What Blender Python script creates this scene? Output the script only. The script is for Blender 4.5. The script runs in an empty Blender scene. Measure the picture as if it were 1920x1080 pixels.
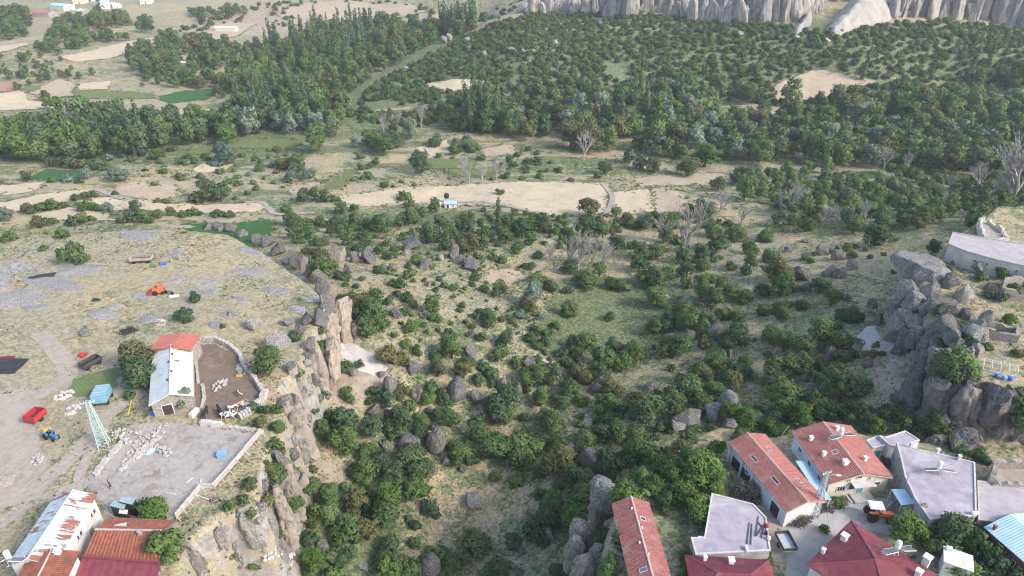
import bpy, bmesh, math, random
import numpy as np
from mathutils import Vector, Matrix

random.seed(7)
rng = np.random.default_rng(7)
R = math.radians
scene = bpy.context.scene
col = scene.collection
PI = math.pi

# ------------------------------------------------------------------ camera, sky, sun, exposure
CAMZ, PITCH, FPX = 80.0, 30.0, 1281.0
cam_data = bpy.data.cameras.new('camera')
cam_data.sensor_width = 36.0
cam_data.lens = 36.0 * FPX / 1920.0
cam_data.clip_start = 1.0
cam_data.clip_end = 12000.0
camera = bpy.data.objects.new('camera', cam_data)
col.objects.link(camera)
camera.location = (0, 0, CAMZ)
camera.rotation_euler = (R(90 - PITCH), 0, 0)
scene.camera = camera

SUN_EL, SUN_AZ = 36.0, 118.0          # azimuth clockwise from +Y
world = bpy.data.worlds.new('World')
scene.world = world
world.use_nodes = True
wn = world.node_tree
for n in list(wn.nodes): wn.nodes.remove(n)
sky = wn.nodes.new('ShaderNodeTexSky'); sky.sky_type = 'NISHITA'; sky.sun_disc = False
sky.sun_elevation = R(SUN_EL); sky.sun_rotation = R(SUN_AZ)
sky.air_density = 1.0; sky.dust_density = 2.5; sky.ozone_density = 1.0
bg = wn.nodes.new('ShaderNodeBackground'); bg.inputs['Strength'].default_value = 0.15
wo = wn.nodes.new('ShaderNodeOutputWorld')
wn.links.new(sky.outputs['Color'], bg.inputs['Color']); wn.links.new(bg.outputs[0], wo.inputs['Surface'])
sun_data = bpy.data.lights.new('sun', 'SUN')
sun_data.energy = 1.5; sun_data.angle = R(13); sun_data.color = (1.0, 0.975, 0.93)
sun = bpy.data.objects.new('sun', sun_data); col.objects.link(sun)
sdir = Vector((math.sin(R(SUN_AZ)) * math.cos(R(SUN_EL)), math.cos(R(SUN_AZ)) * math.cos(R(SUN_EL)), math.sin(R(SUN_EL))))
sun.rotation_euler = sdir.to_track_quat('Z', 'Y').to_euler()
sun.location = (200, -100, 300)

scene.render.engine = 'CYCLES'
scene.cycles.use_denoising = True
scene.cycles.max_bounces = 5
scene.cycles.diffuse_bounces = 3
scene.cycles.transparent_max_bounces = 4
scene.cycles.volume_bounces = 0
scene.cycles.filter_width = 1.15
vs = scene.view_settings
vs.view_transform = 'Standard'; vs.look = 'None'; vs.gamma = 1.0; vs.use_curve_mapping = False
vs.exposure = 1.15

# ------------------------------------------------------------------ pixel <-> world
SP, CP = math.sin(R(PITCH)), math.cos(R(PITCH))
def ray(u, v):
    xc, yc = (u - 960.0) / FPX, -(v - 540.0) / FPX
    return np.array([xc, CP + SP * yc, -SP + CP * yc])
def P(u, v, z):
    d = ray(u, v); t = (z - CAMZ) / d[2]
    return Vector((d[0] * t, d[1] * t, z))
def depth(p):
    return p[1] * CP - (p[2] - CAMZ) * SP
def project(x, y, z):
    dz = z - CAMZ
    dep = y * CP - dz * SP
    up = y * SP + dz * CP
    return 960 + FPX * x / dep, 540 - FPX * up / dep, dep

# ------------------------------------------------------------------ numpy noise
def _h2(ix, iy, s):
    n = (ix.astype(np.int64) * 374761393 + iy.astype(np.int64) * 668265263 + s * 974711) & 0xffffffff
    n = ((n ^ (n >> 13)) * 1274126177) & 0xffffffff
    return ((n ^ (n >> 16)) & 0xffff) / 65535.0
def vnoise2(x, y, s=0):
    ix, iy = np.floor(x), np.floor(y); fx, fy = x - ix, y - iy
    fx, fy = fx * fx * (3 - 2 * fx), fy * fy * (3 - 2 * fy)
    a, b = _h2(ix, iy, s), _h2(ix + 1, iy, s); c, d = _h2(ix, iy + 1, s), _h2(ix + 1, iy + 1, s)
    return (a + (b - a) * fx) * (1 - fy) + (c + (d - c) * fx) * fy
def fbm2(x, y, sc, octv=4, s=0):
    t, a, n = 0, 1.0, 0
    for o in range(octv):
        t = t + a * (vnoise2(x / sc + 17.3 * o, y / sc - 9.1 * o, s + o) - 0.5); n += a; a *= 0.5; sc *= 0.5
    return t / n * 2
def _h3(ix, iy, iz, s):
    n = (ix.astype(np.int64) * 374761393 + iy.astype(np.int64) * 668265263 + iz.astype(np.int64) * 2147483647 + s * 974711) & 0xffffffff
    n = ((n ^ (n >> 13)) * 1274126177) & 0xffffffff
    return ((n ^ (n >> 16)) & 0xffff) / 65535.0
def vnoise3(p, s=0):
    i = np.floor(p); f = p - i; f = f * f * (3 - 2 * f)
    r = 0
    for dx in (0, 1):
        for dy in (0, 1):
            for dz in (0, 1):
                w = (f[:, 0] if dx else 1 - f[:, 0]) * (f[:, 1] if dy else 1 - f[:, 1]) * (f[:, 2] if dz else 1 - f[:, 2])
                r = r + w * _h3(i[:, 0] + dx, i[:, 1] + dy, i[:, 2] + dz, s)
    return r - 0.5
def fbm3(p, sc, octv=4, s=0):
    t, a = 0, 1.0
    for o in range(octv):
        t = t + a * vnoise3(p / sc + 11.7 * o, s + o); a *= 0.5; sc *= 0.5
    return t

# ------------------------------------------------------------------ materials
MATS = {}
def new_mat(name):
    m = bpy.data.materials.new(name); m.use_nodes = True
    nt = m.node_tree
    for n in list(nt.nodes): nt.nodes.remove(n)
    out = nt.nodes.new('ShaderNodeOutputMaterial')
    MATS[name] = m
    return m, nt, out
def N(nt, t, **kw):
    n = nt.nodes.new(t)
    for k, v in kw.items(): setattr(n, k, v)
    return n
def rgba(c): return (c[0], c[1], c[2], 1.0)
def pos_node(nt):
    return N(nt, 'ShaderNodeNewGeometry').outputs['Position']
def obj_node(nt):
    return N(nt, 'ShaderNodeTexCoord').outputs['Object']
def noise(nt, vec, scale, detail=4, rough=0.6, dist=0.0):
    n = N(nt, 'ShaderNodeTexNoise'); n.inputs['Scale'].default_value = scale
    n.inputs['Detail'].default_value = detail; n.inputs['Roughness'].default_value = rough
    n.inputs['Distortion'].default_value = dist
    nt.links.new(vec, n.inputs['Vector'])
    return n.outputs['Fac']
def ramp(nt, fac, a, b, lo=0.0, hi=1.0):
    n = N(nt, 'ShaderNodeMapRange'); n.interpolation_type = 'SMOOTHSTEP'
    n.inputs['From Min'].default_value = a; n.inputs['From Max'].default_value = b
    n.inputs['To Min'].default_value = lo; n.inputs['To Max'].default_value = hi
    nt.links.new(fac, n.inputs['Value'])
    return n.outputs['Result']
def mixc(nt, fac, a, b, blend='MIX'):
    n = N(nt, 'ShaderNodeMix', data_type='RGBA', blend_type=blend)
    for s, v in ((n.inputs[0], fac), (n.inputs[6], a), (n.inputs[7], b)):
        if isinstance(v, (tuple, list)): s.default_value = rgba(v)
        elif isinstance(v, (int, float)): s.default_value = v
        else: nt.links.new(v, s)
    return n.outputs[2]
def mathn(nt, op, a, b=0.0, clamp=False):
    n = N(nt, 'ShaderNodeMath', operation=op, use_clamp=clamp)
    for s, v in ((n.inputs[0], a), (n.inputs[1], b)):
        if isinstance(v, (int, float)): s.default_value = v
        else: nt.links.new(v, s)
    return n.outputs[0]
def scalev(nt, vec, s):
    n = N(nt, 'ShaderNodeMapping'); n.inputs['Scale'].default_value = s
    nt.links.new(vec, n.inputs['Vector']); return n.outputs[0]
def bumpn(nt, h, strength, dist):
    n = N(nt, 'ShaderNodeBump'); n.inputs['Strength'].default_value = strength; n.inputs['Distance'].default_value = dist
    nt.links.new(h, n.inputs['Height']); return n.outputs[0]
def finish(nt, out, colr, rough=0.85, normal=None, metal=0.0, spec=0.3):
    b = N(nt, 'ShaderNodeBsdfPrincipled')
    if isinstance(colr, (tuple, list)): b.inputs['Base Color'].default_value = rgba(colr)
    else: nt.links.new(colr, b.inputs['Base Color'])
    if isinstance(rough, (int, float)): b.inputs['Roughness'].default_value = rough
    else: nt.links.new(rough, b.inputs['Roughness'])
    b.inputs['Metallic'].default_value = metal
    b.inputs['Specular IOR Level'].default_value = spec
    if normal is not None: nt.links.new(normal, b.inputs['Normal'])
    nt.links.new(b.outputs[0], out.inputs['Surface'])
def simple(name, a, b=None, scale=1.5, rough=0.8, metal=0.0, bump=0.0, spec=0.3, c=None, local=True):
    """two-tone weathered material"""
    m, nt, out = new_mat(name)
    vec = obj_node(nt) if local else pos_node(nt)
    if b is None: b = tuple(x * 0.75 for x in a)
    f = ramp(nt, noise(nt, vec, scale, 6, 0.65), 0.35, 0.68)
    cc = mixc(nt, f, a, b)
    if c is not None:
        f2 = ramp(nt, noise(nt, vec, scale * 0.37, 5, 0.7, 0.6), 0.52, 0.66)
        cc = mixc(nt, f2, cc, c)
    nm = bumpn(nt, noise(nt, vec, scale * 6, 4), bump, 0.1) if bump else None
    finish(nt, out, cc, rough, nm, metal, spec)
    return m

# ground: zones come from vertex weights (r green, g rock, b bare soil, a pale)
def ground_mat():
    m, nt, out = new_mat('ground')
    p = pos_node(nt)
    at = N(nt, 'ShaderNodeVertexColor', layer_name='zone')
    sep = N(nt, 'ShaderNodeSeparateColor'); nt.links.new(at.outputs['Color'], sep.inputs[0])
    n_big = noise(nt, p, 0.035, 5, 0.6, 0.5)
    n_mid = noise(nt, p, 0.22, 6, 0.65, 0.4)
    n_fine = noise(nt, p, 1.6, 6, 0.75)
    n_tiny = noise(nt, p, 6.0, 3, 0.7)
    straw = mixc(nt, ramp(nt, n_fine, 0.40, 0.60), (0.45, 0.395, 0.27), (0.235, 0.205, 0.135))
    straw = mixc(nt, ramp(nt, n_mid, 0.42, 0.68), straw, (0.40, 0.345, 0.24))
    straw = mixc(nt, ramp(nt, n_big, 0.46, 0.60, 0, 0.7), straw, mixc(nt, ramp(nt, n_fine, 0.42, 0.6), (0.53, 0.41, 0.245), (0.37, 0.27, 0.155)))
    straw = mixc(nt, ramp(nt, noise(nt, p, 0.6, 5, 0.7), 0.50, 0.62, 0, 0.7), straw, (0.20, 0.22, 0.125))
    green = mixc(nt, ramp(nt, n_fine, 0.41, 0.59), (0.17, 0.20, 0.10), (0.07, 0.10, 0.04))
    green = mixc(nt, ramp(nt, noise(nt, p, 0.9, 5, 0.7), 0.45, 0.62), green, (0.24, 0.25, 0.14))
    gsum = mathn(nt, 'ADD', sep.outputs['Red'], mathn(nt, 'MULTIPLY', mathn(nt, 'SUBTRACT', n_mid, 0.5), 1.6))
    gsum = mathn(nt, 'ADD', gsum, mathn(nt, 'MULTIPLY', mathn(nt, 'SUBTRACT', n_fine, 0.5), 0.9))
    terr = noise(nt, scalev(nt, p, (0.22, 1.0, 1.0)), 0.075, 4, 0.6, 0.6)
    gsum = mathn(nt, 'ADD', gsum, mathn(nt, 'MULTIPLY', mathn(nt, 'MULTIPLY', mathn(nt, 'SUBTRACT', terr, 0.5), 3.2), at.outputs['Alpha']))
    c = mixc(nt, ramp(nt, gsum, 0.35, 0.62), straw, green)
    soil = mixc(nt, ramp(nt, n_mid, 0.4, 0.65), (0.39, 0.325, 0.25), (0.27, 0.215, 0.155))
    soil = mixc(nt, ramp(nt, n_tiny, 0.45, 0.7, 0, 0.5), soil, (0.47, 0.38, 0.29))
    ssum = mathn(nt, 'ADD', sep.outputs['Blue'], mathn(nt, 'MULTIPLY', mathn(nt, 'SUBTRACT', n_mid, 0.5), 1.3))
    c = mixc(nt, ramp(nt, ssum, 0.4, 0.65), c, soil)
    rock = mixc(nt, ramp(nt, noise(nt, scalev(nt, p, (1, 1, 0.4)), 0.8, 8, 0.75), 0.35, 0.65), (0.44, 0.42, 0.40), (0.22, 0.205, 0.19))
    rock = mixc(nt, ramp(nt, n_tiny, 0.52, 0.66, 0, 0.7), rock, (0.12, 0.115, 0.105))
    rsum = mathn(nt, 'ADD', sep.outputs['Green'], mathn(nt, 'MULTIPLY', mathn(nt, 'SUBTRACT', n_mid, 0.5), 1.5))
    rsum = mathn(nt, 'ADD', rsum, mathn(nt, 'MULTIPLY', mathn(nt, 'SUBTRACT', n_fine, 0.5), 0.7))
    c = mixc(nt, ramp(nt, rsum, 0.5, 0.62), c, rock)
    h = mathn(nt, 'ADD', mathn(nt, 'MULTIPLY', n_fine, 0.6), mathn(nt, 'MULTIPLY', n_tiny, 0.3))
    finish(nt, out, c, 0.95, bumpn(nt, h, 0.8, 0.35), spec=0.1)
    return m
ground_mat()
def field_mat(name, a, b, green=None, rows=0.0, ang=0.0, gamt=0.6):
    m, nt, out = new_mat(name)
    p = pos_node(nt)
    nf, nm = noise(nt, p, 1.1, 5, 0.7), noise(nt, p, 0.12, 5, 0.65, 0.4)
    c = mixc(nt, ramp(nt, nf, 0.3, 0.7), a, b)
    c = mixc(nt, ramp(nt, nm, 0.4, 0.65, 0, 0.7), c, tuple(0.5 * (x + y) * 1.12 for x, y in zip(a, b)))
    if rows:
        mp = N(nt, 'ShaderNodeMapping'); mp.inputs['Rotation'].default_value = (0, 0, ang); nt.links.new(p, mp.inputs['Vector'])
        w = N(nt, 'ShaderNodeTexWave'); w.inputs['Scale'].default_value = rows; w.inputs['Distortion'].default_value = 2.0; w.inputs['Detail'].default_value = 3
        nt.links.new(mp.outputs[0], w.inputs['Vector'])
        c = mixc(nt, mathn(nt, 'MULTIPLY', w.outputs['Fac'], 0.35), c, tuple(x * 0.6 for x in b))
    if green is not None:
        c = mixc(nt, ramp(nt, noise(nt, p, 0.3, 6, 0.75, 0.5), 0.52, 0.66, 0, gamt), c, green)
    finish(nt, out, c, 0.95, bumpn(nt, nf, 0.6, 0.3), spec=0.1)
    return m
field_mat('field_straw', (0.56, 0.47, 0.33), (0.46, 0.37, 0.25), (0.27, 0.25, 0.15), 0, 0.2, 0.45)
field_mat('field_tan', (0.48, 0.385, 0.275), (0.37, 0.285, 0.195), (0.25, 0.23, 0.14), 0, 0.5, 0.55)
field_mat('field_crop', (0.045, 0.12, 0.038), (0.06, 0.15, 0.045), (0.05, 0.10, 0.03), 0.3, 0.1)
field_mat('field_meadow', (0.11, 0.155, 0.055), (0.19, 0.20, 0.085), (0.08, 0.13, 0.04))
field_mat('field_earth', (0.40, 0.25, 0.18), (0.31, 0.20, 0.145))
field_mat('track_dirt', (0.42, 0.37, 0.31), (0.31, 0.265, 0.215), (0.27, 0.23, 0.15), 0, 0, 0.45)
field_mat('yard_gravel', (0.42, 0.385, 0.35), (0.30, 0.265, 0.235), (0.23, 0.18, 0.14), 0, 0, 0.8)
field_mat('yard_manure', (0.235, 0.175, 0.135), (0.155, 0.112, 0.085), (0.30, 0.24, 0.19), 0, 0, 0.6)
field_mat('yard_grass', (0.10, 0.16, 0.06), (0.16, 0.20, 0.085), (0.22, 0.21, 0.11))
field_mat('road_concrete', (0.44, 0.42, 0.40), (0.36, 0.345, 0.33), (0.28, 0.25, 0.22), 0, 0, 0.5)
field_mat('bare_tuff', (0.52, 0.49, 0.46), (0.41, 0.37, 0.33), (0.36, 0.31, 0.25), 0, 0, 0.5)

def rock_mat(name, side_a, side_b, top_a, top_b, lich=0.5, local=False):
    m, nt, out = new_mat(name)
    p = pos_node(nt)
    geo = N(nt, 'ShaderNodeNewGeometry')
    sx = N(nt, 'ShaderNodeSeparateXYZ'); nt.links.new(geo.outputs['Normal'], sx.inputs[0])
    streak = noise(nt, scalev(nt, p, (1, 1, 0.18)), 0.9, 6, 0.7, 0.3)
    n1 = noise(nt, p, 0.55, 7, 0.72); n2 = noise(nt, p, 3.5, 6, 0.75)
    side = mixc(nt, ramp(nt, streak, 0.36, 0.66), side_a, side_b)
    side = mixc(nt, ramp(nt, n2, 0.55, 0.75, 0, 0.5), side, tuple(x * 0.6 for x in side_b))
    top = mixc(nt, ramp(nt, n2, 0.42, 0.58), top_a, top_b)
    f = mathn(nt, 'ADD', sx.outputs['Z'], mathn(nt, 'MULTIPLY', mathn(nt, 'SUBTRACT', n1, 0.5), 2.2))
    f = mathn(nt, 'ADD', f, mathn(nt, 'MULTIPLY', mathn(nt, 'SUBTRACT', n2, 0.5), 0.6))
    c = mixc(nt, ramp(nt, f, 0.55 - lich, 0.85 - lich), side, top)
    oi = N(nt, 'ShaderNodeObjectInfo')
    c = mixc(nt, 1.0, c, mixc(nt, oi.outputs['Random'], (0.82, 0.82, 0.84), (1.1, 1.06, 1.0)), 'MULTIPLY')
    h = mathn(nt, 'ADD', n1, mathn(nt, 'MULTIPLY', n2, 0.35))
    finish(nt, out, c, 0.95, bumpn(nt, h, 1.0, 0.9), spec=0.1)
    return m
rock_mat('rock_cream', (0.53, 0.46, 0.395), (0.38, 0.315, 0.265), (0.105, 0.10, 0.092), (0.30, 0.29, 0.275), 0.32)
rock_mat('rock_grey', (0.34, 0.315, 0.29), (0.21, 0.19, 0.175), (0.085, 0.082, 0.078), (0.27, 0.26, 0.25), 0.5)
rock_mat('rock_pale', (0.39, 0.365, 0.34), (0.24, 0.22, 0.20), (0.16, 0.155, 0.145), (0.42, 0.41, 0.39), 0.45)
rock_mat('rock_far', (0.46, 0.43, 0.41), (0.27, 0.245, 0.23), (0.25, 0.235, 0.225), (0.40, 0.385, 0.37), 0.0)
rock_mat('rock_white', (0.46, 0.435, 0.405), (0.34, 0.31, 0.28), (0.30, 0.28, 0.26), (0.48, 0.46, 0.43), 0.3)
rock_mat('rock_slab', (0.43, 0.42, 0.41), (0.30, 0.285, 0.27), (0.26, 0.25, 0.24), (0.45, 0.44, 0.43), 0.5)

def leaf_mat(name, dark, lite, hue_a=(0.85, 0.9, 0.85), hue_b=(1.15, 1.1, 1.0)):
    m, nt, out = new_mat(name)
    at = N(nt, 'ShaderNodeAttribute', attribute_name='tint')
    oi = N(nt, 'ShaderNodeObjectInfo')
    c = mixc(nt, at.outputs['Fac'], dark, lite)
    c = mixc(nt, 1.0, c, mixc(nt, oi.outputs['Random'], hue_a, hue_b), 'MULTIPLY')
    d = N(nt, 'ShaderNodeBsdfDiffuse'); t = N(nt, 'ShaderNodeBsdfTranslucent')
    nt.links.new(c, d.inputs['Color']); nt.links.new(c, t.inputs['Color'])
    mx = N(nt, 'ShaderNodeMixShader'); mx.inputs[0].default_value = 0.3
    nt.links.new(d.outputs[0], mx.inputs[1]); nt.links.new(t.outputs[0], mx.inputs[2])
    nt.links.new(mx.outputs[0], out.inputs['Surface'])
    return m
leaf_mat('leaf_dark', (0.064, 0.110, 0.058), (0.155, 0.22, 0.110), (0.8, 0.88, 0.95), (1.2, 1.12, 0.95))
leaf_mat('leaf_mid', (0.076, 0.136, 0.056), (0.18, 0.265, 0.105), (0.85, 0.92, 0.9), (1.2, 1.1, 0.95))
leaf_mat('leaf_bright', (0.075, 0.145, 0.038), (0.165, 0.26, 0.08))
leaf_mat('leaf_olive', (0.095, 0.115, 0.05), (0.21, 0.225, 0.11), (0.9, 0.9, 1.0), (1.2, 1.08, 0.95))
leaf_mat('leaf_silver', (0.13, 0.19, 0.15), (0.27, 0.34, 0.28))
leaf_mat('leaf_poplar', (0.08, 0.12, 0.075), (0.19, 0.245, 0.145))
leaf_mat('leaf_weed', (0.12, 0.15, 0.065), (0.26, 0.27, 0.15))
leaf_mat('leaf_straw', (0.34, 0.27, 0.15), (0.5, 0.42, 0.27))
simple('bark', (0.13, 0.10, 0.075), (0.07, 0.055, 0.045), 6)
simple('dead_wood', (0.40, 0.365, 0.34), (0.27, 0.245, 0.23), 4)
simple('fence_wood', (0.60, 0.55, 0.49), (0.43, 0.38, 0.33), 4)
simple('old_wood', (0.44, 0.39, 0.33), (0.27, 0.235, 0.20), 4)
simple('dark_wood', (0.07, 0.055, 0.045), (0.035, 0.03, 0.027), 5)
simple('firewood', (0.21, 0.18, 0.15), (0.09, 0.078, 0.068), 3)
simple('tile_red', (0.45, 0.185, 0.16), (0.31, 0.12, 0.105), 1.9, 0.8, bump=0.3, c=(0.44, 0.25, 0.21))
simple('tile_red_lit', (0.50, 0.21, 0.17), (0.40, 0.155, 0.125), 1.3, 0.8, bump=0.2, c=(0.50, 0.26, 0.215))  # lit copy of the red tile, sunlight put into its colour
simple('tile_old', (0.36, 0.125, 0.075), (0.22, 0.085, 0.06), 1.6, 0.9, bump=0.5, c=(0.17, 0.10, 0.075))
simple('mortar', (0.56, 0.47, 0.41), (0.40, 0.30, 0.25), 3, 0.9)
simple('metal_maroon', (0.235, 0.058, 0.075), (0.175, 0.042, 0.056), 0.9, 0.55, c=(0.27, 0.09, 0.095))
simple('metal_coral', (0.50, 0.165, 0.115), (0.43, 0.13, 0.09), 0.7, 0.55)
simple('metal_grey', (0.60, 0.61, 0.60), (0.50, 0.51, 0.50), 0.8, 0.5, c=(0.66, 0.66, 0.65))
simple('metal_bluegrey', (0.36, 0.46, 0.50), (0.28, 0.36, 0.40), 0.9, 0.5, c=(0.44, 0.52, 0.55))
simple('metal_blue', (0.20, 0.40, 0.62), (0.28, 0.47, 0.66), 0.8, 0.5)
simple('metal_skyblue', (0.42, 0.58, 0.70), (0.34, 0.50, 0.64), 0.8, 0.5)
simple('wall_white', (0.70, 0.69, 0.66), (0.60, 0.58, 0.54), 0.7, 0.9, c=(0.55, 0.51, 0.46))
simple('wall_cream', (0.70, 0.63, 0.49), (0.60, 0.52, 0.39), 0.7, 0.9, c=(0.66, 0.60, 0.47))
simple('wall_blue_and_shade', (0.56, 0.64, 0.70), (0.46, 0.54, 0.60), 0.7, 0.9, c=(0.44, 0.46, 0.46))  # pale blue paint; on the two tiled houses it stands for bluish shade
simple('wall_plaster', (0.38, 0.36, 0.34), (0.28, 0.26, 0.245), 0.8, 0.95, c=(0.44, 0.41, 0.38))
simple('wall_stone', (0.40, 0.355, 0.30), (0.22, 0.19, 0.16), 2.6, 0.95, bump=0.8, c=(0.33, 0.29, 0.245))
simple('wall_red', (0.26, 0.09, 0.085), (0.20, 0.07, 0.07), 0.8, 0.9)
simple('ruin_plaster', (0.58, 0.54, 0.49), (0.43, 0.39, 0.34), 0.9, 0.95, bump=0.6, c=(0.50, 0.44, 0.37))
simple('stone_light', (0.54, 0.50, 0.46), (0.36, 0.33, 0.30), 2.2, 0.95, bump=0.6)
simple('stone_chalk', (0.64, 0.61, 0.57), (0.48, 0.45, 0.41), 2.2, 0.95, bump=0.6)
simple('screed_purple', (0.39, 0.345, 0.395), (0.30, 0.265, 0.30), 0.55, 0.9, c=(0.44, 0.415, 0.425), bump=0.2)
simple('screed_grey', (0.43, 0.385, 0.395), (0.345, 0.305, 0.31), 0.5, 0.9, c=(0.36, 0.34, 0.33), bump=0.2)
simple('parapet', (0.58, 0.55, 0.54), (0.46, 0.43, 0.41), 1.5, 0.9)
simple('concrete', (0.47, 0.455, 0.43), (0.37, 0.355, 0.335), 1.2, 0.9)
simple('white_paint', (0.78, 0.77, 0.75), (0.68, 0.67, 0.65), 1.0, 0.6)
simple('glass_dark', (0.03, 0.035, 0.04), (0.05, 0.055, 0.06), 2.0, 0.15, spec=0.5)
simple('solar_glass', (0.17, 0.19, 0.22), (0.12, 0.14, 0.17), 2.0, 0.25, spec=0.5)
simple('black_rubber', (0.02, 0.02, 0.02), (0.032, 0.03, 0.028), 3, 0.85)
simple('black_sheet', (0.025, 0.025, 0.03), (0.045, 0.045, 0.05), 1.0, 0.5)
simple('iron_dark', (0.09, 0.08, 0.078), (0.055, 0.05, 0.05), 3, 0.6)
simple('galvanised', (0.50, 0.53, 0.54), (0.40, 0.43, 0.44), 3, 0.5)
simple('pylon_green', (0.46, 0.55, 0.54), (0.37, 0.46, 0.45), 3, 0.55)
simple('door_green', (0.14, 0.36, 0.26), (0.10, 0.28, 0.20), 2, 0.6)
simple('paint_red', (0.50, 0.035, 0.045), (0.40, 0.03, 0.035), 2, 0.5)
simple('paint_orange', (0.60, 0.17, 0.06), (0.48, 0.13, 0.05), 2, 0.5)
simple('paint_blue', (0.05, 0.20, 0.55), (0.04, 0.15, 0.43), 2, 0.5)
simple('paint_lightblue', (0.22, 0.42, 0.54), (0.17, 0.34, 0.45), 2, 0.6)
simple('paint_yellow', (0.72, 0.48, 0.06), (0.60, 0.38, 0.05), 2, 0.5)
simple('paint_green', (0.08, 0.22, 0.10), (0.07, 0.17, 0.08), 2, 0.6)
simple('paint_lime', (0.26, 0.36, 0.15), (0.20, 0.28, 0.12), 2, 0.6)
simple('skin', (0.50, 0.32, 0.24), (0.46, 0.29, 0.21), 3, 0.7)
simple('hair_dark', (0.03, 0.022, 0.018), (0.02, 0.016, 0.014), 3, 0.7)
simple('cloth_red', (0.20, 0.035, 0.045), (0.15, 0.028, 0.035), 3, 0.9)
simple('cloth_dark', (0.05, 0.05, 0.065), (0.035, 0.035, 0.045), 3, 0.9)
simple('hide_black', (0.02, 0.018, 0.018), (0.035, 0.03, 0.028), 3, 0.8)
def hide_mat(name, a, b):
    m, nt, out = new_mat(name)
    oi = N(nt, 'ShaderNodeObjectInfo')
    p = obj_node(nt)
    ad = N(nt, 'ShaderNodeVectorMath', operation='ADD'); nt.links.new(p, ad.inputs[0])
    sc = N(nt, 'ShaderNodeVectorMath', operation='SCALE'); nt.links.new(oi.outputs['Location'], sc.inputs[0]); sc.inputs['Scale'].default_value = 0.37
    nt.links.new(sc.outputs[0], ad.inputs[1])
    c = mixc(nt, ramp(nt, noise(nt, ad.outputs[0], 1.5, 2, 0.5), 0.47, 0.51), a, b)
    finish(nt, out, c, 0.85)
hide_mat('hide_pied', (0.02, 0.018, 0.018), (0.66, 0.62, 0.56))
hide_mat('hide_brown', (0.27, 0.10, 0.05), (0.68, 0.62, 0.54))
def rust_mat():
    m, nt, out = new_mat('metal_rusty')
    p = obj_node(nt)
    w = noise(nt, scalev(nt, p, (0.35, 1.4, 0.35)), 1.0, 5, 0.7)
    big = noise(nt, p, 0.22, 3, 0.5)
    base = mixc(nt, ramp(nt, noise(nt, p, 1.2, 5), 0.35, 0.65), (0.50, 0.56, 0.59), (0.40, 0.46, 0.49))
    s = mathn(nt, 'ADD', w, mathn(nt, 'MULTIPLY', mathn(nt, 'SUBTRACT', big, 0.5), 0.9))
    c = mixc(nt, ramp(nt, s, 0.49, 0.54), base, mixc(nt, noise(nt, p, 3, 3), (0.24, 0.085, 0.055), (0.33, 0.15, 0.10)))
    finish(nt, out, c, 0.6)
rust_mat()

# ------------------------------------------------------------------ object helpers
def tag(o, label=None, cat=None, group=None, kind=None):
    if label: o['label'] = label
    if cat: o['category'] = cat
    if group: o['group'] = group
    if kind: o['kind'] = kind
    return o
def empty(name, loc, rz=0.0, label=None, cat=None, group=None):
    o = bpy.data.objects.new(name, None); col.objects.link(o)
    o.location = loc; o.rotation_euler = (0, 0, rz); o.empty_display_size = 0.3
    return tag(o, label, cat, group)
def link(name, me, parent=None, loc=None, rot=None, scale=None):
    o = bpy.data.objects.new(name, me); col.objects.link(o)
    if parent is not None: o.parent = parent
    if loc is not None: o.location = loc
    if rot is not None: o.rotation_euler = rot
    if scale is not None: o.scale = scale
    return o
def mesh_np(name, verts, faces, mat=None, smooth=False):
    """verts (n,3), faces (m,k) of one size, fast"""
    me = bpy.data.meshes.new(name)
    verts = np.asarray(verts, dtype=np.float32); faces = np.asarray(faces, dtype=np.int32)
    k = faces.shape[1]
    me.vertices.add(len(verts)); me.vertices.foreach_set('co', verts.ravel())
    me.loops.add(faces.size); me.loops.foreach_set('vertex_index', faces.ravel())
    me.polygons.add(len(faces))
    me.polygons.foreach_set('loop_start', np.arange(0, faces.size, k, dtype=np.int32))
    me.update(calc_edges=True)
    if smooth: me.polygons.foreach_set('use_smooth', np.ones(len(faces), dtype=bool))
    if mat: me.materials.append(MATS[mat])
    return me
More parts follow.
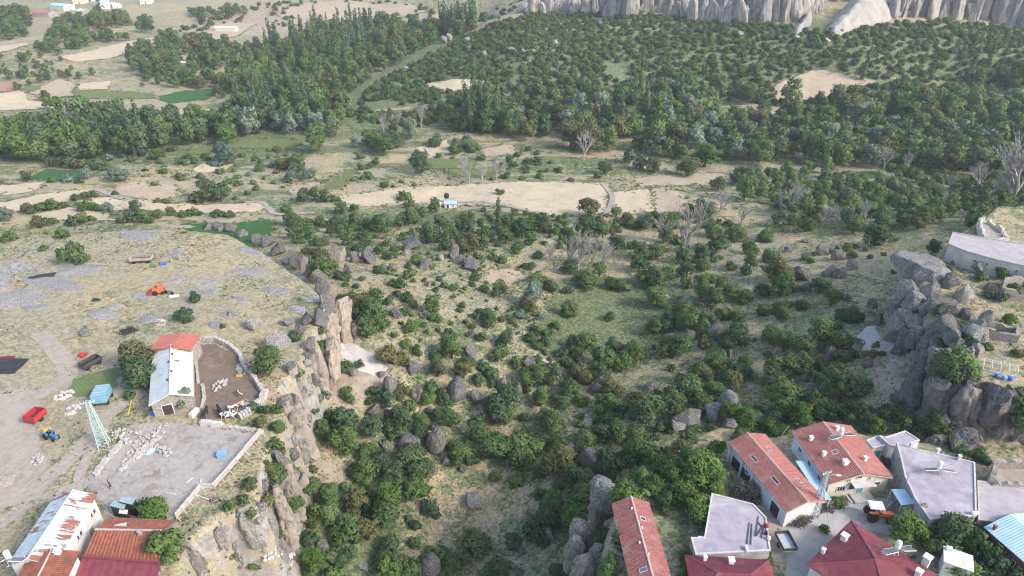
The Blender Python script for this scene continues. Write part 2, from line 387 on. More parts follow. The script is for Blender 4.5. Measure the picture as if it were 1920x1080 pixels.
class MB:
    def __init__(s): s.v, s.f = [], []
    def add(s, vs_, fs): 
        b = len(s.v); s.v += [tuple(x) for x in vs_]; s.f += [tuple(i + b for i in f) for f in fs]; return s
    def box(s, c, size, rz=0.0, M=None):
        x, y, z = size[0] / 2, size[1] / 2, size[2] / 2
        pts = [Vector(q) for q in ((-x, -y, -z), (x, -y, -z), (x, y, -z), (-x, y, -z), (-x, -y, z), (x, -y, z), (x, y, z), (-x, y, z))]
        m = M if M is not None else Matrix.Rotation(rz, 3, 'Z')
        return s.add([m @ q + Vector(c) for q in pts], ((0, 3, 2, 1), (4, 5, 6, 7), (0, 1, 5, 4), (1, 2, 6, 5), (2, 3, 7, 6), (3, 0, 4, 7)))
    def bar(s, a, b, w, h=None):
        a, b = Vector(a), Vector(b); d = b - a; h = h or w
        q = d.to_track_quat('Y', 'Z').to_matrix()
        return s.box((a + b) / 2, (w, d.length, h), M=q)
    def tube(s, a, b, r0, r1=None, n=6, caps=True):
        a, b = Vector(a), Vector(b); r1 = r0 if r1 is None else r1
        q = (b - a).to_track_quat('Z', 'Y').to_matrix()
        vs_ = []
        for p, r in ((a, r0), (b, r1)):
            for i in range(n):
                t = 2 * PI * i / n; vs_.append(p + q @ Vector((r * math.cos(t), r * math.sin(t), 0)))
        fs = [(i, (i + 1) % n, n + (i + 1) % n, n + i) for i in range(n)]
        if caps: fs += [tuple(reversed(range(n))), tuple(range(n, 2 * n))]
        return s.add(vs_, fs)
    def path(s, pts, r0, r1, n=5):
        k = len(pts) - 1
        for i in range(k):
            s.tube(pts[i], pts[i + 1], r0 + (r1 - r0) * i / k, r0 + (r1 - r0) * (i + 1) / k, n, caps=(i == k - 1))
        return s
    def lathe(s, prof, c=(0, 0, 0), n=12, M=None):
        vs_, fs = [], []
        for r, z in prof:
            for i in range(n):
                t = 2 * PI * i / n; q = Vector((r * math.cos(t), r * math.sin(t), z))
                vs_.append((M @ q if M is not None else q) + Vector(c))
        for j in range(len(prof) - 1):
            for i in range(n):
                fs.append((j * n + i, j * n + (i + 1) % n, (j + 1) * n + (i + 1) % n, (j + 1) * n + i))
        fs += [tuple(reversed(range(n))), tuple(range((len(prof) - 1) * n, len(prof) * n))]
        return s.add(vs_, fs)
    def prism(s, poly, z0, z1):
        n = len(poly)
        a = sum(poly[i][0] * poly[(i + 1) % n][1] - poly[(i + 1) % n][0] * poly[i][1] for i in range(n))
        if a < 0: poly = poly[::-1]
        zz = (lambda z, i: z[i] if isinstance(z, (list, tuple)) else z)
        vs_ = [(p[0], p[1], zz(z0, i)) for i, p in enumerate(poly)] + [(p[0], p[1], zz(z1, i)) for i, p in enumerate(poly)]
        fs = [tuple(reversed(range(n))), tuple(range(n, 2 * n))] + [(i, (i + 1) % n, n + (i + 1) % n, n + i) for i in range(n)]
        return s.add(vs_, fs)
    def mesh(s, name, mat, smooth=False):
        me = bpy.data.meshes.new(name); me.from_pydata(s.v, [], s.f); me.update()
        if smooth: me.polygons.foreach_set('use_smooth', np.ones(len(s.f), dtype=bool))
        me.materials.append(MATS[mat]); return me
    def build(s, name, mat, parent=None, smooth=False, loc=None, rot=None):
        return link(name, s.mesh(name, mat, smooth), parent, loc, rot)
def copy_tree(o, parent=None):
    c = o.copy(); col.objects.link(c); c.parent = parent
    for ch in list(o.children): copy_tree(ch, c)
    return c

# ------------------------------------------------------------------ terrain
CTRL = [(900,940,-24),(750,1060,-23),(1000,1070,-20),(620,900,-16),(600,1000,-18),(700,800,-17),(640,700,-12),(680,640,-11),(760,600,-12),
 (700,540,-13),(630,480,-18),(570,445,-26),(850,800,-21),(1000,830,-22),(1060,740,-22),(900,650,-17),(980,600,-20),(1150,570,-25),(1180,660,-24),
 (1300,600,-20),(1250,700,-21),(1400,640,-15),(1500,600,-12),(1600,640,-6),(1680,720,-4),(1560,720,-10),(1450,720,-14),(1350,720,-17),(1250,780,-17),
 (1100,800,-21),(1060,900,-18),(1050,500,-27),(1250,480,-26),(1400,480,-24),(1550,500,-17),(1620,520,-12),(1650,440,-22),(1750,420,-20),(1850,380,-26),
 (850,385,-34),(1100,370,-34),(1300,380,-34),(1500,350,-36),(1700,380,-32),(1850,340,-34),(430,425,-32),(550,400,-33),(700,420,-31),(100,400,-30),
 (0,420,-28),(300,380,-33),(300,300,-38),(600,300,-39),(900,270,-41),(1200,270,-41),(1500,250,-41),(1800,260,-40),(0,300,-38),(650,200,-42),
 (300,220,-41),(0,200,-40),(1000,190,-38),(1500,180,-36),(1800,180,-36),(800,140,-33),(1000,100,-22),(1300,100,-20),(1600,100,-16),(1850,100,-16),
 (650,100,-42),(300,100,-38),(0,100,-36),(400,40,-36),(0,30,-34),(700,20,-34),(900,30,-30),(1000,40,-14),(1300,50,-10),(1600,50,-6),(1900,50,-8),
 (-300,400,-28),(-300,200,-38),(2200,300,-36),(2200,100,-14)]
cpts = [(P(u, v, z).x, P(u, v, z).y, z) for u, v, z in CTRL]
cpts += [(0, 30, -22), (0, -30, -20), (-40, 40, -18), (60, 20, -18), (-200, 0, -10), (250, 0, -5), (200, 120, 0), (250, 250, -20),
         (300, 820, 28), (650, 820, 34), (20, 800, 12), (1000, 900, 40), (-700, 1200, -24), (-250, 1200, -14), (300, 1200, 50), (1500, 1600, 80), (-1600, 1500, -20),
         (-1500, 600, -30), (1500, 400, 0), (0, 2600, 60), (2600, 2600, 110), (-2600, 2600, 0), (-2600, 0, -10), (2600, 0, 20), (0, -500, -10), (1000, -500, 10), (-1000, -500, 0)]
cpts = np.array(cpts)
def _phi(d2): return np.sqrt(d2 + 36.0)
_n = len(cpts)
_A = np.zeros((_n + 3, _n + 3))
_d2 = (cpts[:, None, 0] - cpts[None, :, 0]) ** 2 + (cpts[:, None, 1] - cpts[None, :, 1]) ** 2
_A[:_n, :_n] = _phi(_d2) - np.eye(_n) * 2.0
_A[:_n, _n] = 1; _A[:_n, _n + 1:] = cpts[:, :2] / 100; _A[_n:, :_n] = _A[:_n, _n:].T
_w = np.linalg.solve(_A, np.concatenate([cpts[:, 2], np.zeros(3)]))
def valley(x, y):
    z = _w[_n] + _w[_n + 1] * x / 100 + _w[_n + 2] * y / 100
    for i in range(_n):
        z = z + _w[i] * _phi((x - cpts[i, 0]) ** 2 + (y - cpts[i, 1]) ** 2)
    return z
def sdist(x, y, poly):
    """signed distance, positive inside"""
    d = np.full(x.shape, 1e18); ins = np.zeros(x.shape, bool)
    n = len(poly)
    for i in range(n):
        ax, ay = poly[i][:2]; bx, by = poly[(i + 1) % n][:2]
        ex, ey = bx - ax, by - ay; L = ex * ex + ey * ey + 1e-12
        t = np.clip(((x - ax) * ex + (y - ay) * ey) / L, 0, 1)
        d = np.minimum(d, (x - ax - t * ex) ** 2 + (y - ay - t * ey) ** 2)
        c = ((ay > y) != (by > y)) & (x < ex * (y - ay) / (ey if ey else 1e-12) + ax)
        ins ^= c
    d = np.sqrt(d)
    return np.where(ins, d, -d)
def PP(pts, z): return [(P(u, v, z).x, P(u, v, z).y) for u, v in pts]
PLAT = PP([(-500, 432), (-100, 436), (0, 440), (150, 432), (340, 420), (440, 434), (520, 470), (585, 522), (622, 552), (618, 600), (590, 640), (585, 690), (556, 715), (556, 770), (548, 800),
           (520, 850), (505, 900), (520, 940), (500, 975), (420, 985), (385, 1020), (360, 1080)], 0.0)
PLAT += [(-45, 40), (-60, 0), (-400, 0), (-500, 150)]
BENCH = PP([(1092, 1110), (1098, 1000), (1130, 930), (1160, 885), (1240, 830), (1280, 795), (1345, 770), (1430, 795), (1500, 785), (1600, 790), (1700, 802), (1760, 806), (1830, 822), (1920, 850), (2150, 890)], 1.5)
BENCH += [(200, 60), (220, -50), (10, -50), (8, 40)]
OUTC = PP([(1860, 392), (1785, 440), (1725, 480), (1708, 540), (1745, 600), (1775, 620), (1752, 690), (1780, 715), (1850, 735), (1930, 750), (2300, 800)], 6.0)
OUTC += [(260, 120), (260, 200)]
FAIRY = PP([(-100, -5), (-101, -5)], 0)
def smooth01(t): t = np.clip(t, 0, 1); return t * t * (3 - 2 * t)
def height(x, y):
    r = np.sqrt(x * x + y * y)
    z = valley(x, y)
    z = z + fbm2(x, y, 45, 4, 3) * 2.2 + fbm2(x, y, 9, 3, 9) * 0.55 * np.clip(220 / (r + 1), 0.3, 1)
    far = smooth01((y - 400) / 90) * smooth01((x + 150) / 140) * smooth01((900 - y) / 150)
    z = z + far * 9.0 * (np.abs(fbm2(x, y * 0.45, 95, 3, 41)) - 0.25)
    wob = fbm2(x, y, 14, 3, 21)
    m = smooth01((sdist(x, y, BENCH) + wob * 1.6 + 1.5) / 5.0)
    zb = 1.2 + 0.022 * (x - 20) + fbm2(x, y, 12, 2, 5) * 0.15
    z = z + (zb - z) * m
    m = smooth01((sdist(x, y, OUTC) + wob * 1.8 + 1.5) / 4.0)
    zo = 6.0 + fbm2(x, y, 20, 3, 6) * 1.0 + np.clip((y - 130) * 0.02, 0, 3)
    z = z + (zo - z) * m
    m = smooth01((sdist(x, y, PLAT) + wob * 1.4 + 1.2) / 3.6)
    zp = 0.0 + fbm2(x, y, 30, 4, 4) * 0.8 * smooth01((y - 95) / 30) + fbm2(x, y, 5, 2, 8) * 0.06
    z = z + (zp - z) * m
    return z
def axis(lo, hi, f0, f1, step, grow, smax):
    a = list(np.arange(f0, f1 + 1e-6, step)); s = step; x = a[-1]
    while x < hi: s = min(s * grow, smax); x += s; a.append(x)
    s = step; x = a[0]; b = []
    while x > lo: s = min(s * grow, smax); x -= s; b.append(x)
    return np.array(b[::-1] + a)
GX = axis(-3200, 3200, -130, 130, 0.85, 1.03, 90)
GY = axis(-600, 3200, 45, 215, 0.85, 1.018, 90)
gx, gy = np.meshgrid(GX, GY)
GZ = height(gx, gy)
NX, NY = len(GX), len(GY)
def hz(x, y):
    x = np.asarray(x, float); y = np.asarray(y, float)
    i = np.clip(np.searchsorted(GX, x) - 1, 0, NX - 2); j = np.clip(np.searchsorted(GY, y) - 1, 0, NY - 2)
    fx = (x - GX[i]) / (GX[i + 1] - GX[i]); fy = (y - GY[j]) / (GY[j + 1] - GY[j])
    a, b, c, d = GZ[j, i], GZ[j, i + 1], GZ[j + 1, i + 1], GZ[j + 1, i]
    return np.where(fx >= fy, a + (b - a) * fx + (c - b) * fy, a + (c - d) * fx + (d - a) * fy)
_ts = np.concatenate([np.linspace(60, 260, 500), np.geomspace(261, 3500, 900)])
def G(u, v):
    """first point of the terrain seen at a pixel"""
    d = ray(u, v)
    x, y, z = d[0] * _ts, d[1] * _ts, CAMZ + d[2] * _ts
    g = z - hz(x, y)
    k = np.argmax(g < 0)
    if g[k] >= 0: k = len(_ts) - 1
    if k == 0: t = _ts[0]
    else: t = _ts[k - 1] + (_ts[k] - _ts[k - 1]) * g[k - 1] / (g[k - 1] - g[k] + 1e-9)
    x, y = d[0] * t, d[1] * t
    return Vector((x, y, float(hz(x, y))))
def ppm(p): return FPX / depth(p)
def GP(pts): return [tuple(G(u, v)[:2]) for u, v in pts]
def dens(pts, seg=2.0, jit=0.35, closed=True, seed=0):
    """subdivide and roughen an outline"""
    r = random.Random(seed); out = []
    n = len(pts)
    for i in range(n if closed else n - 1):
        a, b = Vector(pts[i][:2]), Vector(pts[(i + 1) % n][:2]); k = max(1, int((b - a).length / seg))
        nr = Vector((-(b - a).y, (b - a).x)).normalized() if (b - a).length > 1e-6 else Vector((0, 0))
        for q in range(k):
            c = a.lerp(b, q / k) + nr * r.uniform(-jit, jit); out.append((c.x, c.y))
    if not closed: out.append(tuple(pts[-1][:2]))
    return out

# ground mesh and its zone weights
quad = (np.arange(NX - 1)[None, :] + NX * np.arange(NY - 1)[:, None]).ravel()
tris = np.concatenate([np.stack([quad, quad + 1, quad + NX + 1], 1), np.stack([quad, quad + NX + 1, quad + NX], 1)])
gme = mesh_np('ground', np.stack([gx.ravel(), gy.ravel(), GZ.ravel()], 1), tris, 'ground', smooth=True)
ground = link('ground', gme); tag(ground, kind='structure')
dzx = np.gradient(GZ, GX, axis=1); dzy = np.gradient(GZ, GY, axis=0)
slope = np.sqrt(dzx ** 2 + dzy ** 2)
Wg = 0.36 + 0.25 * fbm2(gx, gy, 60, 3, 31); Wr = np.zeros_like(GZ); Ws = np.zeros_like(GZ)
def zone(W, pts, val, soft=6.0):
    s = sdist(gx, gy, GP(pts)); m = smooth01((s + soft) / (2 * soft))
    W += (val - W) * m
ON_PLAT = sdist(gx, gy, PLAT) > -1.0
ON_OUT = sdist(gx, gy, OUTC) > -2.0
Wg = np.where(ON_PLAT, 0.27 + 0.40 * fbm2(gx, gy, 22, 3, 33), Wg)
Wr = np.where(ON_PLAT, 0.33 + 0.62 * fbm2(gx, gy, 20, 3, 35) - 0.4 * smooth01((95 - gy) / 10), Wr)
Wr = np.where(ON_OUT, 0.25, Wr)
Ws = np.where(ON_PLAT, 0.12 + 0.3 * fbm2(gx, gy, 18, 2, 37), Ws)
zone(Wg, [(-60,330),(300,300),(640,290),(900,250),(1300,250),(2000,300),(2000,60),(1000,60),(700,60),(560,90),(450,190),(100,220),(-60,250)], 0.72, 12)
zone(Wg, [(1250,330),(2000,330),(2000,460),(1700,470),(1500,440),(1280,440)], 0.60, 8)
zone(Wg, [(1050,540),(1130,520),(1260,520),(1300,560),(1250,640),(1190,690),(1100,690),(1000,640)], 0.85, 4)
zone(Wg, [(800,880),(950,860),(1010,930),(960,1010),(840,1040),(780,1040),(780,960)], 0.40, 3)
zone(Wg, [(640,800),(900,770),(1300,690),(1700,680),(1700,790),(1250,830),(1000,900),(820,900),(640,930)], 0.58, 3)
zone(Wg, [(540,900),(700,880),(760,1080),(560,1100)], 0.85, 3)
zone(Wg, [(860,600),(760,580),(790,640),(930,660)], 0.6, 3)
zone(Wg, [(640,400),(900,410),(1000,470),(800,480),(650,460)], 0.55, 4)
zone(Wg, [(-60,310),(300,300),(640,285),(1000,270),(1200,300),(1180,345),(620,362),(560,410),(340,412),(-60,425)], 0.42, 6)
zone(Ws, [(-60,100),(300,60),(300,0),(-60,0)], 0.35, 10)
zone(Ws, [(640,660),(760,650),(720,740),(620,760)], 0.9, 2)
zone(Ws, [(300,60),(480,0),(1000,-5),(940,45),(700,60),(560,70)], 0.75, 12)
zone(Ws, [(690,560),(800,520),(930,590),(940,640),(740,650)], 0.35, 3)
zone(Ws, [(1600,640),(1680,620),(1720,700),(1690,780),(1640,740)], 0.75, 2)
zone(Ws, [(560,820),(640,850),(660,920),(600,910)], 0.7, 2)
STEEP = smooth01((slope - 0.8) / 0.8) * (np.sqrt(gx**2 + gy**2) < 300)
Wr = np.maximum(Wr * (1 - STEEP), STEEP * 0.56)
Ws = np.maximum(Ws, STEEP * 0.62)
zc = np.stack([np.clip(Wg, 0, 1), np.clip(Wr, 0, 1), np.clip(Ws, 0, 1), smooth01((gy - 215) / 30) * smooth01((480 - gy) / 60)], -1).reshape(-1, 4).astype(np.float32)
ca = gme.color_attributes.new('zone', 'FLOAT_COLOR', 'POINT'); ca.data.foreach_set('color', zc.ravel())

def _clip_tri(sub, tri):
    out = sub
    for k in range(3):
        ax, ay = tri[k]; bx, by = tri[(k + 1) % 3]; ex, ey = bx - ax, by - ay
        inp = out; out = []
        if not inp: return out
        s = inp[-1]; ds = ex * (s[1] - ay) - ey * (s[0] - ax)
        for e in inp:
            de = ex * (e[1] - ay) - ey * (e[0] - ax)
            if de >= 0:
                if ds < 0: t = ds / (ds - de); out.append((s[0] + (e[0] - s[0]) * t, s[1] + (e[1] - s[1]) * t))
                out.append(e)
            elif ds >= 0:
                t = ds / (ds - de); out.append((s[0] + (e[0] - s[0]) * t, s[1] + (e[1] - s[1]) * t))
            s, ds = e, de
    return out
def drape(name, poly, mat, off=0.06, kind='structure', parent=None):
    """sheet that follows the ground mesh triangle by triangle, off above it"""
    poly = [(float(a), float(b)) for a, b in poly]
    if sum(poly[i][0] * poly[(i + 1) % len(poly)][1] - poly[(i + 1) % len(poly)][0] * poly[i][1] for i in range(len(poly))) < 0: poly = poly[::-1]
    xs, ys = [p[0] for p in poly], [p[1] for p in poly]
    i0, i1 = max(np.searchsorted(GX, min(xs)) - 1, 0), min(np.searchsorted(GX, max(xs)), NX - 1)
    j0, j1 = max(np.searchsorted(GY, min(ys)) - 1, 0), min(np.searchsorted(GY, max(ys)), NY - 1)
    sx, sy = np.meshgrid(GX[i0:i1 + 1], GY[j0:j1 + 1]); S = sdist(sx, sy, poly)
    V, F, idx = [], [], {}
    def vid(x, y):
        k = (round(x, 3), round(y, 3))
        if k not in idx: idx[k] = len(V); V.append((x, y))
        return idx[k]
    for j in range(j0, j1):
        for i in range(i0, i1):
            s = S[j - j0:j - j0 + 2, i - i0:i - i0 + 2]
            x0, x1, y0, y1 = GX[i], GX[i + 1], GY[j], GY[j + 1]; dd = math.hypot(x1 - x0, y1 - y0)
            if s.max() < -dd: continue
            if s.min() > dd:
                F.append((vid(x0, y0), vid(x1, y0), vid(x1, y1))); F.append((vid(x0, y0), vid(x1, y1), vid(x0, y1))); continue
            for tri in (((x0, y0), (x1, y0), (x1, y1)), ((x0, y0), (x1, y1), (x0, y1))):
                q = _clip_tri(poly, tri)
                if len(q) >= 3:
                    ids = []
                    for p in q:
                        k = vid(*p)
                        if k not in ids: ids.append(k)
                    if len(ids) >= 3: F.append(tuple(ids))
    if not F: return None
    A = np.array(V); Z = hz(A[:, 0], A[:, 1]) + off
    me = bpy.data.meshes.new(name); me.from_pydata([(a, b, c) for (a, b), c in zip(V, Z)], [], F); me.update()
    me.polygons.foreach_set('use_smooth', np.ones(len(me.polygons), dtype=bool))
    me.materials.append(MATS[mat])
    o = link(name, me, parent)
    if kind: o['kind'] = kind
    return o
def ribbon(name, px, width, mat, off=0.05, z=None):
    pts = [Vector(G(u, v)[:2]) for u, v in px]
    sm = []
    for i in range(len(pts) - 1):
        p0, p1, p2, p3 = pts[max(i - 1, 0)], pts[i], pts[i + 1], pts[min(i + 2, len(pts) - 1)]
        k = max(2, int((p2 - p1).length / 2.0))
        for q in range(k):
            t = q / k
            sm.append(0.5 * ((2 * p1) + (p2 - p0) * t + (2 * p0 - 5 * p1 + 4 * p2 - p3) * t * t + (3 * p1 - p0 - 3 * p2 + p3) * t ** 3))
    sm.append(pts[-1])
    L, Rr = [], []
    for i, p in enumerate(sm):
        d = (sm[min(i + 1, len(sm) - 1)] - sm[max(i - 1, 0)]).normalized(); n = Vector((-d.y, d.x))
        w = width / 2
        L.append(p + n * w * random.uniform(0.85, 1.15)); Rr.append(p - n * w * random.uniform(0.85, 1.15))
    poly = [(q.x, q.y) for q in L] + [(q.x, q.y) for q in reversed(Rr)]
    return drape(name, poly, mat, off)

# ------------------------------------------------------------------ fields, tracks, yards
FIELDS = [
 ('straw_field', [(112,106),(160,98),(220,83),(302,67),(303,74),(292,80),(250,98),(200,111),(140,117)], 'field_straw'),
 ('straw_field', [(-60,178),(50,172),(48,186),(108,195),(115,202),(60,206),(-60,207)], 'field_straw'),
 ('fallow_field', [(60,174),(84,160),(110,148),(136,155),(137,180),(72,183)], 'field_tan'),
 ('ploughed_field', [(-60,152),(38,152),(46,164),(20,171),(-60,175)], 'field_earth'),
 ('straw_field', [(148,157),(205,152),(202,168),(150,170)], 'field_straw'),
 ('crop_field', [(298,181),(350,170),(395,167),(406,176),(385,188),(330,193),(302,190)], 'field_crop'),
 ('crop_field', [(543,140),(578,138),(577,152),(546,154)], 'field_crop'),
 ('fallow_field', [(368,58),(430,40),(478,46),(445,68),(382,80)], 'field_tan'),
 ('fallow_field', [(245,38),(275,30),(278,42),(250,48)], 'field_earth'),
 ('straw_field', [(-60,92),(50,80),(55,84),(0,98),(-60,105)], 'field_straw'),
 ('fallow_field', [(520,28),(560,6),(640,0),(770,6),(800,22),(700,40),(560,50)], 'field_tan'),
 ('bare_clearing', [(1455,160),(1520,133),(1560,134),(1640,150),(1612,165),(1545,190),(1500,186),(1457,188)], 'field_tan'),
 ('bare_clearing', [(795,158),(850,148),(915,154),(902,168),(825,172)], 'field_straw'),
 ('crop_field', [(48,337),(92,317),(165,319),(148,336),(100,341)], 'field_crop'),
 ('crop_field', [(345,288),(405,266),(520,258),(568,268),(555,278),(440,277),(365,291)], 'field_meadow'),
 ('crop_field', [(480,264),(520,258),(566,268),(552,277),(500,275)], 'field_crop'),
 ('straw_field', [(360,318),(382,306),(440,308),(420,322),(370,325)], 'field_straw'),
 ('straw_field', [(780,282),(802,268),(842,263),(846,288),(800,298)], 'field_straw'),
 ('crop_field', [(340,420),(510,412),(516,433),(345,436)], 'field_crop'),
 ('straw_field', [(65,404),(120,388),(206,396),(218,415),(80,416)], 'field_straw'),
 ('straw_field', [(142,379),(190,371),(330,383),(500,378),(497,398),(350,401),(212,394)], 'field_straw'),
 ('ploughed_field', [(213,352),(250,342),(330,350),(346,365),(300,378),(240,370)], 'field_tan'),
 ('straw_field', [(-60,348),(85,341),(60,360),(-60,374)], 'field_straw'),
 ('straw_field', [(-60,392),(100,361),(182,354),(150,372),(60,395),(-60,412)], 'field_straw'),
 ('straw_field', [(620,368),(760,352),(1000,341),(1140,346),(1138,402),(1000,401),(960,386),(800,381),(650,389)], 'field_straw'),
 ('straw_field', [(1222,354),(1285,360),(1292,396),(1230,400)], 'field_tan'),
 ('stubble_field', [(1146,361),(1215,355),(1226,396),(1144,405)], 'field_straw'),
 ('stubble_field', [(835,319),(930,320),(925,331),(842,335)], 'field_meadow'),
 ('vegetable_plot', [(598,356),(650,318),(677,320),(640,353)], 'field_meadow'),
 ('vegetable_plot', [(765,297),(895,295),(890,317),(770,318)], 'field_meadow'),
 ('bare_clearing', [(908,520),(920,506),(962,504),(986,520),(958,536),(918,532)], 'field_tan'),
 ('bare_clearing', [(1192,332),(1370,326),(1362,345),(1200,350)], 'field_tan'),
 ('stubble_field', [(900,280),(960,272),(970,288),(905,294)], 'field_tan'),
 ('stubble_field', [(545,350),(600,340),(592,360),(548,366)], 'field_tan'),
 ('meadow', [(1560,325),(1650,323),(1660,335),(1570,338)], 'field_crop'),
 ('meadow', [(1120,270),(1190,268),(1230,276),(1130,282)], 'field_meadow'),
 ('meadow', [(1310,215),(1350,200),(1480,210),(1490,216),(1400,216)], 'field_meadow'),
 ('bare_clearing', [(1340,198),(1420,196),(1500,208),(1460,216),(1400,208)], 'field_tan'),
 ('fallow_field', [(300,210),(350,203),(430,205),(420,214),(310,217)], 'field_tan'),
 ('fallow_field', [(230,225),(300,218),(420,222),(410,236),(240,240)], 'field_tan'),
 ('meadow', [(20,165),(40,160),(290,176),(290,186),(150,185)], 'field_meadow'),
]
FIELD_W = []
for k, (nm, px, mt) in enumerate(FIELDS):
    w = GP(px); FIELD_W.append(w)
    dist = np.mean([math.hypot(*q) for q in w])
    drape(nm, dens(w, 4 if dist > 300 else 2.0, 1.5 if dist > 300 else 0.9, seed=k), mt, 0.06 + 0.00035 * dist + 0.012 * (k % 3))
drape('farm_yard', dens(GP([(352,648),(400,645),(447,668),(454,700),(474,718),(488,738),(480,762),(440,782),(372,790),(366,745)]), 2, 0.1), 'yard_manure', 0.03)
drape('gravel_yard', dens(GP([(245,800),(300,790),(380,800),(486,815),(398,916),(372,925),(330,972),(215,985),(180,925),(160,912),(190,860)]), 1.2, 0.55), 'yard_gravel', 0.045)
drape('grass_patch', dens(GP([(130,735),(135,712),(190,695),(228,690),(215,725),(175,742),(145,742)]), 1.0, 0.5), 'yard_grass', 0.05)
ribbon('dirt_track', [(-60,1010),(30,960),(80,905),(130,860),(175,815),(200,780),(240,750)], 3.0, 'track_dirt', 0.04)
ribbon('dirt_track', [(75,625),(110,665),(130,700),(95,730),(40,745),(-60,755)], 3.4, 'track_dirt', 0.052)
ribbon('dirt_track', [(145,925),(150,890),(172,840),(196,800)], 1.6, 'track_dirt', 0.064)
ribbon('dirt_track', [(40,950),(120,920),(180,900),(230,890)], 2.4, 'track_dirt', 0.034)
drape('dirt_clearing', dens(GP([(-60,740),(40,730),(75,760),(60,820),(90,870),(60,940),(-60,960)]), 1.5, 1.0), 'track_dirt', 0.028)
ribbon('dirt_track', [(180,355),(215,368),(250,378),(270,388)], 3.0, 'track_dirt', 0.3)
ribbon('dirt_track', [(460,380),(490,380),(505,392),(520,402),(590,400)], 2.6, 'track_dirt', 0.32)
ribbon('dirt_track', [(820,378),(900,380),(960,388),(1010,402)], 2.6, 'track_dirt', 0.34)
ribbon('dirt_track', [(1130,345),(1148,370),(1140,395),(1125,420)], 2.4, 'track_dirt', 0.36)
drape('tuff_apron', dens(GP([(640,640),(668,645),(690,660),(740,672),(730,690),(700,705),(660,690),(640,660)]), 1.5, 0.4), 'bare_tuff', 0.05)
drape('tuff_apron', dens(GP([(1600,640),(1625,612),(1640,610),(1650,640),(1690,635),(1680,655),(1640,660),(1605,655)]), 1.5, 0.4), 'bare_tuff', 0.05)
drape('tuff_apron', dens(GP([(1000,665),(1010,665),(1060,700),(1020,695)]), 1.5, 0.3), 'bare_tuff', 0.05)
def road(name, pts, mat, off):
    return drape(name, dens([tuple(P(u, v, 2.0)[:2]) for u, v in pts], 1.5, 0.15), mat, off)
road('village_road', [(1480,985),(1530,960),(1560,955),(1620,935),(1665,935),(1700,960),(1720,985),(1690,1010),(1600,985),(1560,1010),(1545,1120),(1470,1120),(1475,1060)], 'road_concrete', 0.06)
road('dirt_verge', [(1395,905),(1440,905),(1485,985),(1478,1050),(1440,1050),(1440,975),(1410,940)], 'track_dirt', 0.04)

# ------------------------------------------------------------------ rocks
def ico(sub):
    bm = bmesh.new(); bmesh.ops.create_icosphere(bm, subdivisions=sub, radius=1.0)
    v = np.array([x.co[:] for x in bm.verts]); f = np.array([[q.index for q in t.verts] for t in bm.faces]); bm.free()
    return v, f
ICO = {s: ico(s) for s in (2, 3, 4, 5)}
def boulder_mesh(seed, sub=3, mat='rock_grey', squash=0.75):
    r = np.random.default_rng(seed); v, f = ICO[sub]; p = v.copy()
    p += 0.22 * fbm3(p + seed * 7.1, 1.2, 2, seed)[:, None] * v
    for k in range(9):
        n = r.normal(size=3); n /= np.linalg.norm(n); c = r.uniform(0.34, 0.72)
        d = p @ n - c; p -= np.outer(np.clip(d, 0, None) * 0.97, n)
    p += 0.14 * fbm3(p + seed * 3.3, 0.5, 4, seed + 50)[:, None] * v
    p[:, 2] *= squash
    ext = p.max(0) - p.min(0); p[:, 0] *= 2 / ext[0]; p[:, 1] *= 2 / ext[1]; p[:, 2] -= p[:, 2].min()
    p[:, 2] /= p[:, 2].max()
    return mesh_np('boulder', p, f, mat, smooth=False)
def pillar_mesh(seed, mat, sub=5, w=1.0, d=1.0, h=3.0, groove=0.5, top=0.35, lean=(0, 0)):
    """column of rock, base at z=0, built at its real size"""
    r = np.random.default_rng(seed); v, f = ICO[sub]; p = v.copy()
    e = 3.2
    rad = np.sqrt(p[:, 0] ** 2 + p[:, 1] ** 2) + 1e-9
    t = np.clip(p[:, 2], -1, 1)
    zz = np.sign(t) * np.abs(t) ** 0.75
    k = (1 - np.abs(zz) ** e) ** (1 / e) if True else 0
    p[:, 0] *= k / rad; p[:, 1] *= k / rad; p[:, 2] = zz
    u = (p[:, 2] + 1) / 2
    taper = 1.12 - top * u ** 1.3
    p[:, 0] *= taper; p[:, 1] *= taper
    P3 = np.stack([p[:, 0] * w / 2, p[:, 1] * d / 2, u * h], 1)
    nrm = np.stack([v[:, 0], v[:, 1], v[:, 2] * 0.25], 1)
    q = P3.copy(); q[:, 2] *= 0.16
    sc = min(w, d)
    P3 += nrm * (groove * sc * 0.55 * fbm3(q + seed * 5.3, sc * 0.45, 3, seed))[:, None]
    P3 += nrm * (0.30 * sc * fbm3(P3 + seed, sc * 1.1, 2, seed + 9))[:, None]
    P3 += nrm * (0.10 * sc * fbm3(P3 + seed * 2, sc * 0.22, 3, seed + 19))[:, None]
    C0 = np.array([0, 0, h * 0.55])
    for k in range(9):
        n = r.normal(size=3); n[2] *= 0.35; n /= np.linalg.norm(n); ext = np.max((P3 - C0) @ n)
        d = (P3 - C0) @ n - ext * r.uniform(0.6, 0.88); P3 -= np.outer(np.clip(d, 0, None) * 0.92, n)
    q = P3.copy(); q[:, 2] *= 0.5
    P3 -= nrm * (1.1 * sc * np.clip(0.13 - np.abs(fbm3(q + seed * 4, sc * 0.6, 2, seed + 29)), 0, 1))[:, None]
    P3 += nrm * (0.12 * sc * fbm3(P3 + seed * 6, sc * 0.3, 3, seed + 39))[:, None]
    P3[:, 0] += lean[0] * u; P3[:, 1] += lean[1] * u
    return mesh_np('rock', P3, f, mat, smooth=False)
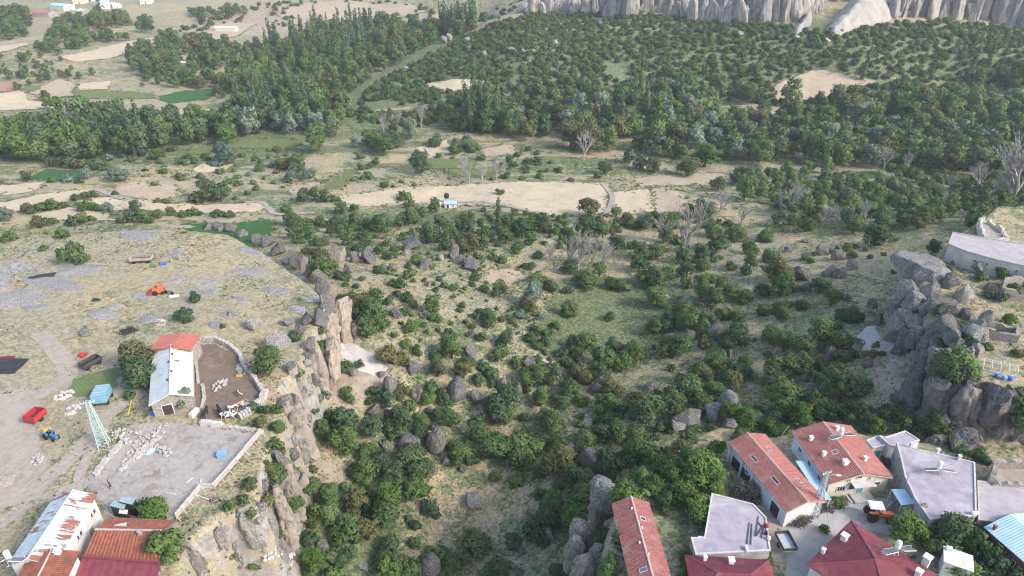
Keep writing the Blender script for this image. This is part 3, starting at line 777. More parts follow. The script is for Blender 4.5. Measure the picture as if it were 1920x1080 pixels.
BOULD = {m: [boulder_mesh(10 * i + s0, 4, m, q) for i, q in enumerate((0.7, 0.85, 0.6, 0.9, 0.75))] for m, s0 in (('rock_grey', 3), ('rock_pale', 5), ('rock_cream', 6))}
def boulder(u, v, w, h, mat, label, group, name='boulder'):
    b = G(u, v + 0.45 * h); s = ppm(b)
    W, Hh = w / s, max(h / s * 1.12, 0.3)
    o = link(name, random.choice(BOULD[mat]), None, (b.x, b.y + W * 0.25, b.z - 0.32 * Hh), (0, 0, random.uniform(0, 6.28)), (W / 2, W / 2 * random.uniform(0.75, 1.1), Hh * 1.3))
    return tag(o, label, 'boulder', group)
LB = 'grey lichen-speckled boulder lying among the shrubs of the valley slope'
GB = 'boulders strewn over the valley slope'
for q in [(729,730,34,42),(860,733,38,46),(777,692,28,22),(784,737,22,32),(892,745,26,24),(908,753,18,18),(700,773,32,22),(731,778,22,18),(881,659,28,24),(904,680,15,12),
 (743,588,26,14),(796,592,20,14),(885,627,20,14),(806,771,15,13),(814,794,24,18),(712,702,16,10),(938,720,18,28),(664,484,22,20),(689,484,32,24),(772,459,36,20),(852,474,24,26),
 (862,488,22,16),(882,498,36,18),(801,429,18,9),(735,500,18,12),(717,502,18,16),(797,500,28,14),(760,474,20,14),(803,533,13,9),(993,680,28,22),(1016,686,14,12),(1087,676,20,10),
 (1087,712,16,12),(1128,729,46,22),(1224,725,28,14),(1258,632,22,12),(944,723,22,22),(973,731,18,24),(1052,700,15,12),(1097,780,18,7),(1099,796,32,11),(1505,516,44,22),(1513,539,22,18),
 (1548,472,28,14),(1570,480,24,18),(1558,510,26,20),(1287,574,46,18),(1574,514,24,18),(1556,665,28,24),(1523,733,38,26),(1542,731,18,32),(1512,683,24,20),(1368,665,14,18),(1340,619,30,22),
 (1290,628,28,20),(1331,708,18,18),(1606,653,22,12),(1624,681,22,18),(1427,788,30,16),(1372,798,26,16),(1647,791,36,18),(1262,635,14,10),(823,827,42,44),(759,838,48,24),(812,1063,42,46),
 (609,1027,24,18),(837,866,22,22),(868,880,14,12),(815,883,12,12),(731,863,22,16),(1058,850,42,26),(1102,863,46,40),(977,1036,15,13),(974,1074,18,16),(1188,861,32,18),(1227,852,26,16),
 (1163,960,18,18),(1116,983,20,16),(1600,500,26,14),(1590,560,18,14),(1650,600,24,18),(1640,572,20,14),(1480,470,20,8),(1515,452,26,7),(660,700,20,14),(690,470,18,12),(650,505,16,18)]:
    u_, v_, w_ = q[:3]
    where = 'the slope beyond the left cliff' if v_ < 640 and u_ < 900 else 'the slope below the right outcrop' if u_ > 1260 else 'the foot of the left cliff' if u_ < 850 else 'the valley bottom' if v_ > 690 else 'the green valley floor'
    boulder(*q, 'rock_grey', ('small' if w_ < 19 else 'large' if w_ > 34 else 'medium-sized') + ' grey lichen-speckled boulder among the shrubs of ' + where, GB)
for q in [(1363,754,44,34),(1294,786,56,38),(1336,777,36,30),(1270,800,30,20)]:
    boulder(*q, 'rock_pale', 'big pale rounded boulder in the row behind the long red-tiled house', 'pale boulders behind the long tiled house')
for q in [(827,484,17,11),(959,592,13,9),(1251,557,15,9)]:
    boulder(*q, 'rock_pale', 'small whitish stone on the bare valley slope', 'whitish stones in the valley')
boulder(636, 478, 28, 28, 'rock_cream', 'cream sided boulder standing between shrubs beyond the left plateau rim', None)
for q in [(890,944,46,18),(1030,1005,42,22)]:
    boulder(*q, 'rock_pale', 'low flat rock lying in the dry grass clearing below the village', 'flat rocks in the clearing')
for q in [(500,455,26,16),(520,470,32,20),(543,485,30,22),(562,492,36,28),(580,508,34,24),(596,522,30,26),(430,430,26,14),(392,426,28,12),(412,428,22,14),(455,440,22,12),(484,448,24,14),
 (604,540,34,30),(612,575,34,40),(598,600,30,34),(575,600,26,22),(560,622,26,20)]:
    boulder(*q, 'rock_grey', 'dark lichen-covered boulder on the rim of the left plateau', 'boulders along the left plateau rim')
for q in [(482,608,34,22),(515,645,52,32),(540,604,22,14),(160,622,26,16),(440,590,22,10),(700,1200,10,10)][:5]:
    boulder(*q, 'rock_pale', 'pale grey boulder bedded in the dry grass of the left plateau', 'boulders on the left plateau')

# named rock masses: (base u, v, width px, depth factor, top z, material, groove, lean x)
def block(u, v, wpx, dfac, ztop, mat, seed, label, group, name='rock_block'):
    b = G(u, v); s = ppm(b); W = wpx / s; D = W * dfac; base = b.z - 2.0; r = np.random.default_rng(seed); v0, f = ICO[5]; p = v0.copy(); h = ztop - base
    for k in range(16):
        n = r.normal(size=3); n[2] *= 0.5; n /= np.linalg.norm(n); p -= np.outer(np.clip(p @ n - r.uniform(0.45, 0.8), 0, None), n)
    ext = p.max(0) - p.min(0); p = (p - p.min(0)) / ext; q = (p - 0.5) * np.array([W, D, 0]) * 1.15 + np.array([0, 0, 1]) * p * h
    dirn = v0 * np.array([1, 1, .4]); t = q.copy(); t[:, 2] *= .55
    q -= dirn * (1.0 * W * np.clip(.11 - np.abs(fbm3(t + seed * 4, W * .7, 2, seed)), 0, 1))[:, None]
    q += dirn * (0.16 * W * fbm3(q + seed, W * .4, 4, seed + 7))[:, None]
    o = link(name, mesh_np('rock', q, f, mat, False), None, (b.x, b.y + D * .3, base)); return tag(o, label, 'rock', group)
def pillar(u, v, wpx, dfac, ztop, mat, seed, label, group, groove=0.5, lean=0.0, setback=0.35, top=0.35, name='rock_pillar', zb=None, leany=0.0):
    b = G(u, v) if zb is None else P(u, v, zb); s = ppm(b); W = wpx / s; D = W * dfac
    base = b.z - 2.5; me = pillar_mesh(seed, mat, 5, W, D, ztop - base, groove, top, (lean, leany))
    o = link(name, me, None, (b.x - W * setback * 0.4, b.y + D * setback, base))
    return tag(o, label, 'rock', group)
LP, GPn = 'cream tuff pillar with dark lichen cap along the left cliff', 'tuff pillars of the left cliff'
for i, a in enumerate([(628,655,34,1.2,1.4),(652,648,36,1.3,1.0),(606,742,54,1.0,1.8),(632,735,26,1.2,0.2),(590,700,40,1.0,1.2),(560,745,44,1.0,1.6),(592,893,44,1.1,0.6),(572,860,40,1.2,1.2),
        (545,800,40,1.1,1.4),(668,640,20,1.5,-6.5),(618,640,44,1.6,1.2),(585,800,36,1.4,0.2)]):
    pillar(*a, 'rock_cream', 100 + i, LP, GPn, lean=(-1.0, 0.4, -0.6, 0.2, 0, 0, -1.6, -0.8, 0, 0, 0, -1.2)[i], setback=0.55)
LP, GPn = 'leaning pale rock fin on the slope below the wooden fence', 'rock fins below the fence'
for i, a in enumerate([(505,1038,40,1.0,0.4),(530,1046,26,1.0,-2.0),(556,1050,30,1.1,-1.0),(563,985,30,1.2,0.6),(398,1010,24,1.0,0.8),(425,1000,22,1.0,0.4),(372,1080,62,0.9,1.2),(415,1030,20,1.0,-.6),(455,1062,26,1.0,-5)]):
    pillar(*a, ('rock_pale', 'rock_pale', 'rock_cream', 'rock_cream', 'rock_pale', 'rock_pale', 'rock_pale', 'rock_pale', 'rock_pale')[i], 130 + i, LP, GPn, lean=(-2.6, -1.2, -0.8, -0.5, -1.0, -0.8, -0.6, 0, -0.5)[i], groove=0.35)
LP, GPn = 'lichen-grey rock block at the valley edge beside the narrow red-tiled house', 'rock blocks by the narrow tiled house'
for i, a in enumerate([(1140,962,56,1.3,1.0,-4),(1124,975,36,1.2,-0.8,-5),(1096,1025,54,0.9,-0.4,-6),(1084,1062,42,0.9,-1.4,-7),(1122,1068,38,0.9,-0.8,-5),(1096,1098,46,0.9,-0.8,-6),(1160,978,20,1.0,1.6,-2)]):
    pillar(*a[:5], 'rock_pale', 150 + i, LP, GPn, groove=0.35, setback=0.3, top=0.3, zb=a[5])
LP, GPn = 'tall grey rock column of the right-hand outcrop below the ruins', 'rock columns of the right outcrop'
for i, a in enumerate([(1685,645,44,1.2,4.0,.3),(1705,660,36,1.1,1.5,.3),(1722,610,40,1.1,3.5,.2),(1735,575,46,1.1,6.5,.2),(1782,588,62,1.0,7.5,.15),(1748,520,84,1.2,8.0,.3),(1715,560,40,1.2,6.5,.3),
        (1820,560,40,1.0,7.2,.3),(1800,640,60,1.3,8.0,.3),(1835,640,40,1.4,8.6,.2),(1745,690,46,1.1,6.0,.4),(1722,765,46,1.2,2.5,.4),(1748,775,40,1.2,5.4,.45),(1772,785,40,1.2,6.6,.45),(1797,795,42,1.2,6.8,.4),(1825,800,46,1.2,7.0,.4),
        (1855,810,50,1.2,7.6,.4),(1890,820,50,1.2,7.4,.4),(1930,830,60,1.2,7.6,.4),(1730,640,34,1.0,3.0,.3),(1705,620,30,1.0,2.5,.3),(1690,590,30,1.0,3.0,.3),(1770,700,40,1.4,6.4,.3)]):
    if i % 2 == 0 or i in (5, 7, 9): block(*a[:5], 'rock_grey' if i in (4, 8, 10, 12, 16) else 'rock_pale', 640 + i, 'angular grey rock block of the right-hand outcrop below the ruins', 'rock blocks of the right outcrop'); continue
    pillar(*a[:5], 'rock_grey' if i in (1, 4, 6, 8, 10, 11, 13, 15, 16, 17, 18, 20) else 'rock_pale', 180 + i, LP, GPn, groove=a[5] + 0.1, setback=0.4, top=a[5])
pillar(1822, 850, 62, 0.9, 6.0, 'rock_grey', 230, 'rounded dark rock dome right behind the flat-roofed house', None, 0.25, setback=0.2, name='rock_dome')
pillar(1768, 835, 46, 0.8, 3.6, 'rock_grey', 231, 'low dark rock hump behind the small flat-roofed outbuildings', None, 0.25, setback=0.2, name='rock_dome')

rr_ = random.Random(5)
for k in range(46):
    t = rr_.random(); u_ = 1690 + 170 * rr_.random(); v_ = 490 + 300 * rr_.random()
    if v_ > 680 and u_ < 1720: continue
    w_ = rr_.uniform(12, 34); boulder(u_, v_, w_, w_ * rr_.uniform(.6, 1.1), rr_.choice(['rock_grey', 'rock_pale']), 'angular grey rock wedged among the columns of the right outcrop', 'loose rocks of the right outcrop')
for k in range(40):
    t = rr_.random(); u_ = np.interp(t, [0, .3, .6, 1], [615, 590, 560, 470]) + rr_.uniform(-22, 26); v_ = np.interp(t, [0, .3, .6, 1], [600, 720, 860, 1000]) + rr_.uniform(-25, 25); w_ = rr_.uniform(9, 28)
    boulder(u_, v_, w_, w_ * rr_.uniform(.6, 1.1), rr_.choice(['rock_grey', 'rock_cream', 'rock_pale']), 'broken rock lodged on the face of the left cliff', 'broken rocks of the left cliff')
# flat rock slabs on the plateau
slab_specs = [(735,560,0,0)]
slabs = [(100,530,150,26),(30,560,130,34),(190,590,60,18),(280,597,44,20),(270,555,60,14),(150,505,90,22),(255,440,110,24),(330,478,40,14),(470,510,80,16),(520,545,60,12),(430,590,44,12),(405,610,36,14),(560,520,70,12),(470,470,60,12),
         (390,548,60,8),(320,530,44,12),(560,580,50,12),(340,425,60,10),(215,575,30,12),(70,575,60,12),(590,560,40,14),(450,560,40,8)]
for i, (u, v, w, h) in enumerate(slabs):
    b = G(u, v); s = ppm(b); W = w / s; D = h / s / (CAMZ / b.length if b.length else 0.5) if False else h / s * 2.0
    rs = np.random.default_rng(400 + i); vv, ff = ICO[4]; p = vv.copy()
    ang = np.arctan2(p[:, 1], p[:, 0]); k = 1 + 0.35 * fbm3(np.stack([np.cos(ang), np.sin(ang), 0 * ang], 1) * 1.2 + i * 9, 0.8, 3, i)
    p[:, 0] *= W / 2 * k; p[:, 1] *= D / 2 * k
    p[:, 2] = np.sign(p[:, 2]) * np.abs(p[:, 2]) ** 1.2 * 0.38 + 0.35 * fbm3(np.stack([p[:, 0] * 0.35, p[:, 1], 0 * ang], 1) + i, 1.6, 4, 60 + i) * (vv[:, 2] > 0)
    a = rs.uniform(-0.5, 0.2); ca_, sa_ = math.cos(a), math.sin(a)
    x, y = p[:, 0] * ca_ - p[:, 1] * sa_, p[:, 0] * sa_ + p[:, 1] * ca_
    p[:, 2] += hz(x + b.x, y + b.y) - b.z
    p[:, 0], p[:, 1] = x, y
    o = link('rock_slab', mesh_np('rock_slab', p, ff, 'rock_slab', True), None, (b.x, b.y, b.z - 0.1))
    tag(o, 'flat pale grey rock slab breaking through the dry plateau grass', 'rock', 'rock slabs on the left plateau')

# distant rock needles along the top of the hill
def far_base(u):
    xs = [960, 1000, 1060, 1150, 1240, 1300, 1360, 1420, 1480, 1520, 1560, 1650, 1700, 1760, 1830, 1860, 1880, 1920, 2000]
    ys = [22, 24, 22, 30, 20, 34, 40, 40, 36, 24, 8, 26, 30, 30, 34, 30, 40, 46, 46]
    return np.interp(u, xs, ys)
u = 985.0; i = 0
NEED = [pillar_mesh(300 + k, 'rock_far', 4, 1.0, 1.0, 1.0, 0.6, t) for k, t in enumerate((0.5, 0.35, 0.6, 0.45, 0.7, 0.4, 0.55, 0.3))]
while u < 2010:
    for row in (0, 1):
        uu = u + random.uniform(-5, 5) + row * 9; vb = far_base(uu) - row * 15 + random.uniform(-3, 5)
        if 1540 < uu < 1655 and row == 0: continue
        b = G(uu, max(vb, 1)); s = ppm(b)
        hpx = (26 if uu < 1060 else 44) * random.uniform(0.5, 1.4) * (1.15 if row else 1)
        wpx = random.uniform(11, 32)
        o = link('rock_needle', NEED[i % 8], None, (b.x, b.y, b.z - 3), (random.uniform(-.14, .14), random.uniform(-.14, .14), random.uniform(0, 6.28)), (wpx / s, wpx / s * 1.2, hpx / s + 3))
        tag(o, 'grey weathered tuff needle in the cliff along the far hilltop', 'rock', 'tuff needles of the far cliff'); i += 1
    u += random.uniform(9, 17)
# white tuff spur below the cliff
def ridge_mesh(pts, mat, seed):
    """pts: (world pos, half width, height) along a spine"""
    V, F = [], []; K = 30; n = len(pts); m = 16
    rows = []
    for i in range(n - 1):
        for q in range(m):
            t = q / m; a, b = pts[i], pts[i + 1]
            rows.append((a[0].lerp(b[0], t), a[1] + (b[1] - a[1]) * t, a[2] + (b[2] - a[2]) * t))
    rows.append(pts[-1])
    for i, (c, hw, hh) in enumerate(rows):
        a, b = rows[max(i - 1, 0)][0], rows[min(i + 1, len(rows) - 1)][0]; d = (b - a); d.z = 0; d.normalize(); nn = Vector((-d.y, d.x, 0))
        for k in range(K + 1):
            t = k / K * 2 - 1; q = c + nn * t * hw
            V.append((q.x, q.y, float(hz(q.x, q.y)) - 1.0 + (hh + 1) * (1 - abs(t) ** 1.4)))
    for i in range(len(rows) - 1):
        for k in range(K): F.append((i * (K + 1) + k, i * (K + 1) + k + 1, (i + 1) * (K + 1) + k + 1, (i + 1) * (K + 1) + k))
    V = np.array(V); V[:, 2] += 3.0 * fbm3(V + seed, 14, 4, seed) ; V[:, 0] += 2.5 * fbm3(V + seed, 9, 3, seed + 3); V[:, 2] += 3.2 * fbm3(V * np.array([1, .5, 1]) + seed, 6, 4, seed + 8)
    return mesh_np('rock_spur', V, np.array(F), mat, False)
sp = [(G(1548, 78), 3, 1.5), (G(1575, 58), 9, 6), (G(1600, 40), 15, 12), (G(1625, 28), 20, 18), (G(1645, 22), 16, 14), (G(1668, 26), 6, 3)]
tag(link('rock_spur', ridge_mesh(sp, 'rock_white', 5)), 'large bare white tuff spur running down from the far cliff', 'rock')
sp = [(G(1488, 74), 2.5, 2), (G(1498, 56), 5, 5), (G(1510, 40), 5, 6), (G(1522, 28), 3, 2)]
tag(link('rock_spur', ridge_mesh(sp, 'rock_white', 8)), 'small narrow white tuff rib beside the large white spur', 'rock')
for q in [(790,85),(835,80),(875,82),(910,105),(960,98),(980,100),(1040,85),(1000,100),(760,135),(1385,70),(1760,92),(1015,85),(845,75),(880,95)]:
    b = G(*q); s = ppm(b); W = random.uniform(9, 14) / s
    o = link('boulder', random.choice(BOULD['rock_pale']), None, (b.x, b.y, b.z - 0.5), (0, 0, random.uniform(0, 6)), (W / 2, W / 2, W * 1.0))
    tag(o, 'pale rock poking out of the scrub on the far hillside', 'boulder', 'rocks in the far scrub')

# ------------------------------------------------------------------ buildings
def frame_from(FL, FR, BL, ze, zg):
    a, b, c = P(*FL, ze), P(*FR, ze), P(*BL, ze)
    ux = (b - a); ux.z = 0; W = ux.length; ux.normalize(); uy = Vector((-ux.y, ux.x, 0))
    L = (c - a).dot(uy)
    ctr = a + ux * W / 2 + uy * L / 2
    return Vector((ctr.x, ctr.y, zg)), math.atan2(ux.y, ux.x), W, abs(L)
def slope_sheet(x0, z0, x1, z1, L, courses, ribs, amp_c, amp_r, thick=0.1):
    """one roof slope, eave (x0,z0) to ridge (x1,z1), running along y; tile courses and ribs are real relief"""
    mb_v, mb_f = [], []
    S = math.hypot(x1 - x0, z1 - z0); nx, nz = -(z1 - z0) / S, (x1 - x0) / S
    if nz < 0: nx, nz = -nx, -nz
    prof = []
    for k in range(courses):
        prof += [(k / courses, amp_c), ((k + 1) / courses, 0.0)]
    ny = max(2, int(L / ribs * 4)) if ribs else 2
    for s, a in prof:
        for j in range(ny + 1):
            y = -L / 2 + L * j / ny
            r = amp_r * (0.5 + 0.5 * math.cos(2 * PI * y / ribs)) if ribs else 0
            d = a + r
            mb_v.append((x0 + (x1 - x0) * s + nx * d, y, z0 + (z1 - z0) * s + nz * d))
    m = ny + 1
    for i in range(len(prof) - 1):
        for j in range(ny):
            mb_f.append((i * m + j, i * m + j + 1, (i + 1) * m + j + 1, (i + 1) * m + j))
    M = MB(); M.v, M.f = mb_v, mb_f
    e = [(x0, -L / 2, z0), (x0, L / 2, z0), (x1, L / 2, z1), (x1, -L / 2, z1)]
    lo = [(x - nx * thick, y, z - nz * thick) for x, y, z in e]
    hi = [(x + nx * (amp_r * 0.5), y, z + nz * (amp_r * 0.5)) for x, y, z in e]
    M.add(lo + e, ((0, 3, 2, 1), (0, 1, 5, 4), (2, 3, 7, 6), (1, 2, 6, 5), (3, 0, 4, 7)))
    return M
def window(root, x, y, z, w, h, face, frame='white_paint', pane='glass_dark', name='window', bars=1):
    """face: outward direction in root space 'f' -y, 'b' +y, 'l' -x, 'r' +x"""
    rz = {'f': 0, 'b': PI, 'l': -PI / 2, 'r': PI / 2}[face]
    t = 0.07
    M = MB()
    for sx in (-1, 1): M.box((sx * (w / 2 - t / 2), -0.04, 0), (t, 0.1, h))
    for sz in (-1, 1): M.box((0, -0.04, sz * (h / 2 - t / 2)), (w - 2 * t, 0.1, t))
    for k in range(bars): M.box(((k + 1) * w / (bars + 1) - w / 2, -0.035, 0), (0.05, 0.08, h - 2 * t))
    o = M.build(name, frame, root, loc=(x, y, z), rot=(0, 0, rz))
    MB().box((0, -0.012, 0), (w - 2 * t, 0.02, h - 2 * t)).build('pane', pane, o)
    MB().box((0, -0.07, -h / 2 - 0.03), (w + 0.16, 0.14, 0.06)).build('sill', 'concrete', o)
    return o
def door(root, x, y, z, w, h, face, mat):
    rz = {'f': 0, 'b': PI, 'l': -PI / 2, 'r': PI / 2}[face]
    o = MB().box((0, -0.02, h / 2), (w, 0.05, h)).box((0, -0.05, h * 0.7), (w * 0.7, 0.03, h * 0.35)).box((0, -0.05, h * 0.25), (w * 0.7, 0.03, h * 0.3)).build('door', mat, root, loc=(x, y, z), rot=(0, 0, rz))
    MB().box((w * 0.38, -0.09, h * 0.5), (0.04, 0.08, 0.14)).build('handle', 'iron_dark', o)
    MB().box((-w / 2 - 0.05, -0.02, h / 2), (0.1, 0.08, h)).box((w / 2 + 0.05, -0.02, h / 2), (0.1, 0.08, h)).box((0, -0.02, h + 0.05), (w + 0.2, 0.08, 0.1)).build('door_frame', 'white_paint', o)
    return o
def chimney(root, x, y, z, s=0.55, h=1.1, mat='white_paint', cap=True):
    s, h = s * 0.78, h * 0.8
    M = MB().box((0, 0, h / 2 - 0.3), (s, s, h + 0.6))
    o = M.build('chimney', mat, root, loc=(x, y, z))
    if cap:
        c = MB()
        for a in (-1, 1):
            for b in (-1, 1): c.box((a * s * 0.36, b * s * 0.36, h + 0.1), (0.1, 0.1, 0.2))
        c.box((0, 0, h + 0.24), (s * 1.3, s * 1.3, 0.1)); c.build('chimney_cap', mat, o)
    return o
def ridge_cap(root, L, z, mat='mortar', r=0.14):
    M = MB(); n = max(2, int(L / 0.42))
    for k in range(n):
        y0 = -L / 2 + L * k / n
        M.tube((0, y0, z), (0, y0 + L / n + 0.03, z + 0.02), r * 1.08, r * 0.95, 7)
    return M.build('ridge_cap', mat, root)
def gable_house(name, label, cat, FL, FR, BL, ze, zr, zg, roof, wall, gable=None, courses=14, ribs=0.3, ac=0.05, ar=0.05, over=0.35, cap='mortar', group=None, base=1.2, mats=None):
    loc, rz, W, L = frame_from(FL, FR, BL, ze, zg)
    root = empty(name, loc, rz, label, cat, group)
    he, hr = ze - zg, zr - zg
    r0, r1 = (mats or (roof, roof))
    slope_sheet(-W / 2, he, 0, hr, L, courses, ribs, ac, ar).build('roof_slope', r0, root)
    slope_sheet(W / 2, he, 0, hr, L, courses, ribs, ac, ar).build('roof_slope', r1, root)
    if cap: ridge_cap(root, L, hr + 0.02, cap)
    w, l = W / 2 - over, L / 2 - over
    k = (hr - he) / (W / 2); hw = he + k * over - 0.12
    vs_ = [(-w, -l, -base), (w, -l, -base), (w, -l, hw), (0, -l, hr - 0.14), (-w, -l, hw)]
    vs_ += [(x, l, z) for x, y, z in vs_]
    M = MB(); M.add(vs_, ((0, 1, 2, 3, 4), (9, 8, 7, 6, 5), (0, 5, 6, 1), (1, 6, 7, 2), (2, 7, 8, 3), (3, 8, 9, 4), (4, 9, 5, 0)))
    M.build('wall', wall, root)
    if gable:
        MB().add([(-w + .01, -l - 0.012, -base), (w - .01, -l - 0.012, -base), (w - .01, -l - 0.012, hw), (0, -l - 0.012, hr - 0.16), (-w + .01, -l - 0.012, hw)], ((0, 1, 2, 3, 4),)).build('front_wall', gable, root)
    for sy in (-1, 1):
        for sx in (-1, 1): MB().bar((sx * W / 2, sy * (L / 2 + 0.02), he - 0.06), (0, sy * (L / 2 + 0.02), hr - 0.06), 0.06, 0.16).build('barge_board', cap or roof, root)
    return root, W, L, he, hr, w, l
def roofz(x, W, he, hr): return hr - (hr - he) * abs(x) / (W / 2)
def skylight(root, x, y, W, he, hr, w=0.7, l=1.1, pane='glass_dark'):
    a = math.atan2(hr - he, W / 2) * (1 if x < 0 else -1)
    z = roofz(x, W, he, hr) + 0.1
    M = MB()
    for s in (-1, 1): M.box((s * (w / 2), 0, 0), (0.09, l + 0.09, 0.16)).box((0, s * l / 2, 0), (w - 0.09, 0.09, 0.16))
    o = M.build('skylight', 'parapet', root, loc=(x, y, z), rot=(0, -a, 0))
    MB().box((0, 0, 0.03), (w - 0.09, l - 0.09, 0.03)).build('pane', pane, o)
def flat_house(name, label, cat, px, zt, zg, roof='screed_purple', wall='wall_plaster', par=0.14, group=None, lip='parapet', base=1.5):
    pts = [P(u, v, zt) for u, v in px]
    c = sum(pts, Vector()) / len(pts); root = empty(name, (c.x, c.y, zg), 0, label, cat, group)
    pl = [(p.x - c.x, p.y - c.y) for p in pts]
    a = sum(pl[i][0] * pl[(i + 1) % len(pl)][1] - pl[(i + 1) % len(pl)][0] * pl[i][1] for i in range(len(pl)))
    if a < 0: pl = pl[::-1]
    h = zt - zg
    def inset(poly, d):
        out = []; n = len(poly)
        for i in range(n):
            p0, p1, p2 = Vector(poly[i - 1]), Vector(poly[i]), Vector(poly[(i + 1) % n])
            e1, e2 = (p1 - p0).normalized(), (p2 - p1).normalized(); n1, n2 = Vector((-e1.y, e1.x)), Vector((-e2.y, e2.x))
            b = (n1 + n2); b = b / max(b.dot(n1), 0.3) if b.length > 1e-6 else n1
            out.append(tuple(p1 + b * d))
        return out
    MB().prism(inset(pl, 0.06), -base, h - 0.16).build('wall', wall, root)
    MB().prism(inset(pl, 0.02), h - 0.158, h).build('roof_slab', roof, root)
    n = len(pl); ins = inset(pl, 0.22)
    M = MB()
    for i in range(n):
        j = (i + 1) % n; q = [pl[i], pl[j], ins[j], ins[i]]
        M.prism(q, h + 0.002, h + par)
    M.build('parapet', lip, root)
    return root, pl, h
def edge_dir(pl, i):
    a, b = Vector(pl[i]), Vector(pl[(i + 1) % len(pl)]); return a, b
def wall_window(root, pl, i, t, z, w, h, mat='white_paint', dr=None):
    """window or door on edge i of a flat house at fraction t"""
    a, b = Vector(pl[i]), Vector(pl[(i + 1) % len(pl)]); p = a.lerp(b, t); e = (b - a).normalized(); out = Vector((e.y, -e.x))
    p = p - out * 0.06
    o = window(root, 0, 0, 0, w, h, 'f') if dr is None else door(root, 0, 0, 0, w, h, 'f', dr)
    o.location = (p.x, p.y, z); o.rotation_euler = (0, 0, math.atan2(e.y, e.x))
    return o
def hip_house(name, label, cat, FL, FR, BL, ze, rise, zg, roof, wall, rib=0.3, ridge_frac=0.0, group=None):
    loc, rz, W, L = frame_from(FL, FR, BL, ze, zg)
    root = empty(name, loc, rz, label, cat, group); h = ze - zg; w, l = W / 2, L / 2
    if L >= W: r0, r1 = Vector((0, -(l - w * (1 - ridge_frac)), h + rise)), Vector((0, l - w * (1 - ridge_frac), h + rise))
    else: r0, r1 = Vector((-(w - l * (1 - ridge_frac)), 0, h + rise)), Vector((w - l * (1 - ridge_frac), 0, h + rise))
    c = [Vector((-w, -l, h)), Vector((w, -l, h)), Vector((w, l, h)), Vector((-w, l, h))]
    if L >= W: faces = [(c[0], c[1], [r0]), (c[1], c[2], [r1, r0]), (c[2], c[3], [r1]), (c[3], c[0], [r0, r1])]
    else: faces = [(c[0], c[1], [r1, r0]), (c[1], c[2], [r1]), (c[2], c[3], [r0, r1]), (c[3], c[0], [r0])]
    for a, b, tops in faces:
        M = MB(); pts = [a, b] + tops
        M.add(pts, (tuple(range(len(pts))),))
        M.add([p - Vector((0, 0, 0.1)) for p in pts], (tuple(reversed(range(len(pts)))),))
        M.add([a, b, b - Vector((0, 0, 0.1)), a - Vector((0, 0, 0.1))], ((3, 2, 1, 0),))
        e = (b - a).normalized(); Ln = (b - a).length
        mid = sum(tops, Vector()) / len(tops); up = (mid - a) - e * (mid - a).dot(e); H = up.length; up.normalize(); nrm = e.cross(up)
        tp = sorted([(t - a).dot(e) for t in tops]); t0, t1 = tp[0], tp[-1]
        x = rib / 2
        while x < Ln:
            f = min(1.0, x / max(t0, 1e-3), (Ln - x) / max(Ln - t1, 1e-3))
            if f > 0.06:
                s = a + e * x + nrm * 0.018; M.bar(s, s + up * (H * f * 0.985), 0.07, 0.05)
            x += rib
        M.build('roof_slope', roof, root)
    M = MB()
    for a, b in ((c[0], r0), (c[1], r1 if L < W else r0), (c[2], r1), (c[3], r0 if L < W else r1), (r0, r1)):
        if (b - a).length > 0.05: M.tube(a + Vector((0, 0, .03)), b + Vector((0, 0, .03)), 0.09, 0.09, 6)
    M.build('ridge_cap', roof, root)
    o = 0.4
    MB().box((0, 0, (h - 0.1 - 1.5) / 2), (W - 2 * o, L - 2 * o, h - 0.1 + 1.5)).build('wall', wall, root)
    return root, W, L, h
def tube_between(name, mat, a, b, r, parent=None): return MB().tube(a, b, r, r, 6).build(name, mat, parent)
def solar_heater(p, rz, label, s=1.0):
    root = empty('solar_water_heater', p, rz, label, 'water heater')
    MB().lathe([(0.05, 0), (0.33, 0.05), (0.36, 0.15), (0.36, 1.05), (0.32, 1.2), (0.1, 1.3)], (0, 0.35, 0.9), 14).build('tank', 'white_paint', root, smooth=True)
    for sx in (-1, 1):
        Mx = Matrix.Rotation(R(-26), 3, 'X') @ Matrix.Rotation(R(6 * sx), 3, 'Y')
        c = Vector((sx * 1.25, 0, 0.85))
        pn = MB().box((0, 0, 0), (1.75, 1.05, 0.07)).build('panel', 'white_paint', root, loc=c, rot=Mx.to_euler())
        MB().box((0, 0, 0.045), (1.62, 0.93, 0.02)).build('glass', 'solar_glass', pn)
    for a, b in (((-0.3, 0.1), (-0.3, 0.35)), ((0.3, 0.1), (0.3, 0.35)), ((-1.9, 0.35), (-1.9, 0.35)), ((1.9, 0.35), (1.9, 0.35)), ((0, 0.75), (0, 0.4))):
        MB().bar((a[0], a[1], -0.3), (b[0], b[1], 1.1), 0.06).build('stand_leg', 'galvanised', root)
    MB().bar((-1.9, 0.36, 1.05), (1.9, 0.36, 1.05), 0.05).build('stand_rail', 'galvanised', root)
    root.scale = (s, s, s)
    return root

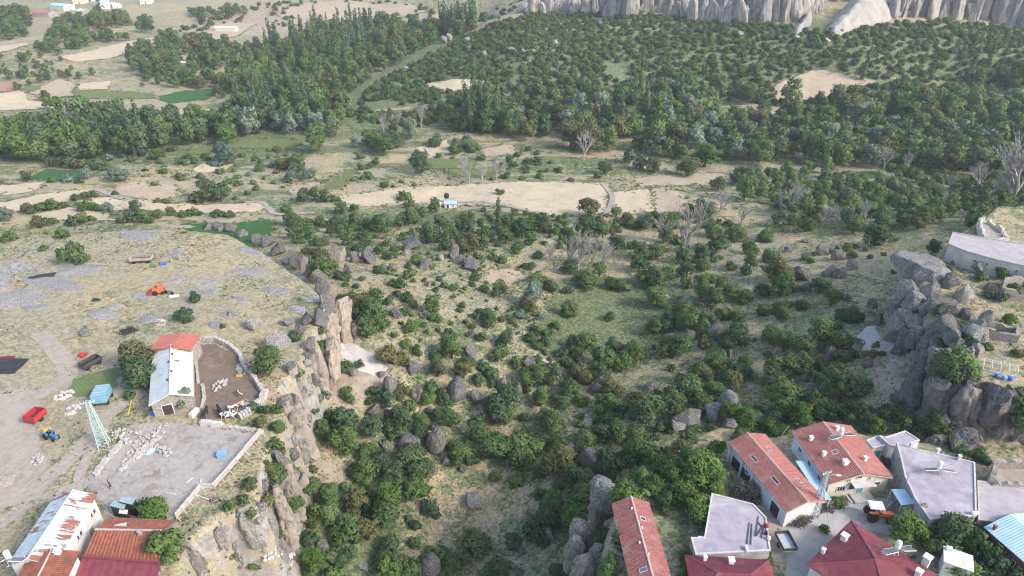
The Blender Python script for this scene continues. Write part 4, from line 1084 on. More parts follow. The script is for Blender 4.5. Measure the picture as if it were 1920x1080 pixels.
# --- village houses on the right
h2, W, L, he, hr, w, l = gable_house('village_house', 'cream gabled house with wide red-tiled roof, solar tank and green front door', 'house', (1554, 908), (1674.5, 896), (1489, 809), 5.2, 6.65, 2.0, 'tile_red', 'wall_blue_and_shade', 'wall_cream', 17, 0.3, 0.13, 0.05, mats=('tile_red', 'tile_red_lit'))  # side walls coloured as in shade, right slope as in sun
window(h2, -w + 2.1, -l - 0.02, 1.7, 1.3, 1.1, 'f', bars=2); window(h2, w - 1.7, -l - 0.02, 1.9, 1.0, 1.1, 'f', bars=2)
window(h2, -0.2, -l - 0.02, 3.75, 0.8, 0.6, 'f', 'parapet'); window(h2, 1.5, -l - 0.02, 3.3, 0.45, 0.45, 'f', 'parapet', bars=0); window(h2, -1.7, -l - 0.02, 3.3, 0.4, 0.4, 'f', 'parapet', bars=0)
door(h2, 0.5, -l - 0.02, 0.45, 1.05, 2.0, 'f', 'door_green'); window(h2, -0.75, -l - 0.02, 1.9, 1.0, 0.9, 'f', 'dark_wood')
MB().box((0.3, -l - 0.65, 2.85), (3.4, 1.3, 0.14)).build('canopy', 'parapet', h2)
MB().box((0.6, -l - 0.9, 0.15), (3.2, 1.8, 0.6)).build('porch', 'concrete', h2)
for k in range(4): MB().box((-1.4 - 0.32 * k, -l - 0.9, 0.28 - 0.14 * k - 0.25), (0.32, 1.5, 0.5)).build('step', 'concrete', h2)
for x, y, sz in ((-3.4, 2.9, .6), (-3.2, -0.6, .6), (-1.4, -3.2, .8), (2.2, -2.6, .55), (1.4, 4.0, .6)): chimney(h2, x, y, roofz(x, W, he, hr), sz, 0.7)
skylight(h2, -1.5, -0.6, W, he, hr, 0.8, 0.7, 'solar_glass')
for yy in (-3, 0, 3): window(h2, -w, yy, 1.8, 0.9, 1.0, 'l')
sp_ = h2.matrix_basis @ Vector((0.5, 1.4, roofz(0.5, W, he, hr))); solar_heater((sp_.x, sp_.y, sp_.z + 0.15), 0.25, 'white solar water heater on the roof of the cream gabled house')
h1, W, L, he, hr, w, l = gable_house('village_house', 'long red-tiled house with pale blue wall and two skylights between stacked firewood', 'house', (1475, 961), (1549, 941), (1351.6, 833), 5.0, 6.1, 1.6, 'tile_red', 'wall_blue_and_shade', 'wall_white', 13, 0.3, 0.13, 0.05, mats=('tile_red', 'tile_red_lit'))  # shade tint on the side walls, sunlit tone on the right slope
skylight(h1, -1.9, 2.6, W, he, hr, 0.5, 1.5); skylight(h1, -1.6, -2.2, W, he, hr, 0.5, 1.5); skylight(h1, 1.4, 3.6, W, he, hr, 0.5, 0.9); skylight(h1, 1.6, -3.3, W, he, hr, 0.5, 0.9)
door(h1, -w, -l + 2.2, 0.1, 1.8, 2.2, 'l', 'dark_wood'); window(h1, -w, 2.2, 1.9, 0.8, 0.7, 'l')
for yy in (0.8, 3.5, l - 0.2): MB().bar((-w - 0.25, yy, -2.0), (-w - 0.25, yy, he - 0.1), 0.25).build('porch_post', 'wall_white', h1)
MB().box((-w - 0.02, 3.6, 0.6), (0.05, 4.8, 2.4)).build('dark_opening_panel', 'glass_dark', h1)  # dark sheet on the solid wall, its colour stands for an unlit opening
# pale blue lean-to roof between the two houses
a, b = P(1500, 868, 4.0), P(1549, 938, 4.0)
lt = empty('lean_to', (a.x, a.y, 2.0), 0, 'narrow sky-blue metal lean-to roof in the gap between the two red-tiled houses', 'lean-to')
d = (b - a); d.z = 0
M = MB(); nn = Vector((-d.y, d.x, 0)).normalized()
for k in range(7):
    q = k / 6 - 0.5; M.bar(Vector((0, 0, 2.4 - 0.3 * q)) + nn * (q * 1.5), Vector((d.x, d.y, 2.1 - 0.3 * q)) + nn * (q * 1.5), 0.26, 0.05)
M.build('roof', 'metal_skyblue', lt)
for t in (0.02, 0.5, 0.98):
    for q in (-0.5, 0.5):
        s_ = d * t + nn * q * 1.3; MB().bar((s_.x, s_.y, -1), (s_.x, s_.y, 2.2), 0.1).build('post', 'wall_blue_and_shade', lt)
h4, W, L, he, hr, w, l = gable_house('village_house', 'narrow long house with weathered pink-red tile roof beside leafy trees', 'house', (1184, 1100), (1262, 1096), (1200.6, 942.7), 3.2, 4.6, -0.2, 'tile_red', 'wall_plaster', None, 20, 0.24, 0.09, 0.05, base=3)
for x, y in ((-0.35, 4.6), (0.35, 1.2), (-0.5, -1.2), (0.25, -3.2)): chimney(h4, x, y, roofz(x, W, he, hr) - 0.1, 0.26, 0.55, 'white_paint', False)
skylight(h4, 0.9, 3.0, W, he, hr, 0.9, 0.6); skylight(h4, -0.9, -5.2, W, he, hr, 1.0, 0.6, 'solar_glass')
ter, pl, hh = flat_house('terrace_house', 'flat-roofed house with lilac screed roof and dark iron bars lying on it', 'house', [(1334, 925.4), (1412, 945), (1437, 971), (1445, 1033), (1304, 1040.6), (1295, 1008), (1320, 1008)], 4.2, 0.8)
for i, (a, b) in enumerate((((1422, 968), (1417, 1005)), ((1436, 975), (1427, 1008)), ((1421, 978), (1433, 995)), ((1431, 985), (1418, 1005)), ((1405, 980), (1401, 1020)), ((1410, 982), (1408, 1021)))):
    o = MB().bar(P(*a, 4.25), P(*b, 4.3), 0.1).build('iron_bar', 'iron_dark'); tag(o, 'dark iron bar lying on the lilac flat roof', 'bar', 'iron bars on the lilac roof')
for i, (u, v, m) in enumerate(((1438, 988, 'paint_red'), (1436, 1001, 'black_sheet'), (1441, 1011, 'white_paint'))):
    p = P(u, v, 4.34); o = MB().lathe([(0.2, 0), (0.28, 0.1), (0.25, 0.45), (0.12, 0.55)], (0, 0, 0), 8).build('jerrycan', m, None, loc=p)
    tag(o, ('red', 'black', 'white')[i] + ' plastic can on the edge of the lilac flat roof', 'can')
o = MB().tube((0, 0, 0), (0, 0.9, 0), 0.22, 0.22, 8).build('white_drum', 'white_paint', None, loc=P(1402, 1034, 4.5)); tag(o, 'small white drum lying at the lower edge of the lilac roof', 'drum')
for q in ((1316, 1007), (1325, 950)):
    o = MB().box((0, 0, 0), (1.0, 0.22, 0.16)).build('water_spout', 'white_paint', ter, loc=P(*q, 4.0) - ter.location)
h5, W, L, h_ = hip_house('village_house', 'small house with ribbed maroon metal hip roof and two white chimneys', 'house', (1300, 1130), (1470, 1140), (1301.7, 1042), 4.0, 1.3, 0.6, 'metal_maroon', 'wall_white', 0.28)
chimney(h5, -W * 0.28, L / 2 - 0.9, h_ + 0.2, 0.5, 0.8); chimney(h5, W * 0.02, L / 2 - 1.2, h_ + 0.25, 0.8, 0.9)
h6, W, L, h_ = hip_house('village_house', 'large house with wide dark maroon metal hip roof carrying a solar water heater', 'house', (1596, 975), (1512, 1058), (1764, 1069), 5.2, 1.9, 1.4, 'metal_maroon', 'wall_blue_and_shade', 0.28)
inv = Matrix.Rotation(-h6.rotation_euler.z, 4, 'Z')
def local6(u, v, z): return inv @ (P(u, v, z) - h6.location)
for u, v, z, sz in ((1583, 1009, 6.0, .9), (1738, 1050, 6.0, 1.0), (1722, 1076, 6.2, .8), (1543, 1035, 5.6, .5)):
    q = local6(u, v, z); chimney(h6, q.x, q.y, q.z - 0.5, sz, 1.1)
p = P(1682, 1040, 6.4); solar_heater((p.x, p.y, 6.35), 0.15, 'white solar water heater on the maroon hip roof', 1.0)
h7, pl, hh = flat_house('terrace_house', 'large flat-roofed grey plaster house with pale lilac roof and solar heater', 'house', [(1680, 830), (1728, 845), (1790, 858), (1828, 868), (1830, 920), (1831, 968), (1800, 969), (1743, 975), (1715, 935), (1696, 894), (1689, 862)], 6.0, 2.2, 'screed_purple', 'wall_plaster', 0.16)
p = P(1757, 892, 6.0); solar_heater((p.x, p.y, 6.3), -0.1, 'white solar water heater standing on the large flat lilac roof', 1.0)
for u, v in ((1707, 838), (1757, 850), (1797, 862)): chimney(h7, P(u, v, 6).x - h7.location.x, P(u, v, 6).y - h7.location.y, hh, 0.5, 0.8, 'parapet')
for i, (u, v) in enumerate(((1771, 967), (1822, 962))):
    p = P(u, v, 6.35); o = MB().lathe([(0.25, 0), (0.28, 0.1), (0.28, 0.8), (0.2, 0.95)], n=10, M=Matrix.Rotation(R(85), 3, 'Y')).build('white_drum', 'white_paint', None, loc=p); tag(o, 'white drum lying on the front edge of the large flat roof', 'drum', 'white drums on the large flat roof')
tag(MB().box((0, 0, 0.18), (0.7, 0.5, 0.36)).box((0.15, 0, 0.42), (0.3, 0.4, 0.2)).build('rubble_heap', 'wall_stone', None, loc=P(1733, 949, 6.0)), 'small rubble heap at the left edge of the large flat roof', 'rubble')
tube_between('antenna_pole', 'old_wood', P(1699, 908, 6) - h7.location, P(1702, 893, 8) - h7.location + Vector((0, 0, .6)), 0.06, h7)
for i in range(len(pl)):
    a, b = edge_dir(pl, i)
    if (b - a).length > 3.5 and (b - a).x > 0 and (a.y + b.y) / 2 < 0: wall_window(h7, pl, i, 0.5, 2.0, 1.0, 1.1)
h8, pl, hh = flat_house('terrace_house', 'flat-roofed stone house with dusty cracked roof adjoining the large flat-roofed house', 'house', [(1832, 901), (1870, 906), (1925, 916), (1985, 925), (1985, 1000), (1920, 988), (1880, 982), (1834, 975)], 5.2, 2.0, 'screed_grey', 'wall_stone', 0.12, lip='stone_light')
p = P(1903, 980, 5.4); tag(MB().lathe([(0.22, 0), (0.26, 0.1), (0.26, 0.6), (0.2, 0.7)], n=10, M=Matrix.Rotation(R(80), 3, 'Y')).build('white_drum', 'white_paint', None, loc=p), 'white drum on the dusty cracked flat roof', 'drum')
flat_house('outbuilding', 'small lilac-roofed outbuilding with cream wall and green door', 'outbuilding', [(1623.6, 826), (1644, 818), (1664, 835), (1637, 841)], 4.6, 2.0, wall='wall_cream')
ob = bpy.data.objects['outbuilding']
door(ob, 0.1, -1.02, 0, 0.9, 1.9, 'f', 'door_green')
flat_house('outbuilding', 'lilac-roofed outbuilding tucked behind the large flat-roofed house', 'outbuilding', [(1647, 817), (1660, 820), (1697, 808), (1725, 826), (1690, 838), (1668, 836)], 5.0, 2.2, wall='wall_white')
# blue canopy and annex beside the large flat house
cp, pl, hh = flat_house('annex', 'low annex with lilac roof and pale blue wall under the large flat-roofed house', 'outbuilding', [(1693, 951), (1720, 951), (1733, 977), (1708, 981)], 4.2, 2.0, wall='wall_blue_and_shade')
for i in range(len(pl)):
    a, b = edge_dir(pl, i)
    if (b - a).y < -1: wall_window(cp, pl, i, 0.5, 0.0, 0.9, 1.9, dr='wall_blue_and_shade')
c0 = P(1694, 930, 5.0); cn = empty('metal_canopy', (c0.x, c0.y, 2.0), 0, 'sloping light blue sheet-metal canopy beside the large flat-roofed house', 'canopy')
q = [P(1671, 917, 4.9), P(1696, 917, 5.4), P(1717, 944, 5.4), P(1690, 947, 4.9)]; q = [x - cn.location for x in q]
M = MB(); M.add([x for x in q] + [x - Vector((0, 0, .06)) for x in q], ((0, 3, 2, 1), (4, 5, 6, 7), (0, 1, 5, 4), (1, 2, 6, 5), (2, 3, 7, 6), (3, 0, 4, 7)))
for k in range(9):
    t = (k + 0.5) / 9; M.bar(q[0].lerp(q[3], t) + Vector((0, 0, .03)), q[1].lerp(q[2], t) + Vector((0, 0, .03)), 0.06, 0.05)
M.build('roof', 'metal_skyblue', cn)
for x in q: MB().bar((x.x * .95, x.y * .95, -0.5), (x.x * .95, x.y * .95, x.z - 0.05), 0.1).build('post', 'wall_blue_and_shade', cn)
# gate and white railing near the tractor
gt = empty('metal_gate', P(1668, 955, 2.1), R(35), 'pale blue sheet gate standing open beside the tractor', 'gate')
MB().box((0, 0, 0.75), (2.2, 0.06, 1.3)).build('gate_leaf', 'wall_blue_and_shade', gt)
for x in (-1.15, 1.15): MB().box((x, 0, 0.8), (0.14, 0.14, 1.8)).build('post', 'wall_blue_and_shade', gt)
rl = empty('railing', P(1700, 985, 2.0), R(4), 'white metal railing in front of the low lilac-roofed annex', 'railing')
for k in range(9): MB().bar((k * 0.45, 0, -0.2), (k * 0.45, 0, 1.1), 0.05).build('baluster', 'white_paint', rl)
for zz in (0.25, 1.05): MB().bar((-0.1, 0.03, zz), (3.75, 0.03, zz), 0.05).build('rail', 'white_paint', rl)
# ruined wall block on the far right, blue roofs at the corner
def ruin(name, label, px, zt, zg, thick=0.5, mat='ruin_plaster', floor=None, drops=None, wins=()):
    pts = [P(u, v, zt) for u, v in px]; c = sum(pts, Vector()) / len(pts); root = empty(name, (c.x, c.y, zg), 0, label, 'ruin')
    n = len(pts); h = zt - zg
    for i in range(n):
        a, b = pts[i] - c, pts[(i + 1) % n] - c; a.z = b.z = 0; d = b - a; Ln = d.length; e = d.normalized(); nn = Vector((-e.y, e.x, 0)) * thick / 2
        k = max(3, int(Ln / 0.7)); M = MB(); top = [h * (1 - (drops or 0.25) * random.random() ** 2) for _ in range(k + 1)]
        for j in range(k):
            p0, p1 = a + e * (Ln * j / k), a + e * (Ln * (j + 1) / k); z0, z1 = top[j], top[j + 1]
            M.add([p0 - nn - Vector((0, 0, 1.5)), p1 - nn - Vector((0, 0, 1.5)), p1 + nn - Vector((0, 0, 1.5)), p0 + nn - Vector((0, 0, 1.5)), p0 - nn + Vector((0, 0, z0)), p1 - nn + Vector((0, 0, z1)), p1 + nn + Vector((0, 0, z1)), p0 + nn + Vector((0, 0, z0))],
                  ((0, 3, 2, 1), (4, 5, 6, 7), (0, 1, 5, 4), (2, 3, 7, 6)) + (((3, 0, 4, 7),) if j == 0 else ()) + (((1, 2, 6, 5),) if j == k - 1 else ()))
        M.build('wall', mat, root)
    if floor: MB().prism([((p - c).x * 0.96, (p - c).y * 0.96) for p in pts], h * 0.55, h * 0.62 if floor[1] is None else floor[1]).build('roof_slab', floor[0], root)
    for (u, v, z, w_, h_) in wins:
        q = P(u, v, z) - root.location; o = MB().box((0, 0, 0), (w_, 0.7, h_)).build('window', 'glass_dark', root, loc=q)
    return root
ruin('ruined_house', 'roofless ruined stone house on the dark edge behind the dusty flat roof', [(1872, 861), (1935, 862), (1990, 880), (1990, 915), (1930, 905), (1862, 900)], 6.0, 2.0, 0.7, 'wall_stone', ('track_dirt', None))
bl = empty('blue_roofed_house', P(1925, 1060, 1.5), R(18), 'house corner with pale blue roof and dark red wall at the village edge', 'house')
slope_sheet(-4.2, 4.0, 0, 5.0, 9.0, 1, 0.35, 0.0, 0.04).build('roof_slope', 'metal_skyblue', bl); slope_sheet(4.2, 4.0, 0, 5.0, 9.0, 1, 0.35, 0.0, 0.04).build('roof_slope', 'metal_skyblue', bl)
MB().box((0, 0, 1.2), (7.6, 8.2, 5.4)).build('wall', 'wall_red', bl); chimney(bl, -3.4, 3.7, 4.2, 0.45, 0.5, 'wall_red')
window(bl, -3.8, 0, 2.2, 1.0, 1.1, 'l')
wb = empty('white_shed', P(1784, 1074, 2.0), R(-28), 'small shed with flat white roof beside the maroon hip roof', 'shed')
MB().box((0, 0, 1.2), (3.0, 2.4, 3.0)).build('wall', 'wall_white', wb); MB().box((0, 0, 2.78), (3.4, 2.8, 0.14)).build('roof', 'white_paint', wb)
MB().box((-1.1, 0.9, 3.1), (0.7, 0.6, 0.5)).build('vent_box', 'white_paint', wb)
sb = empty('blue_shed', P(1556, 1075, 2.0), R(40), 'small shed with light blue roof below the maroon hip roof', 'shed')
MB().box((0, 0, 0.8), (2.2, 3.4, 3.0)).build('wall', 'wall_blue_and_shade', sb); slope_sheet(-1.4, 2.3, 1.4, 2.7, 3.9, 1, 0.35, 0, 0.04).build('roof', 'metal_skyblue', sb)

# --- ruins on the right outcrop
ruin('ruined_house', 'roofless ruined house with broken light walls at the top of the outcrop', [(1838, 408), (1846, 404), (1880, 425), (1892, 445), (1850, 445)], 9.5, 6.2, 0.6, 'ruin_plaster', ('track_dirt', None), 0.45)
r2, pl, hh = flat_house('ruined_house', 'abandoned whitewashed stone house with pinkish flat roof and two dark window holes', 'ruin', [(1786, 436), (1850, 447), (1925, 458), (1990, 468), (1990, 520), (1925, 500), (1870, 488), (1812, 472), (1778, 458)], 10.0, 6.4, 'screed_grey', 'ruin_plaster', 0.2, lip='stone_light')
for i in range(len(pl)):
    a, b = edge_dir(pl, i)
    if (b - a).x > 2.5 and (a.y + b.y) / 2 < 1: 
        for t in (0.35, 0.75): 
            wd = wall_window(r2, pl, i, t, 2.0, 0.6, 0.9)
ruin('ruined_wall', 'low broken terrace wall on the outcrop below the abandoned house', [(1828, 596), (1870, 602), (1910, 612), (1910, 628), (1868, 618), (1830, 608)], 8.2, 6.2, 0.6, 'wall_stone', None, 0.5)
ruin('ruined_wall', 'fragment of brownish ruined wall beside the abandoned house', [(1888, 520), (1930, 515), (1960, 530), (1960, 550), (1885, 540)], 8.8, 6.5, 0.6, 'wall_stone', None, 0.6)
gf = empty('greenhouse_frame', P(1872, 690, 6.4), R(-25), 'bare white hoop frame of a small greenhouse on the outcrop', 'frame')
for k in range(5):
    x = (k - 2) * 1.3; pts = [(x, 1.6 * math.cos(t), 1.3 * math.sin(t)) for t in np.linspace(0, PI, 7)]
    MB().path(pts, 0.05, 0.05, 5).build('hoop', 'white_paint', gf)
MB().bar((-2.6, 0, 1.3), (2.6, 0, 1.3), 0.05).build('ridge_bar', 'white_paint', gf)
for s in (-1.6, 1.6): MB().bar((-2.6, s, 0.03), (2.6, s, 0.03), 0.06).build('base_bar', 'white_paint', gf)
for i, (u, v) in enumerate(((1868, 708), (1882, 712), (1893, 713))):
    tag(MB().lathe([(0.35, 0), (0.42, 0.2), (0.4, 0.7), (0.3, 0.8)], n=10).build('barrel', ('paint_blue', 'paint_lightblue', 'paint_blue')[i], None, loc=G(u, v)), 'blue plastic barrel beside the greenhouse frame', 'barrel', 'blue barrels by the greenhouse frame')

# --- farm on the left plateau
bn, W, L, he, hr, w, l = gable_house('barn', 'barn with pale grey sheet-metal gable roof beside the cattle yard', 'barn', (278.6, 761), (363, 742), (281, 667), 3.0, 4.5, 0.0, 'metal_grey', 'wall_stone', 'wall_stone', 1, 0.5, 0.0, 0.04, cap='metal_grey')
for x, y in ((0.25, 7.2), (0.3, 4.6), (0.25, -1.2), (-0.3, 2.2), (-0.35, -3.6)): MB().box((x, y, roofz(x, W, he, hr) + 0.12), (0.3, 0.3, 0.4)).build('roof_vent', 'iron_dark', bn)
skylight(bn, 1.1, 2.4, W, he, hr, 0.8, 0.5)
MB().box((-1.3, -0.6, roofz(-1.3, W, he, hr) + 0.12), (0.9, 0.5, 0.06)).build('roof_patch', 'metal_blue', bn)
door(bn, -1.0, -l - 0.015, 0, 1.6, 2.1, 'f', 'dark_wood'); window(bn, 1.6, -l - 0.015, 1.6, 0.7, 0.7, 'f', 'old_wood')
an, W2, L2, _, _, _, _ = gable_house('barn_annex', 'low barn annex with bright coral-red metal roof behind the grey-roofed barn', 'barn', (281.5, 655), (358, 655), (282, 629), 4.2, 4.6, 0.0, 'metal_coral', 'wall_stone', None, 1, 0.5, 0, 0.03, cap=None)
wh, W, L, he, hr, w, l = gable_house('farmhouse', 'long white two-storey farmhouse with rust-streaked metal roof', 'house', (12, 1062), (101.6, 1058), (130, 930), 5.0, 6.2, 0.0, 'metal_rusty', 'wall_white', None, 3, 0.6, 0.03, 0.05, cap='galvanised')
for yy in (4.5, 0.6, -4.2):
    for dx in (0,): window(wh, w, yy, 3.2, 0.6, 0.9, 'r', 'parapet', bars=0); window(wh, w, yy - 0.75, 3.2, 0.5, 0.9, 'r', 'parapet', bars=0)
window(wh, w, -1.6, 1.2, 0.8, 0.9, 'r', 'parapet'); door(wh, w, 2.6, 0, 1.0, 2.0, 'r', 'old_wood')
wf, W, L, he, hr, w, l = gable_house('farmhouse_wing', 'red tiled wing at the end of the white farmhouse with white chimney', 'house', (-30, 1200), (80, 1185), (18, 1050), 5.0, 6.0, 0.0, 'tile_old', 'wall_white', None, 16, 0.3, 0.05, 0.05)
chimney(wf, 0.9, 5.2, roofz(0.9, W, he, hr), 0.8, 0.6)
p = P(18, 1058, 6.1); solar_heater((p.x, p.y, 6.0), 0.1, 'white solar water heater on the red tiled farmhouse wing')
sh = empty('tiled_stable', P(240, 1008, 0), 0, 'low stable with old orange-red tiled roof beside the white farmhouse', 'stable')
def quad_roof(root, corners, mat, n, name='roof_slope', lift=0.05, rib=None):
    """stepped tile roof between four world corners: a-b eave, d-c ridge"""
    a, b, c, d = [x - root.location for x in corners]; M = MB(); nr = (b - a).cross(d - a).normalized()
    if nr.z < 0: nr = -nr
    m = 40
    for k in range(n):
        for t, lf in ((k / n, lift), ((k + 1) / n, 0)):
            for j in range(m + 1):
                s = j / m; q = a.lerp(d, t).lerp(b.lerp(c, t), s) + nr * (lf + (0.03 * math.cos(s * m * PI) if rib is None else (rib if j % 4 < 2 else 0))); M.v.append(tuple(q))
    r = m + 1
    for i in range(2 * n - 1):
        for j in range(m): M.f.append((i * r + j, i * r + j + 1, (i + 1) * r + j + 1, (i + 1) * r + j))
    M.add([a - nr * .12, b - nr * .12, c - nr * .12, d - nr * .12, a, b, c, d], ((3, 2, 1, 0), (0, 1, 5, 4), (1, 2, 6, 5), (3, 0, 4, 7)))
    return M.build(name, mat, root)
A, B, C, D = P(157, 1044, 2.6), P(297, 1053, 2.6), P(303, 995, 4.2), P(179, 993, 4.2)
E, F = P(207, 970, 3.2), P(329, 976, 3.2)
quad_roof(sh, (A, B, C, D), 'tile_old', 15); quad_roof(sh, (F, E, D, C), 'tile_old', 7)
M = MB(); n = 26
for k in range(n): M.tube(D.lerp(C, k / n) - sh.location + Vector((0, 0, .06)), D.lerp(C, (k + 1) / n) - sh.location + Vector((0, 0, .08)), 0.15, 0.13, 7)
M.build('ridge_cap', 'mortar', sh)
cq = [Vector((x.x, x.y)) for x in (A, B, F, E)]; cc = sum(cq, Vector((0, 0))) / 4
MB().prism([tuple((cc + (x - cc) * 0.95) - Vector(sh.location[:2])) for x in cq], -1.0, 2.45).build('wall', 'wall_stone', sh)
q = P(262, 1000, 4.2) - sh.location; chimney(sh, q.x, q.y, 3.9, 0.5, 0.7, 'wall_plaster')
q = P(225, 985, 3.8) - sh.location; MB().box((0, 0, 0.05), (1.6, 0.5, 0.16), 0.3).box((0.6, -0.3, 0.1), (0.9, 0.35, 0.12), 0.1).build('roof_patch', 'parapet', sh, loc=(q.x, q.y, 3.75))
s2 = empty('metal_roofed_stable', P(215, 1085, 0), 0, 'long stable with smooth maroon metal roof below the old tiled stable', 'stable')
A2, B2, C2, D2 = P(110, 1140, 2.6), P(285, 1150, 2.6), P(299, 1058, 3.4), P(154, 1046, 3.4)
quad_roof(s2, (A2, B2, C2, D2), 'metal_maroon', 1, rib=0.03, lift=0.0)
cq = [Vector((x.x, x.y)) for x in (A2, B2, C2, D2)]; cc = sum(cq, Vector((0, 0))) / 4
MB().prism([tuple((cc + (x - cc) * 0.95) - Vector(s2.location[:2])) for x in cq], -1.0, 2.45).build('wall', 'wall_stone', s2)
M = MB(); M.bar(D2 - s2.location + Vector((0, .1, 0.1)), C2 - s2.location + Vector((0, .1, 0.1)), 0.3, 0.35); M.build('flashing', 'metal_maroon', s2)
for i, (cs, z) in enumerate(((((205, 948), (232, 955), (236, 944), (215, 938)), 2.2), (((222, 940), (248, 946), (254, 934), (230, 932)), 2.6), (((222, 962), (238, 964), (240, 956), (224, 955)), 1.9))):
    pts = [P(u, v, z) for u, v in cs]; c = sum(pts, Vector()) / 4; rt = empty('lean_to_shed', (c.x, c.y, 0), 0, ('low shed with dented blue-grey sheet roof beside the white farmhouse', 'taller shed with pale blue sheet roof by the bushy tree', 'tiny shed with whitish sheet roof over a dark opening')[i], 'shed')
    pq = [x - rt.location for x in pts]; M = MB(); M.add(pq + [x - Vector((0, 0, .07)) for x in pq], ((0, 1, 2, 3), (7, 6, 5, 4), (0, 4, 5, 1), (1, 5, 6, 2), (2, 6, 7, 3), (3, 7, 4, 0)))
    for k in range(6):
        t = (k + .5) / 6; M.bar(pq[0].lerp(pq[1], t) + Vector((0, 0, .03)), pq[3].lerp(pq[2], t) + Vector((0, 0, .03)), 0.05, 0.05)
    M.build('roof', ('metal_bluegrey', 'metal_bluegrey', 'white_paint')[i], rt)
    MB().prism([(x.x * .93, x.y * .93) for x in pq], -0.5, z - 0.07).build('wall', 'dark_wood', rt)

# --- far buildings
def far_house(u, v, W, L, h, rz, wall, roof, label, rise=1.6, wins=3):
    b = G(u, v); root = empty('far_house', b, rz, label, 'house')
    slope_sheet(-W / 2 - .3, h, 0, h + rise, L + .6, 1, 0.8, 0, 0.06).build('roof_slope', roof, root); slope_sheet(W / 2 + .3, h, 0, h + rise, L + .6, 1, 0.8, 0, 0.06).build('roof_slope', roof, root)
    w, l = W / 2, L / 2
    M = MB(); vs_ = [(-w, -l, -2), (w, -l, -2), (w, -l, h), (0, -l, h + rise - .15), (-w, -l, h)]; vs_ += [(x, l, z) for x, y, z in vs_]
    M.add(vs_, ((0, 1, 2, 3, 4), (9, 8, 7, 6, 5), (0, 5, 6, 1), (1, 6, 7, 2), (4, 9, 5, 0))); M.build('wall', wall, root)
    for k in range(wins): window(root, -w + (k + .5) * W / wins, -l, h * 0.55, 1.1, 1.3, 'f')
    for k in range(wins): window(root, w, -l + (k + .5) * L / wins, h * 0.55, 1.1, 1.3, 'r')
    door(root, 0.2, -l, 0, 1.1, 2.1, 'f', 'dark_wood')
    return root
far_house(118, 18, 14, 22, 5, 1.2, 'wall_white', 'metal_skyblue', 'far village house with long light blue metal roof')
far_house(152, 6, 13, 18, 6, 0.3, 'wall_cream', 'metal_grey', 'far village house with grey roof and cream walls')
far_house(195, 14, 13, 16, 7, 0.5, 'wall_white', 'metal_skyblue', 'far tall white village house with blue-grey roof beside the poplar')
far_house(85, 30, 12, 20, 4, 1.4, 'wall_plaster', 'tile_red', 'far long brownish farm building at the village edge')
far_house(157, 28, 11, 12, 4.5, 0.8, 'wall_plaster', 'metal_grey', 'far small grey house in front of the white village houses')
far_house(216, 14, 10, 12, 4, 0.9, 'wall_white', 'metal_grey', 'far low white shed beside the tall white house')
far_house(276, 6, 12, 14, 4.5, 0.2, 'wall_white', 'white_paint', 'far isolated white house beside the upper dirt road')
far_house(186, 0, 12, 16, 6, 0.1, 'wall_white', 'metal_skyblue', 'far pale house half hidden at the top of the village')
far_house(425, 58, 6, 22, 3.5, 1.45, 'wall_white', 'white_paint', 'far long white barn in the dry field', 1.0)
far_house(343, 124, 5, 10, 3, 1.4, 'wall_white', 'white_paint', 'small white-roofed cabin among the dark trees', 1.0, 2)
hb = G(845, 388); hut = empty('garden_hut', hb, 0.1, 'garden hut with pale blue-white metal roof beside the dirt track', 'hut')
slope_sheet(-2.2, 2.2, 0.0, 2.7, 5.4, 1, 0.4, 0, 0.04).build('roof_slope', 'metal_skyblue', hut, rot=(0, 0, PI / 2)); slope_sheet(2.2, 2.2, 0.0, 2.7, 5.4, 1, 0.4, 0, 0.04).build('roof_slope', 'metal_skyblue', hut, rot=(0, 0, PI / 2))
MB().box((0, 0, 0.8), (5.0, 3.8, 2.8)).build('wall', 'wall_white', hut); window(hut, 1.0, -1.9, 1.2, 0.8, 0.7, 'f'); door(hut, -1.2, -1.9, 0, 0.9, 1.8, 'f', 'dark_wood')
tw = empty('water_tower', G(838, 380), 0, 'small dark water tank on a stand behind the garden hut', 'tank')
MB().lathe([(0.9, 0), (1.1, 0.3), (1.1, 1.6), (0.6, 2.1)], (0, 0, 2.2), 12).build('tank', 'black_sheet', tw)
for sx in (-.8, .8):
    for sy in (-.8, .8): MB().bar((sx, sy, -.5), (sx * .8, sy * .8, 2.3), 0.14).build('leg', 'old_wood', tw)
tag(MB().box((0, 0, 0.9), (3.2, 2.6, 2.2)).box((0, 0, 2.05), (3.5, 2.9, 0.1)).build('garden_shed', 'wall_white', None, loc=G(820, 390)), 'small whitish shed half hidden by the tree next to the garden hut', 'shed')

